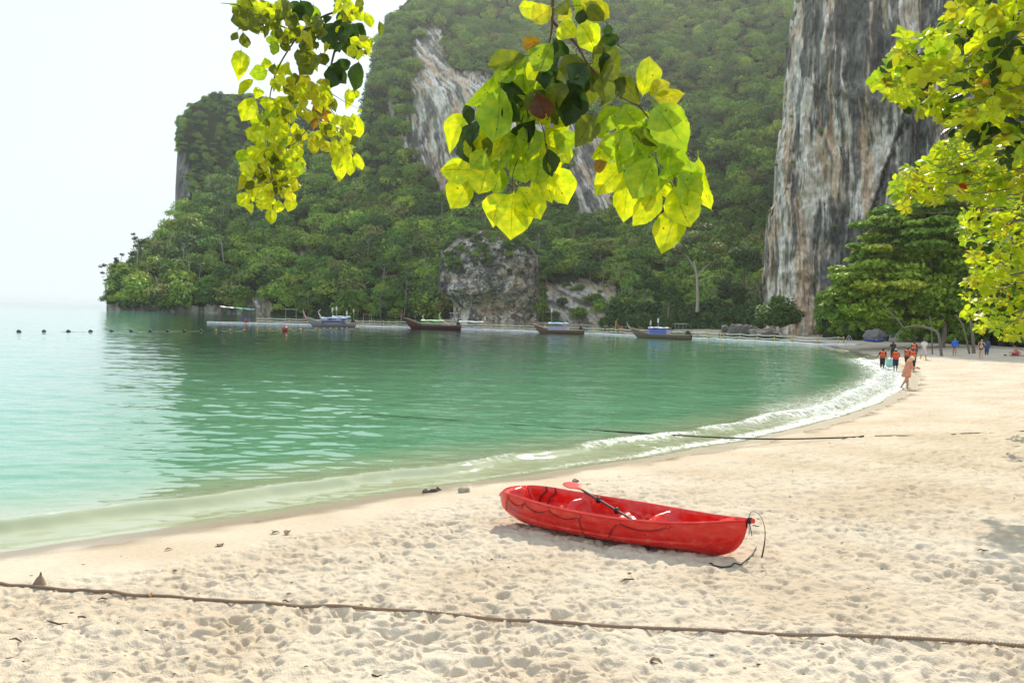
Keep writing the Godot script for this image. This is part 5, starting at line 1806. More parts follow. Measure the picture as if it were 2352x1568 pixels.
# ------------------------------------------------------------------ people
# a smooth union of tapered capsules [from, radius, to, radius], meshed as surface nets
func net(bones: Array, cell: float, blend: float) -> Array:
	var lo := Vector3(9e9, 9e9, 9e9)
	var hi := -lo
	for b in bones:
		var r: float = maxf(b[1], b[3]) + cell * 2.5
		for p in [b[0], b[2]]:
			lo = lo.min(p - Vector3(r, r, r))
			hi = hi.max(p + Vector3(r, r, r))
	var n := Vector3i((hi - lo) / cell) + Vector3i(2, 2, 2)
	var f := PackedFloat32Array()
	f.resize(n.x * n.y * n.z)
	f.fill(1.0)
	for b in bones:
		var a: Vector3 = b[0]
		var ra: float = b[1]
		var ab: Vector3 = b[2] - a
		var rb: float = b[3]
		var len2 := maxf(ab.length_squared(), 1e-8)
		var m := maxf(ra, rb) + blend + cell * 2.0
		var c0 := Vector3i((a.min(b[2]) - Vector3(m, m, m) - lo) / cell).max(Vector3i.ZERO)
		var c1 := Vector3i((a.max(b[2]) + Vector3(m, m, m) - lo) / cell).min(n - Vector3i.ONE)
		for z in range(c0.z, c1.z + 1):
			for y in range(c0.y, c1.y + 1):
				for x in range(c0.x, c1.x + 1):
					var q := lo + Vector3(x, y, z) * cell - a
					var t := clampf(q.dot(ab) / len2, 0.0, 1.0)
					var d := (q - ab * t).length() - lerpf(ra, rb, t)
					var i := (z * n.y + y) * n.x + x
					var o := f[i]
					if blend > 0.0:
						var h := maxf(blend - absf(o - d), 0.0) / blend
						f[i] = minf(o, d) - h * h * blend * 0.25
					else:
						f[i] = minf(o, d)
	var at := {}
	var v := PackedVector3Array()
	var idx := PackedInt32Array()
	var step := [1, n.x, n.x * n.y]
	for z in n.z - 1:
		for y in n.y - 1:
			for x in n.x - 1:
				var i := (z * n.y + y) * n.x + x
				var s := 0
				var in0 := f[i] < 0.0
				var mixed := false
				for k in range(1, 8):
					if (f[i + (k & 1) + (n.x if k & 2 else 0) + (n.x * n.y if k & 4 else 0)] < 0.0) != in0:
						mixed = true
						break
				if not mixed:
					continue
				var sum := Vector3.ZERO
				var cnt := 0
				for e in 12:
					var ax := e / 4
					var u: int = e & 1
					var w: int = (e >> 1) & 1
					var c := Vector3i.ZERO
					c[(ax + 1) % 3] = u
					c[(ax + 2) % 3] = w
					var j: int = i + c.x + c.y * n.x + c.z * n.x * n.y
					var f0 := f[j]
					var f1: float = f[j + step[ax]]
					if (f0 < 0.0) != (f1 < 0.0):
						var p := Vector3(c)
						p[ax] = f0 / (f0 - f1)
						sum += p
						cnt += 1
				at[i] = v.size()
				v.append(lo + (Vector3(x, y, z) + sum / cnt) * cell)
	for z in range(1, n.z - 1):
		for y in range(1, n.y - 1):
			for x in range(1, n.x - 1):
				var i := (z * n.y + y) * n.x + x
				var in0 := f[i] < 0.0
				for ax in 3:
					if (f[i + step[ax]] < 0.0) == in0:
						continue
					var s1: int = step[(ax + 1) % 3]
					var s2: int = step[(ax + 2) % 3]
					var a: int = at.get(i, -1)
					var b: int = at.get(i - s1, -1)
					var c: int = at.get(i - s1 - s2, -1)
					var d: int = at.get(i - s2, -1)
					if a < 0 or b < 0 or c < 0 or d < 0:
						continue
					if in0:
						idx.append_array(PackedInt32Array([a, c, b, a, d, c]))
					else:
						idx.append_array(PackedInt32Array([a, b, c, a, c, d]))
	return [v, idx]

func net_mesh(parts: Array) -> ArrayMesh:
	var v := PackedVector3Array()
	var idx := PackedInt32Array()
	for p in parts:
		var base := v.size()
		v.append_array(p[0])
		for i in p[1]:
			idx.append(i + base)
	var nrm := PackedVector3Array()
	nrm.resize(v.size())
	for k in range(0, idx.size(), 3):
		var w := (v[idx[k + 2]] - v[idx[k]]).cross(v[idx[k + 1]] - v[idx[k]])
		for j in 3:
			nrm[idx[k + j]] += w
	for i in nrm.size():
		nrm[i] = nrm[i].normalized()
	var arr := []
	arr.resize(Mesh.ARRAY_MAX)
	arr[Mesh.ARRAY_VERTEX] = v
	arr[Mesh.ARRAY_NORMAL] = nrm
	arr[Mesh.ARRAY_INDEX] = idx
	var m := ArrayMesh.new()
	m.add_surface_from_arrays(Mesh.PRIMITIVE_TRIANGLES, arr)
	return m

func moved(p: Array, t: Transform3D) -> Array:
	var v := PackedVector3Array()
	for q in p[0]:
		v.append(t * q)
	var idx: PackedInt32Array = p[1]
	if t.basis.determinant() < 0.0:
		idx = idx.duplicate()
		for k in range(0, idx.size(), 3):
			var s := idx[k + 1]
			idx[k + 1] = idx[k + 2]
			idx[k + 2] = s
	return [v, idx]

var head_net := []
var hand_net := []

func make_body_pieces():
	# the head looks along +Z; its centre is the origin
	head_net = net([[Vector3(0, 0.03, -0.012), 0.088, Vector3(0, 0.03, 0.012), 0.086], [Vector3(0, -0.03, 0.02), 0.066, Vector3(0, -0.088, 0.048), 0.036], [Vector3(0, 0.0, 0.088), 0.010, Vector3(0, -0.028, 0.106), 0.015], [Vector3(-0.03, 0.022, 0.082), 0.012, Vector3(0.03, 0.022, 0.082), 0.012], [Vector3(-0.018, -0.062, 0.078), 0.010, Vector3(0.018, -0.062, 0.078), 0.010], [Vector3(-0.086, -0.02, -0.004), 0.012, Vector3(-0.092, 0.018, -0.012), 0.016], [Vector3(0.086, -0.02, -0.004), 0.012, Vector3(0.092, 0.018, -0.012), 0.016]], 0.011, 0.022)
	# a relaxed right hand hanging along -Y, palm towards +X, thumb forward (+Z)
	var fingers := [[Vector3(0, 0, -0.018), 0.017, Vector3(0, -0.075, -0.026), 0.012], [Vector3(0, 0, 0.016), 0.017, Vector3(0, -0.078, 0.026), 0.012], [Vector3(0, 0, 0), 0.018, Vector3(0, -0.08, 0), 0.014]]
	for k in 4:
		var z := lerpf(0.03, -0.03, k / 3.0)
		var l: float = [0.068, 0.078, 0.072, 0.055][k]
		var a := Vector3(0, -0.08, z)
		var m := a + Vector3(0.010, -l * 0.5, z * 0.15)
		fingers.append([a, 0.0095, m, 0.0088])
		fingers.append([m, 0.0088, m + Vector3(0.022, -l * 0.45, 0), 0.0075])
	fingers.append([Vector3(0.006, -0.02, 0.026), 0.012, Vector3(0.016, -0.052, 0.052), 0.010])
	fingers.append([Vector3(0.016, -0.052, 0.052), 0.010, Vector3(0.024, -0.082, 0.056), 0.008])
	hand_net = net(fingers, 0.0055, 0.008)

# pose: joints of a figure 1.7 m tall facing +Z, before scaling
func pose(o: Dictionary) -> Dictionary:
	var j := {}
	var lean: float = o.get("lean", 0.04)
	var stride: float = o.get("stride", 0.0)
	var bend := Basis(Vector3.RIGHT, lean)
	var hip := Vector3(0, 0.90, 0)
	j.hip = hip
	j.waist = hip + bend * Vector3(0, 0.17, 0)
	j.chest = hip + bend * Vector3(0, 0.38, 0.01)
	j.neck = hip + bend * Vector3(0, 0.54, 0.0)
	var nod := Basis(Vector3.RIGHT, lean + o.get("nod", 0.0))
	j.head = j.neck + nod * Vector3(0, 0.135, 0.02)
	j.head_basis = Basis(Vector3.UP, o.get("look", 0.0)) * nod
	for s in [-1, 1]:
		var k := "l" if s > 0 else "r"
		var sh: Vector3 = hip + bend * Vector3(0.17 * s, 0.49, 0)
		j["shoulder" + k] = sh
		# arm angles: [forward swing, outward, elbow bend]
		var arm: Array = o.get("arm" + k, [0.1, 0.12, 0.25])
		var up := bend * Basis(Vector3.BACK, arm[1] * s) * Basis(Vector3.RIGHT, -arm[0])
		j["elbow" + k] = sh + up * Vector3(0, -0.29, 0)
		var low := up * Basis(Vector3.RIGHT, -arm[2])
		j["wrist" + k] = j["elbow" + k] + low * Vector3(0, -0.25, 0)
		j["hand" + k] = low
		var st: float = stride * s
		var leg: Array = o.get("leg" + k, [st, 0.02, maxf(0.05, -st * 1.2)])
		var hp := hip + Vector3(0.095 * s, -0.02, 0)
		var th := Basis(Vector3.BACK, leg[1] * s) * Basis(Vector3.RIGHT, -leg[0])
		j["thigh" + k] = hp
		j["knee" + k] = hp + th * Vector3(0, -0.42, 0)
		var cf := th * Basis(Vector3.RIGHT, leg[2])
		j["ankle" + k] = j["knee" + k] + cf * Vector3(0, -0.40, 0)
		var ft := Basis(Vector3.RIGHT, leg[3] if leg.size() > 3 else 0.0)
		j["toe" + k] = j["ankle" + k] + ft * Vector3(0.015 * s, -0.035, 0.16)
		j["heel" + k] = j["ankle" + k] + ft * Vector3(0, -0.04, -0.03)
	return j

func person(label: String, ground: Vector3, face: float, tall: float, o: Dictionary) -> Node3D:
	var j := pose(o)
	var low := minf(minf(j.toel.y, j.toer.y), minf(j.heell.y, j.heelr.y)) - 0.03
	if o.has("seat"):
		low = o.seat
	var t := thing("person", label, "person", ground, face, o.get("group", ""))
	var s := tall / 1.7
	var w: float = o.get("width", 1.0)
	var slim: float = 0.93 if o.get("woman", false) else 1.0
	var up := Vector3(0, -low, 0)
	var skin: Color = o.get("skin", lin(0.42, 0.24, 0.15))
	var torso := [[j.hip, 0.128 * w, j.waist, 0.112 * w * slim], [j.waist, 0.112 * w * slim, j.chest, 0.132 * w * slim], [j.chest, 0.13 * w * slim, j.neck + (j.chest - j.neck) * 0.25, 0.10 * slim], [j.shoulderl, 0.062 * slim, j.shoulderr, 0.062 * slim], [j.hip + Vector3(0.07, -0.02, 0), 0.112 * w, j.hip + Vector3(-0.07, -0.02, 0), 0.112 * w]]
	var bones := torso.duplicate()
	bones.append([j.neck + (j.chest - j.neck) * 0.2, 0.058, j.head, 0.052])
	var arms := []
	var thighs := []
	var calves := []
	for k in ["l", "r"]:
		arms.append([j["shoulder" + k], 0.056 * slim * w, j["elbow" + k], 0.042 * slim])
		arms.append([j["elbow" + k], 0.042 * slim, j["wrist" + k], 0.028])
		thighs.append([j["thigh" + k], 0.092 * w, j["knee" + k], 0.060 * w])
		calves.append([j["knee" + k], 0.058 * w, j["knee" + k].lerp(j["ankle" + k], 0.35), 0.060 * w])
		calves.append([j["knee" + k].lerp(j["ankle" + k], 0.35), 0.058 * w, j["ankle" + k], 0.036])
		calves.append([j["heel" + k], 0.034, j["toe" + k], 0.028])
	bones.append_array(arms + thighs + calves)
	var nets := [net(bones, 0.026, 0.035), moved(head_net, Transform3D(j.head_basis, j.head))]
	for k in ["l", "r"]:
		var hb: Basis = j["hand" + k]
		if k == "l":
			hb = hb * Basis.from_scale(Vector3(-1, 1, 1))
		nets.append(moved(hand_net, Transform3D(hb, j["wrist" + k])))
	var place := Transform3D(Basis.from_scale(Vector3.ONE * s), up * s)
	var all := func(list: Array, grow: float, cell := 0.026, blend := 0.04) -> ArrayMesh:
		var r := []
		for b in list:
			r.append([b[0], b[1] + grow, b[2], b[3] + grow])
		return net_mesh([moved(net(r, cell, blend), place)])
	for i in nets.size():
		nets[i] = moved(nets[i], place)
	put("body", net_mesh(nets), mat(skin, 0.6), t)
	var hb: Basis = j.head_basis
	var hair := [[j.head + hb * Vector3(0, 0.045, -0.022), 0.089, j.head + hb * Vector3(0, 0.05, 0.012), 0.086], [j.head + hb * Vector3(0, 0.02, -0.045), 0.075, j.head + hb * Vector3(0, -0.03, -0.05), 0.06]]
	if o.get("long_hair", false):
		hair.append([j.head + hb * Vector3(0, 0.0, -0.05), 0.07, j.head + hb * Vector3(0, -0.16, -0.075), 0.075])
		hair.append([j.head + hb * Vector3(0, -0.16, -0.075), 0.075, j.head + hb * Vector3(0, -0.30, -0.06), 0.05])
		hair.append([j.head + hb * Vector3(0.06, 0.0, 0.0), 0.045, j.head + hb * Vector3(0.07, -0.2, 0.02), 0.035])
		hair.append([j.head + hb * Vector3(-0.06, 0.0, 0.0), 0.045, j.head + hb * Vector3(-0.07, -0.2, 0.02), 0.035])
	put("hair", all.call(hair, 0.0, 0.018, 0.03), mat(o.get("hair", lin(0.02, 0.015, 0.012)), 0.55), t)
	if o.has("cap"):
		var c := [[j.head + hb * Vector3(0, 0.062, -0.02), 0.09, j.head + hb * Vector3(0, 0.066, 0.012), 0.088], [j.head + hb * Vector3(-0.04, 0.05, 0.08), 0.014, j.head + hb * Vector3(0.04, 0.05, 0.08), 0.014], [j.head + hb * Vector3(-0.03, 0.042, 0.13), 0.012, j.head + hb * Vector3(0.03, 0.042, 0.13), 0.012]]
		put("cap", all.call(c, 0.004, 0.018, 0.03), mat(o.cap, 0.8), t)
	var upper := torso.duplicate()
	upper.remove_at(4)
	var sleeves := []
	for k in ["l", "r"]:
		var part: float = o.get("sleeve", 0.55)
		sleeves.append([j["shoulder" + k], 0.060 * w, j["shoulder" + k].lerp(j["elbow" + k], minf(part, 1.0)), 0.054])
		if part > 1.0:
			sleeves.append([j["elbow" + k], 0.046, j["wrist" + k], 0.036])
	if o.has("shirt"):
		put("shirt", all.call(upper + sleeves, 0.016), mat(o.shirt, 0.8), t)
	if o.has("vest"):
		var orange := mat(o.vest, 0.6)
		var v := [[j.hip.lerp(j.waist, 0.55), 0.13, j.chest, 0.15], [j.chest, 0.148, j.neck + (j.chest - j.neck) * 0.3, 0.115], [j.shoulderl.lerp(j.neck, 0.35), 0.075, j.shoulderr.lerp(j.neck, 0.35), 0.075], [j.chest + Vector3(0.09, -0.04, 0.02), 0.11, j.waist + Vector3(0.085, -0.02, 0.02), 0.11], [j.chest + Vector3(-0.09, -0.04, 0.02), 0.11, j.waist + Vector3(-0.085, -0.02, 0.02), 0.11]]
		var vest_part := put("life_vest", all.call(v, 0.02, 0.026, 0.03), orange, t)
		# webbing round the vest and a dark printed patch on its back
		var bend := Basis(Vector3.RIGHT, o.get("lean", 0.04))
		for h in [0.10, 0.17]:
			var pts := []
			for k in 17:
				var a := TAU * k / 16.0
				pts.append((j.hip + up + bend * Vector3(cos(a) * 0.222, h + 0.02, sin(a) * 0.156)) * s)
			var sb := Buf.new()
			sb.tube(pts, 0.012 * s, 5, false)
			put("strap", sb.mesh(), mat(lin(0.02, 0.015, 0.015), 0.8), vest_part)
		var pb := Buf.new()
		pb.box((j.hip + up + bend * Vector3(0, 0.40, -0.176)) * s, Vector3(0.17, 0.07, 0.02) * s, bend)
		put("back_patch", pb.mesh(), mat(lin(0.05, 0.05, 0.05), 0.8), vest_part)
	if o.has("shorts"):
		var reach: float = o.get("leg_length", 0.75)
		var sh := [[j.hip, 0.128 * w, j.hip.lerp(j.waist, 0.7), 0.118 * w], [j.hip + Vector3(0.07, -0.02, 0), 0.112 * w, j.hip + Vector3(-0.07, -0.02, 0), 0.112 * w]]
		for k in ["l", "r"]:
			sh.append([j["thigh" + k], 0.094 * w, j["thigh" + k].lerp(j["knee" + k], minf(reach, 1.0)), 0.082 * w])
			if reach > 1.0:
				sh.append([j["knee" + k], 0.07 * w, j["knee" + k].lerp(j["ankle" + k], reach - 1.0), 0.055])
		put("shorts" if reach <= 1.0 else "trousers", all.call(sh, 0.016), mat(o.shorts, 0.85), t)
	if o.has("briefs"):
		put("briefs", all.call([[j.hip + Vector3(0.06, -0.02, 0), 0.115 * w, j.hip + Vector3(-0.06, -0.02, 0), 0.115 * w], [j.hip + Vector3(0, -0.07, 0.02), 0.07, j.hip + Vector3(0, -0.07, -0.02), 0.07]], 0.012), mat(o.briefs, 0.8), t)
	if o.has("band"):
		put("bikini_top", all.call([[j.chest + Vector3(0.07, 0.02, 0), 0.105 * w, j.chest + Vector3(-0.07, 0.02, 0), 0.105 * w]], 0.012), mat(o.band, 0.8), t)
	if o.has("tunic"):
		# a loose cover-up hanging from the shoulders, spreading and uneven at the hem
		var tu := upper.duplicate()
		var hem: Vector3 = j.hip + Vector3(0, -0.22, -0.02)
		tu.append([j.chest, 0.15, j.hip, 0.175])
		for a in 9:
			var e := Vector3(cos(a * 0.698) * 0.15, 0.03 * sin(a * 2.3), sin(a * 0.698) * 0.15)
			tu.append([j.hip + e * 0.45, 0.09, hem + e * (1.0 + 0.12 * sin(a * 3.1)), 0.06])
		var tunic_part := put("tunic", all.call(tu + sleeves, 0.018, 0.026, 0.05), mat(o.tunic, 0.85), t)
		var dots := []
		var gg := RandomNumberGenerator.new()
		gg.seed = 5
		var ball := SphereMesh.new()
		ball.radius = 0.016; ball.height = 0.032; ball.radial_segments = 6; ball.rings = 3
		for k in 60:
			var a := gg.randf() * TAU
			var h := gg.randf_range(-0.2, 0.4)
			var rad := lerpf(0.235, 0.16, clampf((h + 0.2) / 0.6, 0.0, 1.0))
			var p: Vector3 = (j.hip + Basis(Vector3.RIGHT, o.get("lean", 0.0) * (1.0 if h > 0.0 else 0.0)) * Vector3(cos(a) * rad, h, sin(a) * rad) + up) * s
			dots.append([Transform3D(Basis(), p), Color.WHITE])
		scatter("printed_dots", ball, dots, mat(lin(0.75, 0.62, 0.5), 0.8), tunic_part)
	return t

func toward_view(p: Vector3, turn: float) -> float:
	# the turn that makes a figure face straight away from the camera, plus turn to its right
	return atan2(p.x, p.z) - turn

func build_people():
	make_body_pieces()
	var orange := lin(0.80, 0.115, 0.02)
	var dark := lin(0.02, 0.02, 0.022)
	var navy := lin(0.02, 0.03, 0.09)
	var tan := lin(0.45, 0.25, 0.15)
	var brown := lin(0.23, 0.115, 0.065)
	# [view x, view y of the feet, height]
	var stand := func(x: float, y: float) -> Vector3: return on_sand(x, y)
	var p: Vector3 = stand.call(2027, 848)
	person("boy in orange life vest and dark trousers, left hand out, carrying the clear bag", p, toward_view(p, 0.1), 1.60, {"skin": brown, "vest": orange, "shirt": dark, "shorts": dark, "leg_length": 1.5, "stride": 0.22, "arml": [0.1, 0.55, 0.25], "armr": [-0.1, 0.35, 0.1], "cap": dark})
	p = stand.call(2057, 853)
	person("boy in orange life vest over red sleeves and navy shorts, right of the clear bag", p, toward_view(p, -0.1), 1.62, {"skin": brown, "vest": orange, "shirt": lin(0.42, 0.02, 0.02), "sleeve": 0.9, "shorts": navy, "leg_length": 0.95, "stride": -0.2, "arml": [-0.1, 0.35, 0.2], "armr": [0.5, 0.3, 1.0], "cap": lin(0.5, 0.45, 0.38)})
	# the clear teal bag carried between them
	var bag_at := on_sand(2043, 850)
	var b := thing("carried_bag", "translucent teal plastic bag carried between two boys in orange life vests", "bag", bag_at + Vector3(0, 0.28, 0))
	var bn := net([[Vector3(0, 0.2, 0), 0.25, Vector3(0.02, 0.32, 0), 0.24], [Vector3(-0.08, 0.12, 0.03), 0.18, Vector3(0.12, 0.14, 0), 0.2], [Vector3(-0.1, 0.42, 0), 0.15, Vector3(-0.2, 0.55, 0), 0.05], [Vector3(0.1, 0.42, 0), 0.15, Vector3(0.22, 0.54, 0), 0.05]], 0.03, 0.08)
	var bag_part := put("bag_body", net_mesh([bn]), twosided(lin(0.30, 0.56, 0.52), 0.35), b)
	var kn := Buf.new()
	for s in [-1, 1]:
		kn.tube([Vector3(0.2 * s, 0.53, 0), Vector3(0.29 * s, 0.66, 0.0)], 0.03, 6)
	put("bag_handle", kn.mesh(), twosided(lin(0.30, 0.56, 0.52), 0.35), bag_part)
	p = stand.call(2051, 826)
	person("man in black T-shirt and black trousers, ahead of the two bag carriers", p, toward_view(p, 0.0), 1.70, {"skin": brown, "shirt": dark, "shorts": dark, "leg_length": 1.6, "stride": 0.15, "arml": [0.1, 0.35, 0.3]})
	p = stand.call(2084, 845)
	person("child in orange life vest, dark haired, half hidden by the woman in the tunic", p, toward_view(p, 0.2), 1.58, {"skin": brown, "vest": orange, "shirt": dark, "shorts": dark, "stride": 0.15})
	p = stand.call(2096, 852)
	person("youth in orange life vest and black leggings directly beyond the woman in the tunic", p, toward_view(p, -0.1), 1.62, {"skin": brown, "vest": orange, "shirt": dark, "shorts": dark, "leg_length": 1.7, "stride": -0.2})
	p = stand.call(2099, 830)
	person("man in orange life vest over a navy sleeve, farthest of the life vest group", p, toward_view(p, 0.5), 1.72, {"skin": brown, "vest": orange, "shirt": navy, "sleeve": 1.2, "shorts": navy, "leg_length": 1.2, "stride": 0.15})
	p = stand.call(2122, 826)
	person("man in white T-shirt and white and navy shorts walking this way", p, toward_view(p, PI - 0.5), 1.80, {"skin": tan, "shirt": lin(0.62, 0.60, 0.58), "shorts": lin(0.50, 0.50, 0.52), "leg_length": 0.9, "stride": 0.22, "hair": lin(0.06, 0.04, 0.03), "cap": dark})
	p = stand.call(2193, 818)
	person("woman in bright blue top and black swim briefs seen from behind", p, toward_view(p, 0.1), 1.66, {"woman": true, "width": 1.06, "skin": tan, "shirt": lin(0.02, 0.14, 0.60), "sleeve": 1.2, "briefs": lin(0.02, 0.01, 0.012), "stride": 0.12, "hair": lin(0.22, 0.16, 0.10), "arml": [0.3, 0.2, 0.6], "armr": [0.2, 0.25, 0.4]})
	p = stand.call(2254, 823)
	person("woman in black bikini walking away up the beach, arm held out", p, toward_view(p, 0.1), 1.62, {"woman": true, "width": 1.04, "skin": lin(0.52, 0.32, 0.22), "briefs": dark, "band": dark, "stride": 0.22, "hair": lin(0.30, 0.24, 0.16), "armr": [0.9, 0.5, 0.7], "arml": [0.1, 0.35, 0.5]})
	p = stand.call(2267, 817)
	person("person in dark blue clothes close behind the woman in the black bikini", p, toward_view(p, 0.2), 1.5, {"skin": tan, "shirt": lin(0.05, 0.07, 0.15), "sleeve": 1.2, "shorts": lin(0.03, 0.06, 0.15), "leg_length": 1.7, "stride": 0.1})
	p = stand.call(2338, 816)
	person("sunburnt person in red shorts sitting on the sand with knees drawn up", p + Vector3(0, 0.02, 0), toward_view(p, PI * 1.5 - 0.1), 1.72, {"skin": lin(0.50, 0.24, 0.16), "shorts": lin(0.45, 0.05, 0.04), "leg_length": 0.8, "seat": 0.80, "lean": 0.28, "nod": 0.2, "hair": lin(0.05, 0.03, 0.02), "legl": [1.75, 0.1, 1.55, 0.0], "legr": [1.55, 0.12, 1.15, 0.0], "arml": [0.9, 0.15, 0.5], "armr": [-0.5, 0.3, 0.1]})
	# the woman wading nearest, in profile, stepping to the right
	p = on_level(2082, 894, 0.06)
	p.y = sand_level(p.x, p.z) + 0.01
	person("woman in dotted terracotta tunic with long fair hair, stepping barefoot through the wash", p, toward_view(p, PI * 0.5 - 0.25), 1.70, {"woman": true, "skin": lin(0.48, 0.24, 0.155), "tunic": lin(0.60, 0.235, 0.135), "sleeve": 0.95, "long_hair": true, "hair": lin(0.62, 0.42, 0.22), "cap": lin(0.78, 0.66, 0.52), "lean": 0.20, "nod": 0.35, "arml": [0.6, 0.12, 1.1], "armr": [0.5, 0.12, 1.2], "legl": [0.16, 0.02, 0.12, 0.0], "legr": [-0.12, 0.02, 0.42, 0.55]})  # the cap's pale tone paints in sunlight on the top of her head
	# on the dock
	p = dock_at(1252)
	p.y = 0.33
	person("bare backed man in pale shorts standing on the dock behind the brown boat", p, toward_view(p, 0.1), 1.75, {"skin": lin(0.42, 0.24, 0.15), "shorts": lin(0.30, 0.30, 0.28), "arml": [0.3, 0.35, 0.8], "armr": [0.3, 0.35, 0.8]})
	p = dock_at(1391)
	p.y = 0.33
	person("bare chested man in red brown shorts walking along the dock", p, toward_view(p, PI * 1.5), 1.72, {"skin": lin(0.34, 0.17, 0.10), "shorts": lin(0.22, 0.06, 0.04), "stride": 0.42, "lean": 0.1})
	p = dock_at(1102) + Vector3(0, 0, -3.0)
	p.y = 0.55
	person("seated bare shouldered person on the white roofed boat before the rock", p, toward_view(p, PI), 1.7, {"skin": lin(0.45, 0.27, 0.18), "shorts": dark, "seat": 0.80, "legl": [1.5, 0.1, 1.4], "legr": [1.5, 0.1, 1.4]})

# ------------------------------------------------------------------ red kayak and its paddle
var kayak_long := 3.4
func curve(k: Array, t: float) -> float:
	for i in k.size() - 1:
		if t <= k[i + 1][0] or i == k.size() - 2:
			var u := clampf((t - k[i][0]) / (k[i + 1][0] - k[i][0]), 0.0, 1.0)
			var m0: float = 0.0
			var m1: float = 0.0
			var h: float = k[i + 1][0] - k[i][0]
			if i > 0:
				m0 = (k[i + 1][1] - k[i - 1][1]) / (k[i + 1][0] - k[i - 1][0]) * h
			else:
				m0 = (k[i + 1][1] - k[i][1])
			if i < k.size() - 2:
				m1 = (k[i + 2][1] - k[i][1]) / (k[i + 2][0] - k[i][0]) * h
			else:
				m1 = (k[i + 1][1] - k[i][1])
			var u2 := u * u
			var u3 := u2 * u
			return (2 * u3 - 3 * u2 + 1) * k[i][1] + (u3 - 2 * u2 + u) * m0 + (-2 * u3 + 3 * u2) * k[i + 1][1] + (u3 - u2) * m1
	return k[-1][1]

const K_HALF := [[0.0, 0.035], [0.03, 0.13], [0.08, 0.215], [0.2, 0.315], [0.42, 0.37], [0.6, 0.36], [0.78, 0.26], [0.9, 0.135], [0.97, 0.055], [1.0, 0.03]]
const K_RIM := [[0.0, 0.395], [0.04, 0.475], [0.12, 0.495], [0.3, 0.445], [0.5, 0.41], [0.7, 0.40], [0.85, 0.415], [1.0, 0.465]]
const K_KEEL := [[0.0, 0.26], [0.03, 0.165], [0.08, 0.085], [0.16, 0.03], [0.3, 0.0], [0.85, 0.0], [0.91, 0.02], [0.955, 0.095], [0.985, 0.22], [1.0, 0.36]]

func kayak_side(t: float, h: float) -> float:
	# breadth at height h (0 keel, 1 rim) over the breadth at the rim
	var w := pow(clampf(h / 0.34, 0.0, 1.0), 0.55) * 0.93
	if h > 0.34:
		w = lerpf(0.93, 1.0, smoothstep(0.34, 0.95, h))
	w -= 0.045 * exp(-pow((h - 0.44) / 0.05, 2.0)) * smoothstep(0.02, 0.12, t) * smoothstep(1.0, 0.8, t)
	return w

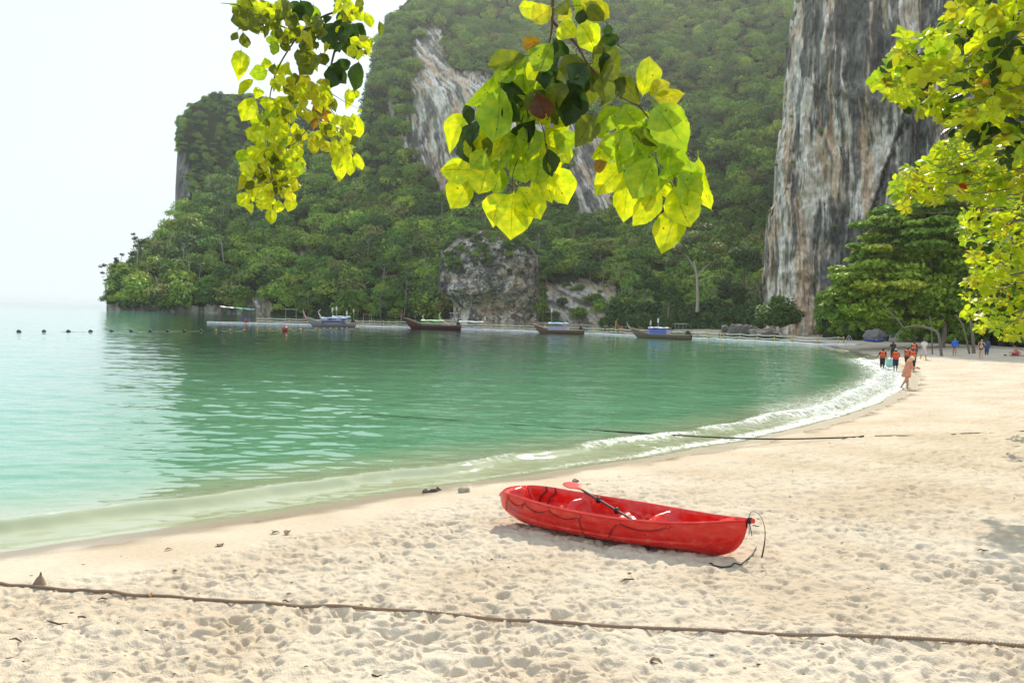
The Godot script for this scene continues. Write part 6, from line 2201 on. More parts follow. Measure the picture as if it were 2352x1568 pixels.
func build_kayak():
	var a := on_sand(1188, 1200)
	var e := on_sand(1648, 1272)
	var dir := e - a
	dir.y = 0.0
	var seen := dir.length()
	kayak_long = seen * 1.215
	var mid := a.lerp(e, 0.5) + dir.normalized() * seen * 0.022
	mid.y = minf(a.y, e.y) - 0.02 + absf(e.y - a.y) * 0.5
	var t := thing("kayak", "red plastic two-seat kayak lying on the sand with black cords", "kayak", mid)
	var x := dir.normalized()
	var pitch := atan2(e.y - a.y, seen)
	t.basis = Basis(Vector3.UP, atan2(-x.z, x.x)) * Basis(Vector3.BACK, pitch) * Basis(Vector3.RIGHT, 0.07)
	var red := StandardMaterial3D.new()
	red.albedo_color = lin(0.62, 0.012, 0.010)
	red.roughness = 0.38
	red.metallic_specular = 0.5
	red.roughness_texture = noise_tex(81, 0.02, 256, 4)
	# sun-faded patches and pale scuffs
	var fade := noise_tex(83, 0.012, 512, 6)
	var ramp := Gradient.new()
	ramp.offsets = PackedFloat32Array([0.0, 0.40, 0.58, 0.74, 0.86, 1.0])
	ramp.colors = PackedColorArray([lin(0.50, 0.006, 0.006), lin(0.62, 0.012, 0.010), lin(0.64, 0.025, 0.016), lin(0.64, 0.035, 0.022), lin(0.66, 0.07, 0.05), lin(0.70, 0.18, 0.14)])
	fade.color_ramp = ramp
	red.albedo_color = Color.WHITE
	red.albedo_texture = fade
	red.subsurf_scatter_enabled = true
	red.subsurf_scatter_strength = 0.12
	red.heightmap_enabled = true
	red.heightmap_texture = noise_tex(82, 0.06, 256, 4)
	red.heightmap_scale = 0.12
	red.uv1_triplanar = true
	red.uv1_scale = Vector3(0.9, 1.6, 1.6)
	var L := kayak_long
	var n := 70
	# hull
	var hs := [1.0, 0.93, 0.86, 0.76, 0.66, 0.56, 0.50, 0.45, 0.41, 0.37, 0.30, 0.22, 0.13, 0.06, 0.015, 0.0]
	var v := PackedVector3Array()
	var cols := hs.size() * 2 - 1
	for i in n:
		var s := float(i) / (n - 1)
		s = s - sin(s * TAU) * 0.05
		for k in cols:
			var far := k >= hs.size()
			var h: float = hs[k] if not far else hs[cols - 1 - k]
			var rim := curve(K_RIM, s)
			var keel := curve(K_KEEL, s)
			var w := curve(K_HALF, s) * kayak_side(s, h)
			v.append(Vector3((s - 0.5) * L, lerpf(keel, rim, h), w * (-1.0 if far else 1.0)))
	var b := sheet(v, cols, n, PackedColorArray(), PackedByteArray(), PackedVector3Array(), PackedVector2Array(), Vector3(0, -1, 0))
	var hull := put("hull", b, red, t)
	# the moulded deck: rim, end decks, tank well, seats, foot wells
	var dc := 41
	var dn := 150
	v = PackedVector3Array()
	for i in dn:
		var s := float(i) / (dn - 1)
		var rim := curve(K_RIM, s)
		var keel := curve(K_KEEL, s)
		var half := curve(K_HALF, s) - 0.004
		for k in dc:
			var q := lerpf(-1.0, 1.0, float(k) / (dc - 1))
			q = signf(q) * (1.0 - pow(1.0 - absf(q), 1.35))
			var z := q * half
			var bottom := keel + 0.075
			# stern tank well, first seat with its curved back, foot wells, second seat, bow
			var seat1 := 0.34 + 0.035 * q * q
			var seat2 := 0.70 + 0.03 * q * q
			var f := bottom + 0.17
			f = lerpf(f, bottom + 0.11, smoothstep(seat1 - 0.02, seat1 + 0.01, s) * (1.0 - smoothstep(0.47, 0.53, s)))
			f += 0.15 * exp(-pow((s - seat1 + 0.025) / 0.022, 2.0)) * smoothstep(0.15, 0.6, absf(q) + 0.25)
			f += 0.06 * exp(-pow((s - 0.535) / 0.03, 2.0))
			f += 0.13 * exp(-pow((s - seat2 + 0.02) / 0.022, 2.0))
			f += 0.016 * sin(s * 190.0) * smoothstep(0.55, 0.57, s) * (1.0 - smoothstep(0.64, 0.66, s)) * smoothstep(0.4, 0.6, absf(q))
			f += 0.016 * sin(s * 190.0) * smoothstep(0.80, 0.82, s) * (1.0 - smoothstep(0.87, 0.89, s))
			f += 0.05 * smoothstep(0.05, 0.45, absf(q)) * (1.0 - smoothstep(0.5, 0.8, absf(q))) * smoothstep(seat1, seat1 + 0.02, s) * (1.0 - smoothstep(0.44, 0.5, s))
			f += 0.12 * smoothstep(0.86, 0.91, s)
			var crown := rim + 0.035 * (1.0 - q * q) * smoothstep(0.16, 0.06, s)
			var closed := maxf(smoothstep(0.135, 0.095, s + 0.02 * q * q), smoothstep(0.885, 0.93, s - 0.02 * q * q))
			var wall := smoothstep(0.80, 0.93, absf(q)) if half > 0.12 else 0.0
			var y := lerpf(lerpf(minf(f, rim - 0.01), rim - 0.004, wall), crown, closed)
			# a soft roll on the rim
			y += 0.012 * smoothstep(0.90, 0.965, absf(q)) * (1.0 - closed) - 0.012 * smoothstep(0.985, 1.0, absf(q))
			v.append(Vector3((s - 0.5) * L, y, z))
	var deck := put("deck", sheet(v, dc, dn, PackedColorArray(), PackedByteArray(), PackedVector3Array(), PackedVector2Array(), Vector3.UP), red, t)
	# rounded lip along both edges
	for side in [-1.0, 1.0]:
		var pts := []
		for i in 60:
			var s := i / 59.0
			pts.append(Vector3((s - 0.5) * L, curve(K_RIM, s) - 0.008, side * (curve(K_HALF, s) + 0.001)))
		var lip := Buf.new()
		lip.tube(pts, 0.013, 7)
		put("rim", lip.mesh(), red, t)
	var black := mat(lin(0.012, 0.010, 0.010), 0.6)
	var edge := func(s: float, h: float, side: float, off: float) -> Vector3:
		var y := lerpf(curve(K_KEEL, s), curve(K_RIM, s), h)
		return Vector3((s - 0.5) * L, y, side * (curve(K_HALF, s) * kayak_side(s, h) + off))
	# pad eyes and the cord laced through them
	for side in [1.0, -1.0]:
		var eyes := [0.085, 0.185, 0.305, 0.445, 0.60, 0.77]
		for s in eyes:
			var pe := Buf.new()
			var c: Vector3 = edge.call(s, 0.86, side, 0.004)
			pe.tube([c + Vector3(-0.026, 0, 0), c + Vector3(-0.014, 0, 0.017 * side), c + Vector3(0.014, 0, 0.017 * side), c + Vector3(0.026, 0, 0)], 0.010, 6)
			pe.ball(c, Vector3(0.03, 0.022, 0.010), 6, 10)
			put("pad_eye", pe.mesh(), red, hull)
		for i in eyes.size() - 1:
			if i == 3 and side > 0:
				continue
			var pts := []
			for k in 11:
				var u := k / 10.0
				var s := lerpf(eyes[i], eyes[i + 1], u)
				pts.append(edge.call(s, 0.86 - 0.62 * u * (1.0 - u), side, 0.010))
			var cd := Buf.new()
			cd.tube(pts, 0.0045, 5)
			put("cord", cd.mesh(), black, hull)
	# the slack loop hanging low on the near side
	var loop := []
	for q in [[0.445, 0.86], [0.443, 0.70], [0.447, 0.50], [0.457, 0.32], [0.472, 0.20], [0.49, 0.13], [0.515, 0.12], [0.535, 0.18], [0.555, 0.40], [0.575, 0.65], [0.60, 0.86]]:
		loop.append(edge.call(q[0], q[1], 1.0, 0.012))
	var lb := Buf.new()
	lb.tube(smooth_path(loop, 4), 0.0045, 5)
	put("cord", lb.mesh(), black, hull)
	for q in [[0.085, 0.062], [0.185, 0.165]]:
		var tail := []
		for u in 6:
			tail.append(edge.call(lerpf(q[0], q[1], u / 5.0), 0.86 - (0.5 if q[0] < 0.1 else 0.2) * u / 5.0, 1.0, 0.010))
		var tb := Buf.new()
		tb.tube(tail, 0.004, 5)
		put("cord", tb.mesh(), black, hull)
	# straps in the tank well
	for s in [0.165, 0.205]:
		var sb := Buf.new()
		var half := curve(K_HALF, s)
		sb.tube([Vector3((s - 0.5) * L, curve(K_RIM, s) + 0.008, -half * 0.93), Vector3((s + 0.006 - 0.5) * L, curve(K_RIM, s) - 0.05, -half * 0.83), Vector3((s - 0.015 - 0.5) * L, curve(K_RIM, s) - 0.12, -half * 0.70), Vector3((s - 0.03 - 0.5) * L, curve(K_KEEL, s) + 0.15, -half * 0.5)], 0.010, 6)
		put("strap", sb.mesh(), black, deck)
	# worn grey maker's mark near the stern
	var lv := PackedVector3Array()
	for r in 9:
		for k in 21:
			var s := lerpf(0.072, 0.150, k / 20.0)
			var h := lerpf(0.40, 0.62, r / 8.0) + 0.10 * (1.0 - k / 20.0) - 0.04
			lv.append(edge.call(s, h, 1.0, 0.0035))
	var mark := StandardMaterial3D.new()
	mark.albedo_texture = worn_mark()
	mark.transparency = BaseMaterial3D.TRANSPARENCY_ALPHA
	mark.roughness = 0.5
	var luv := PackedVector2Array()
	for r in 9:
		for k in 21:
			luv.append(Vector2(k / 20.0, 1.0 - r / 8.0))
	put("worn_lettering", sheet(lv, 21, 9, PackedColorArray(), PackedByteArray(), PackedVector3Array(), luv, Vector3.BACK), mark, hull)
	# toggle grip at the bow, lashed with black cord
	var bow := Vector3(L / 2, curve(K_RIM, 1.0), 0)
	var tg := Buf.new()
	tg.tube([bow + Vector3(-0.12, -0.012, 0), bow + Vector3(0.02, -0.012, 0), bow + Vector3(0.085, -0.012, 0), bow + Vector3(0.092, -0.012, 0)], [0.026, 0.026, 0.026, 0.015], 10)
	var grip := put("bow_grip", tg.mesh(), red, t)
	var ls := Buf.new()
	for k in 4:
		var pts := []
		for i in 13:
			var aa := TAU * i / 12.0
			pts.append(bow + Vector3(0.018 + k * 0.011 + 0.004 * sin(aa), -0.012 + sin(aa) * 0.030, cos(aa) * 0.030))
		ls.tube(pts, 0.006, 5, false)
	ls.tube([bow + Vector3(0.03, -0.03, 0.02), bow + Vector3(0.035, -0.10, 0.03), bow + Vector3(0.03, -0.16, 0.03)], 0.004, 5)
	ls.tube([bow + Vector3(0.04, -0.03, 0.02), bow + Vector3(0.052, -0.10, 0.03), bow + Vector3(0.062, -0.17, 0.03)], 0.005, 5)
	put("lashing", ls.mesh(), black, grip)
	var inv := t.transform.affine_inverse()
	var cord := [bow + Vector3(0.03, 0.02, 0)]
	for q in [[0.05, 0.075, 0.0], [0.10, 0.095, 0.01], [0.17, 0.06, 0.03], [0.215, -0.04, 0.05], [0.22, -0.16, 0.07], [0.205, -0.27, 0.09], [0.19, -0.36, 0.12]]:
		cord.append(bow + Vector3(q[0], q[1], q[2]))
	var rad := []
	for i in 29:
		rad.append(lerpf(0.003, 0.009, smoothstep(0.45, 1.0, i / 28.0)))
	var cb := Buf.new()
	cb.tube(smooth_path(cord, 4), rad, 6)
	put("bow_line", cb.mesh(), black, t)
	var gr := []
	for q in [[1737, 1260], [1728, 1274], [1716, 1287], [1702, 1294], [1688, 1297], [1680, 1302], [1668, 1304], [1655, 1303], [1640, 1303], [1632, 1297], [1622, 1292], [1608, 1294]]:
		var w := on_sand(q[0], q[1])
		gr.append(inv * (w + Vector3(0, 0.012 + sand_detail(w.x, w.z, inland_quick(w.x, w.z), 8.0), 0)))
	var gb := Buf.new()
	gb.tube(smooth_path(gr, 4), 0.008, 6)
	put("bow_line", gb.mesh(), black, t)
	build_paddle(t, L)

func smooth_path(p: Array, n: int) -> Array:
	var out := []
	for i in p.size() - 1:
		for k in n:
			out.append(p[i].cubic_interpolate(p[i + 1], p[maxi(i - 1, 0)], p[mini(i + 2, p.size() - 1)], float(k) / n))
	out.append(p[-1])
	return out

# faded, scuffed print: too worn to read
func worn_mark() -> ImageTexture:
	var im := Image.create(160, 64, false, Image.FORMAT_RGBA8)
	var g := RandomNumberGenerator.new()
	g.seed = 3
	for y in 64:
		for x in 160:
			var s := absf(y - 32.0) / 32.0
			var edge := smoothstep(1.0, 0.55, s) * smoothstep(0.0, 0.12, x / 160.0) * smoothstep(1.0, 0.88, x / 160.0)
			var scuff := clampf(0.62 + n_mid.get_noise_2d(x * 0.12, y * 0.12), 0.0, 1.0)
			var glyph := 0.0
			if s < 0.5 and x > 24 and x < 146:
				var cell := fmod(x - 24.0, 17.0)
				var up := y - 18.0
				glyph = 1.0 if cell < 3.5 or (cell < 12.0 and (absf(up - 2.0) < 2.0 or absf(up - 14.0 + (int(x / 17.0) % 3) * 3.0) < 2.0 or absf(up - 26.0) < 2.0)) else 0.0
			var c := Color(0.55, 0.50, 0.56).lerp(Color(0.22, 0.20, 0.25), glyph * 0.7)
			im.set_pixel(x, y, Color(c.r, c.g, c.b, edge * scuff * 0.55 + glyph * 0.25 * scuff))
	return ImageTexture.create_from_image(im)

func build_paddle(k: Node3D, L: float):
	# laid across the cockpit: one blade out over the far edge, the other down inside
	var low := k.transform * Vector3((0.635 - 0.5) * L, 0.30, 0.13)
	var high := k.transform * Vector3((0.325 - 0.5) * L, 0.465, -0.36)
	var dir := (high - low).normalized()
	var t := thing("paddle", "black shafted kayak paddle with red blades lying across the kayak", "paddle", low)
	var long := (high - low).length()
	var black := mat(lin(0.022, 0.014, 0.014), 0.3, 0.6)
	var s := Buf.new()
	s.tube([Vector3.ZERO, dir * (long + 0.03)], 0.0155, 10)
	var shaft := put("shaft", s.mesh(), black, t)
	for u in [0.36, 0.70]:
		var r := Buf.new()
		var c: Vector3 = dir * long * u
		r.tube([c - dir * 0.03, c - dir * 0.012, c, c + dir * 0.012, c + dir * 0.03], [0.018, 0.024, 0.046, 0.024, 0.018], 12)
		put("drip_ring", r.mesh(), mat(lin(0.01, 0.01, 0.01), 0.5), shaft)
	var red := mat(lin(0.55, 0.055, 0.045), 0.35)
	var pale := mat(lin(0.66, 0.50, 0.48), 0.4)
	var across := dir.cross(Vector3.UP).normalized()
	for e in 2:
		var from := dir * (long + 0.02) if e == 0 else -dir * 0.01
		var along := dir if e == 0 else -dir
		var eye := (Vector3(0, EYE, 0) - low).normalized()
		eye = (eye - dir * eye.dot(dir)).normalized()
		var wide := (eye * 0.72 + eye.cross(dir) * 0.69).normalized() if e == 0 else across.rotated(dir, 0.25)
		var nrm := wide.cross(along)
		var rings := []
		var size: float = 0.50 if e == 0 else 0.30
		for i in 13:
			var u := i / 12.0
			var w := 0.016 + 0.080 * pow(sin(PI * clampf(u * 0.93, 0.0, 1.0)), 0.8) * smoothstep(0.08, 0.4, u)
			if u > 0.93:
				w *= 1.0 - (u - 0.93) / 0.12
			var th := lerpf(0.015, 0.004, smoothstep(0.0, 0.5, u))
			var bow := nrm * 0.05 * u * u
			var ring := []
			for k2 in 10:
				var a := TAU * k2 / 10
				ring.append(from + along * size * u + bow + wide * cos(a) * w + nrm * sin(a) * th)
			rings.append(ring)
		var b := Buf.new()
		b.loft(rings)
		put("blade", b.mesh(), red if e == 0 else pale, t)

# ------------------------------------------------------------------ ropes, stones, flotsam, foam
func twisted(pts: Array, r: float, lay: float, m: Material, parent: Node, called: String):
	# three strands laid round one another
	var dist := 0.0
	var frames := []
	for i in pts.size():
		if i:
			dist += (pts[i] - pts[i - 1]).length()
		var d: Vector3 = (pts[mini(i + 1, pts.size() - 1)] - pts[maxi(i - 1, 0)]).normalized()
		var x := d.cross(Vector3.UP).normalized()
		frames.append([x, x.cross(d), dist])
	for k in 3:
		var path := []
		for i in pts.size():
			var a: float = frames[i][2] / lay * TAU + TAU * k / 3.0
			path.append(pts[i] + (frames[i][0] * cos(a) + frames[i][1] * sin(a)) * r * 0.52)
		var b := Buf.new()
		b.tube(path, r * 0.56, 5, false)
		put(called, b.mesh(), m, parent)

func rock_mesh(seed_: int, rough := 0.3) -> ArrayMesh:
	var n := FastNoiseLite.new()
	n.seed = seed_
	n.frequency = 0.9
	n.fractal_octaves = 4
	var rows := 18
	var cols := 25
	var v := PackedVector3Array()
	for r in rows:
		var a := PI * r / (rows - 1)
		for k in cols:
			var b := TAU * k / (cols - 1)
			var d := Vector3(sin(a) * cos(b), cos(a), sin(a) * sin(b))
			v.append(d * (1.0 + n.get_noise_3d(d.x, d.y, d.z) * rough * 2.0))
	var nn := PackedVector3Array()
	var m := sheet(v, cols, rows, PackedColorArray(), PackedByteArray(), nn, PackedVector2Array(), v[(rows / 2) * cols + cols / 2])
	return m

func stone_thing(called: String, label: String, at: Vector3, size: Vector3, c: Color, seed_: int, category := "rock", group := "", rough := 0.3):
	var m := StandardMaterial3D.new()
	m.albedo_color = c
	m.roughness = 0.9
	m.heightmap_enabled = true
	m.heightmap_texture = rock_grain()
	m.heightmap_scale = 12.0 * minf(size.x, 1.0)
	m.uv1_triplanar = true
	m.uv1_scale = Vector3(0.6, 0.6, 0.6)
	var o := put(called, rock_mesh(seed_, rough), m)
	o.position = at
	o.scale = size
	o.rotation.y = seed_ * 1.7
	tag(o, label, category, group)
	return o

func surf(x: float, y: float) -> Vector3:
	var p := on_sand(x, y)
	var d := inland_quick(p.x, p.z)
	p.y += sand_detail(p.x, p.z, d, Vector2(p.x, p.z).length())
	return p

func build_small_things():
	var g := RandomNumberGenerator.new()
	g.seed = 99
	# the thick rope across the sand
	var pts := []
	for q in [[-40, 238], [0, 240], [100, 256], [250, 268], [400, 283], [480, 290], [570, 290], [670, 293], [740, 298], [820, 303], [1000, 321], [1250, 339], [1500, 358], [1700, 371], [2000, 382], [2330, 402]]:
		pts.append(on_sand(q[0] / 1.809 / 1.7007, (2150.0 + q[1] / 1.809) / 1.7007))
	for q in [[900, 1403], [1130, 1422], [1300, 1434], [1500, 1445], [1700, 1455], [1900, 1464], [2100, 1473], [2352, 1484], [2480, 1489]]:
		if q[0] > 800:
			pts.append(on_sand(q[0], q[1]))
	var path := smooth_path(pts, 34)
	for i in path.size():
		var p: Vector3 = path[i]
		var d := inland_quick(p.x, p.z)
		var sunk := 0.020 * smoothstep(0.05, 0.35, n_mid.get_noise_2d(p.x * 0.8, p.z * 0.8))
		# it lies along the tops of the bumps
		var h := maxf(sand_detail(p.x, p.z, d, 6.0), maxf(sand_detail(p.x + 0.04, p.z, d, 6.0), sand_detail(p.x - 0.04, p.z + 0.03, d, 6.0)))
		path[i] = Vector3(p.x, sand_rise(d) + h + 0.013 - sunk * 0.6, p.z)
	for k in 170:
		for i in range(1, path.size() - 1):
			path[i].y = (path[i - 1].y + path[i].y * 2.0 + path[i + 1].y) / 4.0
	var start: Vector3 = path[0]
	for i in path.size():
		path[i] -= start
	var rope := thing("beach_rope", "thick twisted brown rope lying across the foreground sand", "rope", start)
	twisted(path, 0.0165, 0.075, mat(lin(0.24, 0.165, 0.115), 0.9), rope, "strand")
	# weathered stub beside the rope
	var st := surf(89, 1346)
	var stub := thing("driftwood_stub", "pointed weathered wooden stub sticking up beside the rope", "driftwood", st)
	var sb := Buf.new()
	sb.tube([Vector3(0, -0.05, 0), Vector3(0, 0.02, 0), Vector3(0.008, 0.07, 0), Vector3(0.012, 0.095, 0), Vector3(0.014, 0.12, 0)], [0.085, 0.06, 0.038, 0.02, 0.007], 9)
	put("stub", sb.mesh(), mat(lin(0.23, 0.165, 0.11), 0.95), stub)
	var kb := Buf.new()
	kb.tube([Vector3(0.014, 0.10, 0), Vector3(0.016, 0.14, 0.0)], [0.014, 0.006], 6)
	put("splinter", kb.mesh(), mat(lin(0.12, 0.08, 0.05), 0.95), stub)
	# mooring line from the beach out over the wash into the bay
	var line := []
	for q in [[1985, 1004], [1960, 1005]]:
		line.append(surf(q[0], q[1]) + Vector3(0, 0.02, 0))
	for q in [[1860, 1007, 0.30], [1760, 1008, 0.34], [1640, 1004, 0.26], [1535, 998, 0.06], [1400, 990, 0.02], [1200, 976, 0.015], [1000, 962, 0.01], [830, 950, 0.0]]:
		line.append(on_level(q[0], q[1], q[2]))
	var s0: Vector3 = line[0]
	for i in line.size():
		line[i] -= s0
	var lp := smooth_path(line, 8)
	var lr := []
	for i in lp.size():
		lr.append(lerpf(0.021, 0.010, smoothstep(0.6, 0.8, float(i) / lp.size())))
	var mb := Buf.new()
	mb.tube(lp, lr, 6)
	var ml := put("mooring_line", mb.mesh(), mat(lin(0.02, 0.018, 0.016), 0.8))
	ml.position = s0
	tag(ml, "black mooring line running from the beach over the wash into the water", "rope")
	var tail := []
	for q in [[2440, 984], [2400, 986], [2352, 989], [2300, 991], [2250, 994], [2200, 996], [2150, 998], [2060, 1001], [2010, 1003]]:
		var p := surf(q[0], q[1])
		tail.append(p + Vector3(0, 0.012 * sin(q[0] * 0.07), 0))
	var t0: Vector3 = tail[0]
	for i in tail.size():
		tail[i] -= t0
	var tb := Buf.new()
	tb.tube(smooth_path(tail, 6), 0.014, 6)
	var to := put("buried_rope", tb.mesh(), mat(lin(0.17, 0.13, 0.09), 0.9))
	to.position = t0
	tag(to, "thin brown rope half buried in the sand, right of the black mooring line", "rope")
	# stones by the waterline
	stone_thing("shore_rock", "dark craggy rock at the edge of the wash, left of the kayak", on_level(984, 1136, 0.05), Vector3(0.14, 0.085, 0.10), lin(0.075, 0.065, 0.05), 501, "rock", "", 0.5)
	stone_thing("shore_rock", "small dark rock close behind the craggy one in the wash", on_level(1006, 1127, 0.06), Vector3(0.11, 0.05, 0.07), lin(0.09, 0.075, 0.05), 502, "rock", "", 0.5)
	stone_thing("shore_rock", "smooth pale stone on the wet sand right of the dark rocks", on_sand(1066, 1130) + Vector3(0, 0.03, 0), Vector3(0.115, 0.065, 0.08), lin(0.42, 0.36, 0.28), 503, "rock", "", 0.15)
	stone_thing("pebble", "small brown pebble on the smooth sand beyond the paddle blade", surf(1322, 1106) + Vector3(0, 0.015, 0), Vector3(0.065, 0.035, 0.05), lin(0.25, 0.21, 0.16), 504, "pebble")
	stone_thing("pebble", "flat tan pebble right of the paddle blade tip", surf(1353, 1113) + Vector3(0, 0.005, 0), Vector3(0.06, 0.022, 0.05), lin(0.36, 0.29, 0.21), 505, "pebble")
	# boulders on the far beach
	var far := func(x: float, y: float) -> Vector3: return on_sand(x, y)
	stone_thing("boulder", "grey boulder behind the blue inflatable on the far beach", far.call(2019, 783) + Vector3(0, 0.5, -1.0), Vector3(1.75, 1.3, 1.4), lin(0.22, 0.20, 0.185), 511, "boulder")
	stone_thing("boulder", "low dark boulder between the two big grey boulders", far.call(2046, 783) + Vector3(0, 0.35, -0.6), Vector3(1.25, 0.95, 1.1), lin(0.13, 0.115, 0.10), 512, "boulder")
	stone_thing("boulder", "large smooth pale grey boulder on the far beach", far.call(2094, 785) + Vector3(0, 0.4, -0.8), Vector3(2.9, 1.45, 1.9), lin(0.33, 0.30, 0.27), 513, "boulder", "", 0.2)
	stone_thing("boulder", "sloping dark boulder right of the large pale boulder", far.call(2142, 783) + Vector3(0, 0.2, -1.0), Vector3(1.5, 1.0, 1.2), lin(0.15, 0.13, 0.11), 514, "boulder")
	for k in 9:
		var x: float = [1668, 1690, 1708, 1724, 1742, 1760, 1700, 1735, 1775][k]
		var d := 166.0 - 0.2 * (x - 1700.0) + (5.0 if k > 5 else 0.0)
		var p := pt(x, 764, d)
		p.y = 0.5
		stone_thing("cove_boulder", "%s dark boulder from the left, %s row of the heap below the bright bush" % [ORDINALS[k % 6], "front" if k < 6 else "back"], p, Vector3(g.randf_range(1.3, 2.6), g.randf_range(1.1, 2.2), 1.6), lin(0.13, 0.11, 0.095) * g.randf_range(0.9, 1.25), 520 + k, "boulder", "boulders at the cove's end", 0.35)
	for k in 7:
		var x := 2165.0 + 27.0 * k
		stone_thing("shade_rock", "%s small dark rock from the left in the shade under the trees behind the beach" % ORDINALS[k], on_sand(x, 786 + k * 1.6) + Vector3(0, 0.12, -1.5), Vector3(g.randf_range(0.4, 1.1), g.randf_range(0.25, 0.6), 0.6), lin(0.11, 0.095, 0.08), 540 + k, "rock", "rocks in the shade under the trees")
	# blue inflatable
	var bl := on_sand(2008, 786)
	var boat := thing("inflatable", "blue inflatable boat drawn up before the grey boulder", "inflatable boat", bl, 0.1)
	var ib := Buf.new()
	var ring := []
	for k in 25:
		var a := TAU * k / 24.0
		var sx := cos(a)
		ring.append(Vector3(signf(sx) * pow(absf(sx), 0.8) * 1.45, 0.24 + 0.16 * absf(sx) * absf(sx), sin(a) * 0.38))
	ib.tube(ring, 0.19, 8, false)
	put("tube", ib.mesh(), mat(lin(0.03, 0.085, 0.36), 0.45), boat)
	var fb := Buf.new()
	fb.box(Vector3(0, 0.16, 0), Vector3(2.6, 0.08, 0.6))
	put("floor", fb.mesh(), mat(lin(0.05, 0.06, 0.10), 0.6), boat)
	var nb := Buf.new()
	nb.tube([Vector3(0.05, 0.20, 0.55), Vector3(0.05, 0.42, 0.50), Vector3(0.05, 0.44, 0.34)], 0.03, 6)
	put("handle", nb.mesh(), mat(lin(0.6, 0.6, 0.6), 0.6), boat)
	# low grey float lying at the water's edge below the dock
	for q in [[1840, 786.5, 1.4, "short grey float lying at the water's edge by the dock"], [1884, 788.5, 2.0, "long low grey raft lying at the water's edge by the dock"]]:
		var p := on_level(q[0], q[1], 0.08)
		var rt := thing("beached_float", q[3], "float", p)
		var rb := Buf.new()
		rb.tube([Vector3(-q[2] * 1.0, 0, 0), Vector3(-q[2] * 0.92, 0.03, 0), Vector3(q[2] * 0.92, 0.03, 0), Vector3(q[2], 0, 0)], [0.10, 0.17, 0.17, 0.10], 8)
		rb.tube([Vector3(-q[2] * 1.0, 0, -0.4), Vector3(-q[2] * 0.92, 0.03, -0.4), Vector3(q[2] * 0.92, 0.03, -0.4), Vector3(q[2], 0, -0.4)], [0.10, 0.17, 0.17, 0.10], 8)
		put("tube", rb.mesh(), mat(lin(0.14, 0.14, 0.13), 0.7), rt)
		var pb := Buf.new()
		pb.box(Vector3(0, 0.20, -0.2), Vector3(q[2] * 1.7, 0.05, 0.7))
		put("top", pb.mesh(), mat(lin(0.2, 0.2, 0.19), 0.7), rt)
	# sandal and mat by the sitting person
	var mt := on_sand(2346, 817)
	var mat_thing := put("beach_mat", box_mesh(Vector3(1.9, 0.025, 0.8)), mat(lin(0.03, 0.03, 0.035), 0.9))
	mat_thing.position = mt + Vector3(0.1, 0.02, 0)
	tag(mat_thing, "dark mat under the person sitting on the sand", "mat")
	var shoe := Buf.new()
	shoe.ball(Vector3.ZERO, Vector3(0.16, 0.07, 0.07), 6, 8)
	var so := put("sandal", shoe.mesh(), mat(lin(0.03, 0.03, 0.03), 0.8))
	so.position = on_sand(2310, 817) + Vector3(0, 0.05, 0)
	tag(so, "dark sandal left on the sand beside the sitting person", "sandal")
	litter(g)
	foam(g)

func box_mesh(size: Vector3) -> ArrayMesh:
	var b := Buf.new()
	b.box(Vector3.ZERO, size)
	return b.mesh()

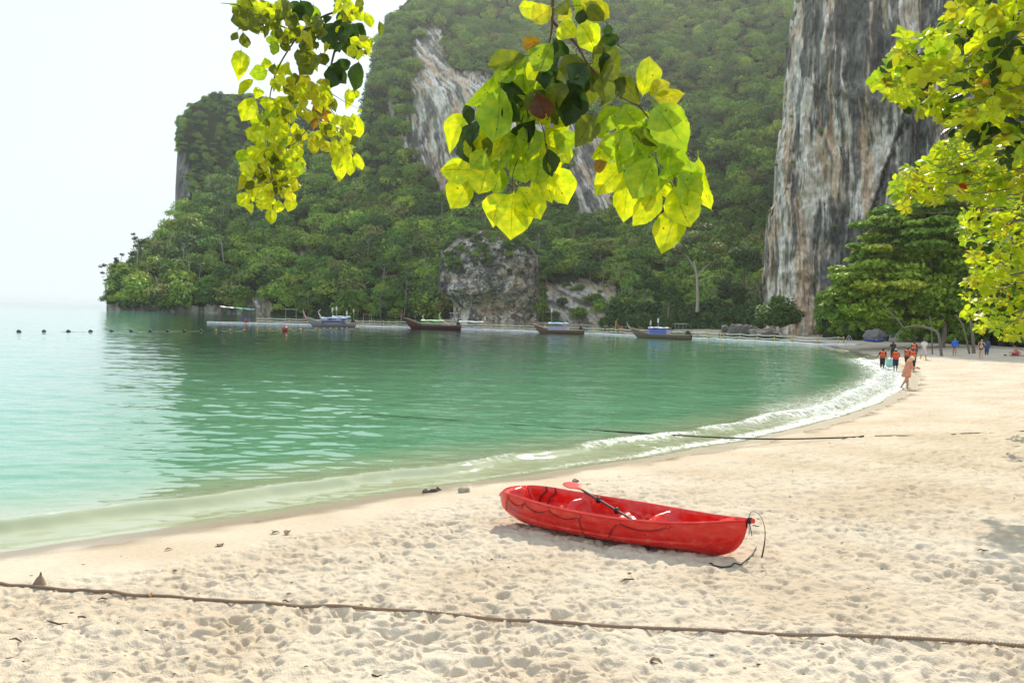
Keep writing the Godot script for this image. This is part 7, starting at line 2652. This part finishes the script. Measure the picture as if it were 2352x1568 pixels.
func litter(g: RandomNumberGenerator):
	var browns := [lin(0.07, 0.045, 0.03), lin(0.14, 0.085, 0.045), lin(0.30, 0.13, 0.05)]
	# the bits one can point to: [x, y, length, kind]
	var spots := [[1487, 1518, 0.07, 1, "dry rust brown leaf on the sand near the bottom edge"], [1556, 1267, 0.06, 1, "small dry leaf on the sand below the kayak"], [236, 1380, 0.05, 0, "short dark twig on the sand left, just below the rope"], [195, 1416, 0.14, 0, "forked dark twig on the sand at the lower left"], [128, 1437, 0.12, 0, "curved brown twig on the sand at the lower left"], [36, 1477, 0.08, 0, "dark chip of wood at the far lower left"], [32, 1503, 0.07, 0, "dark splinter under the wood chip at the far lower left"], [657, 1376, 0.05, 0, "tiny dark twig on the sand above the middle of the rope"], [347, 1373, 0.05, 2, "tiny orange scrap against the rope"], [1445, 1332, 0.10, 0, "dark curved husk on the sand in front of the kayak"], [1736, 1212, 0.05, 0, "black scrap of cord on the sand beyond the bow"], [500, 1252, 0.09, 1, "flat brown husk at the edge of the trodden sand"], [620, 1226, 0.08, 1, "brown husk near the waterline, left part of the beach"], [655, 1231, 0.10, 1, "rounded brown husk beside the other, left part of the beach"], [395, 1262, 0.06, 1, "small dark husk on the smooth sand at left"], [862, 1545, 0.05, 0, "speck of dark wood at the bottom of the sand"], [2258, 1262, 0.06, 0, "dark wood chip on the right-hand sand"]]
	for q in spots:
		var p := surf(q[0], q[1])
		var l: float = q[2]
		if q[3] == 0:
			var b := Buf.new()
			var bend := g.randf_range(-0.3, 0.3)
			b.tube([Vector3(-l, 0, 0), Vector3(-l * 0.3, 0.012, bend * l), Vector3(l * 0.4, 0.004, bend * l * 0.6), Vector3(l, 0.012, -bend * l)], [0.003, 0.008, 0.007, 0.002], 6)
			if l > 0.1:
				b.tube([Vector3(0, 0.01, bend * l * 0.8), Vector3(l * 0.5, 0.03, l * 0.4)], [0.006, 0.002], 5)
			var o := put("twig", b.mesh(), mat(browns[0], 0.9))
			o.position = p + Vector3(0, 0.008, 0)
			o.rotation.y = g.randf_range(-0.5, 0.5)
			tag(o, q[4], "twig")
		else:
			var o := put("dry_leaf" if "leaf" in q[4] or "scrap" in q[4] else "husk", leaf_mesh(600 + int(q[0]), 0.6, 0.5, 0.5), mat(browns[q[3]], 0.8))
			var s := l * 1.6
			o.transform = Transform3D(Basis(Vector3.UP, g.randf() * TAU) * Basis(Vector3.RIGHT, -1.35) * Basis.from_scale(Vector3(s, s, s)), p + Vector3(0, 0.012, 0))
			tag(o, q[4], "leaf" if "leaf" in q[4] else ("scrap" if "scrap" in q[4] else "husk"))
	# crumbs of husk and leaf too small to count
	var at := []
	var crumb := SphereMesh.new()
	crumb.radius = 0.5; crumb.height = 0.5; crumb.radial_segments = 6; crumb.rings = 3
	for k in 900:
		var az := g.randf_range(-0.62, 0.62)
		var dist := 4.0 + 50.0 * pow(g.randf(), 2.0)
		var x := sin(az) * dist
		var z := -cos(az) * dist
		var d := inland_quick(x, z)
		if d < 1.3:
			continue
		var s := g.randf_range(0.006, 0.022) * (1.0 + dist * 0.02)
		var y := sand_rise(d) + sand_detail(x, z, d, dist) * (1.0 if dist < 60.0 else 0.5)
		at.append([Transform3D(Basis(Vector3.UP, g.randf() * TAU).scaled(Vector3(s * 2.0, s * 0.6, s)), Vector3(x, y + s * 0.1, z)), [Color(0.08, 0.05, 0.03), Color(0.2, 0.13, 0.07), Color(0.3, 0.22, 0.14)][g.randi() % 3]])
	var parent := Node3D.new()
	parent.name = "beach_litter"
	add_child(parent)
	tag(parent, "crumbs of husk, leaf and shell strewn over the dry sand", "litter", "", "stuff")
	scatter("crumbs", crumb, at, vmat(0.9, 0.2), parent)

# froth: a lacy film over the breaker and the wash, loose bubbles along the crest, and painted sun glare far off
func foam(g: RandomNumberGenerator):
	var cum := [0.0]
	for i in shore.size() - 1:
		cum.append(cum[-1] + (shore[i + 1] - shore[i]).length())
	var first := 1
	var last := 14
	# finer along the near shore, coarser far off
	var cols := 1100
	var rows := 70
	var v := PackedVector3Array(); v.resize(cols * rows)
	var c := PackedColorArray(); c.resize(cols * rows)
	var at := []
	for k in cols:
		var along: float = lerpf(cum[first], cum[last], float(k) / (cols - 1))
		var i := first
		while i < last - 1 and cum[i + 1] < along:
			i += 1
		var u: float = (along - cum[i]) / (cum[i + 1] - cum[i])
		# rounded corners
		var p := shore[i].cubic_interpolate(shore[i + 1], shore[i - 1], shore[i + 2], u)
		var p2 := shore[i].cubic_interpolate(shore[i + 1], shore[i - 1], shore[i + 2], u + 0.02)
		var dir := (p2 - p).normalized()
		var inward := Vector2(-dir.y, dir.x)
		var far := p.length()
		var right := smoothstep(12.0, 22.0, far) * smoothstep(-7.0, -1.0, p.x)
		for r in rows:
			var d := lerpf(-5.0, 0.55, float(r) / (rows - 1))
			var q := p + inward * d
			var di := inland_quick(q.x, q.y)
			var wave := n_mid.get_noise_2d(q.x * 0.11, q.y * 0.11 + 4.0)
			var crest := -1.25 + wave * 0.7
			var y := wave_height(q.x, q.y, di, far)
			y += (0.115 + 0.05 * wave) * exp(-pow((di - crest) / (0.22 if di > crest else 0.55), 2.0))
			y = maxf(y, sand_rise(di) + 0.012)
			var lace := 1.0 - smoothstep(0.0, 0.34, absf(n_mid.get_noise_2d(q.x * 1.5, q.y * 1.5)))
			var lace2 := 1.0 - smoothstep(0.0, 0.30, absf(n_fine.get_noise_2d(q.x * 1.1, q.y * 1.1)))
			var body := n_mid.get_noise_2d(q.x * 0.35 + 20.0, q.y * 0.35)
			var roller := exp(-pow((di - crest + 0.05) / (0.10 + 0.20 * right), 2.0)) * (0.35 + 0.75 * right) * smoothstep(-0.35 - 0.4 * right, 0.25, body)
			var edge := -0.12 + wave * 0.35
			var wash := exp(-pow((di - edge) / (0.09 + 0.15 * right), 2.0)) * (0.22 + 0.8 * right)
			var between := right * 0.16 * smoothstep(crest - 0.2, crest + 0.3, di) * smoothstep(0.35, 0.0, di)
			# white painted over the far curve for sun glare on the wash
			var painted_glare := smoothstep(24.0, 30.0, far) * smoothstep(-4.6, -1.5, di) * smoothstep(0.4, 0.1, di)
			var a := clampf(roller + wash + between + painted_glare * 0.45, 0.0, 1.0)
			a *= clampf(lace * 0.55 + lace2 * 0.65 + 0.15 * a, 0.0, 1.0)
			v[r * cols + k] = Vector3(q.x, y + 0.006, q.y)
			c[r * cols + k] = Color(1, 1, 1, clampf(a * 1.05 - 0.12, 0.0, 0.95))
			if a > 0.35 and g.randf() < 0.16 and di < 0.3:
				var s := g.randf_range(0.005, 0.017) * (0.7 + far * 0.03)
				var jit := Vector3(g.randf_range(-0.03, 0.03), s * 0.3, g.randf_range(-0.03, 0.03))
				at.append([Transform3D(Basis(Vector3.UP, g.randf() * TAU).scaled(Vector3(s * g.randf_range(1.0, 1.8), s, s)), Vector3(q.x, y + 0.004, q.y) + jit), Color.WHITE])
	var m := vmat(0.35, 0.5)
	m.albedo_color = lin(0.84, 0.86, 0.85)
	m.transparency = BaseMaterial3D.TRANSPARENCY_ALPHA
	m.roughness = 0.45
	var parent := Node3D.new()
	parent.name = "sea_foam"
	add_child(parent)
	tag(parent, "white froth of the small breaker and wash along the beach, plus painted sun glare", "foam", "", "stuff")
	var film := put("foam_glare_film", sheet(v, cols, rows, c), m, parent)
	film.set_meta("kind", "stuff")
	var b := Buf.new()
	b.ball(Vector3.ZERO, Vector3(1, 0.5, 0.75), 5, 8)
	scatter("froth", b.mesh(), at, mat(lin(0.84, 0.86, 0.85), 0.3), parent)

var grain_tex: NoiseTexture2D
func rock_grain() -> NoiseTexture2D:
	if grain_tex == null:
		grain_tex = noise_tex(91, 0.04, 256, 5)
	return grain_tex
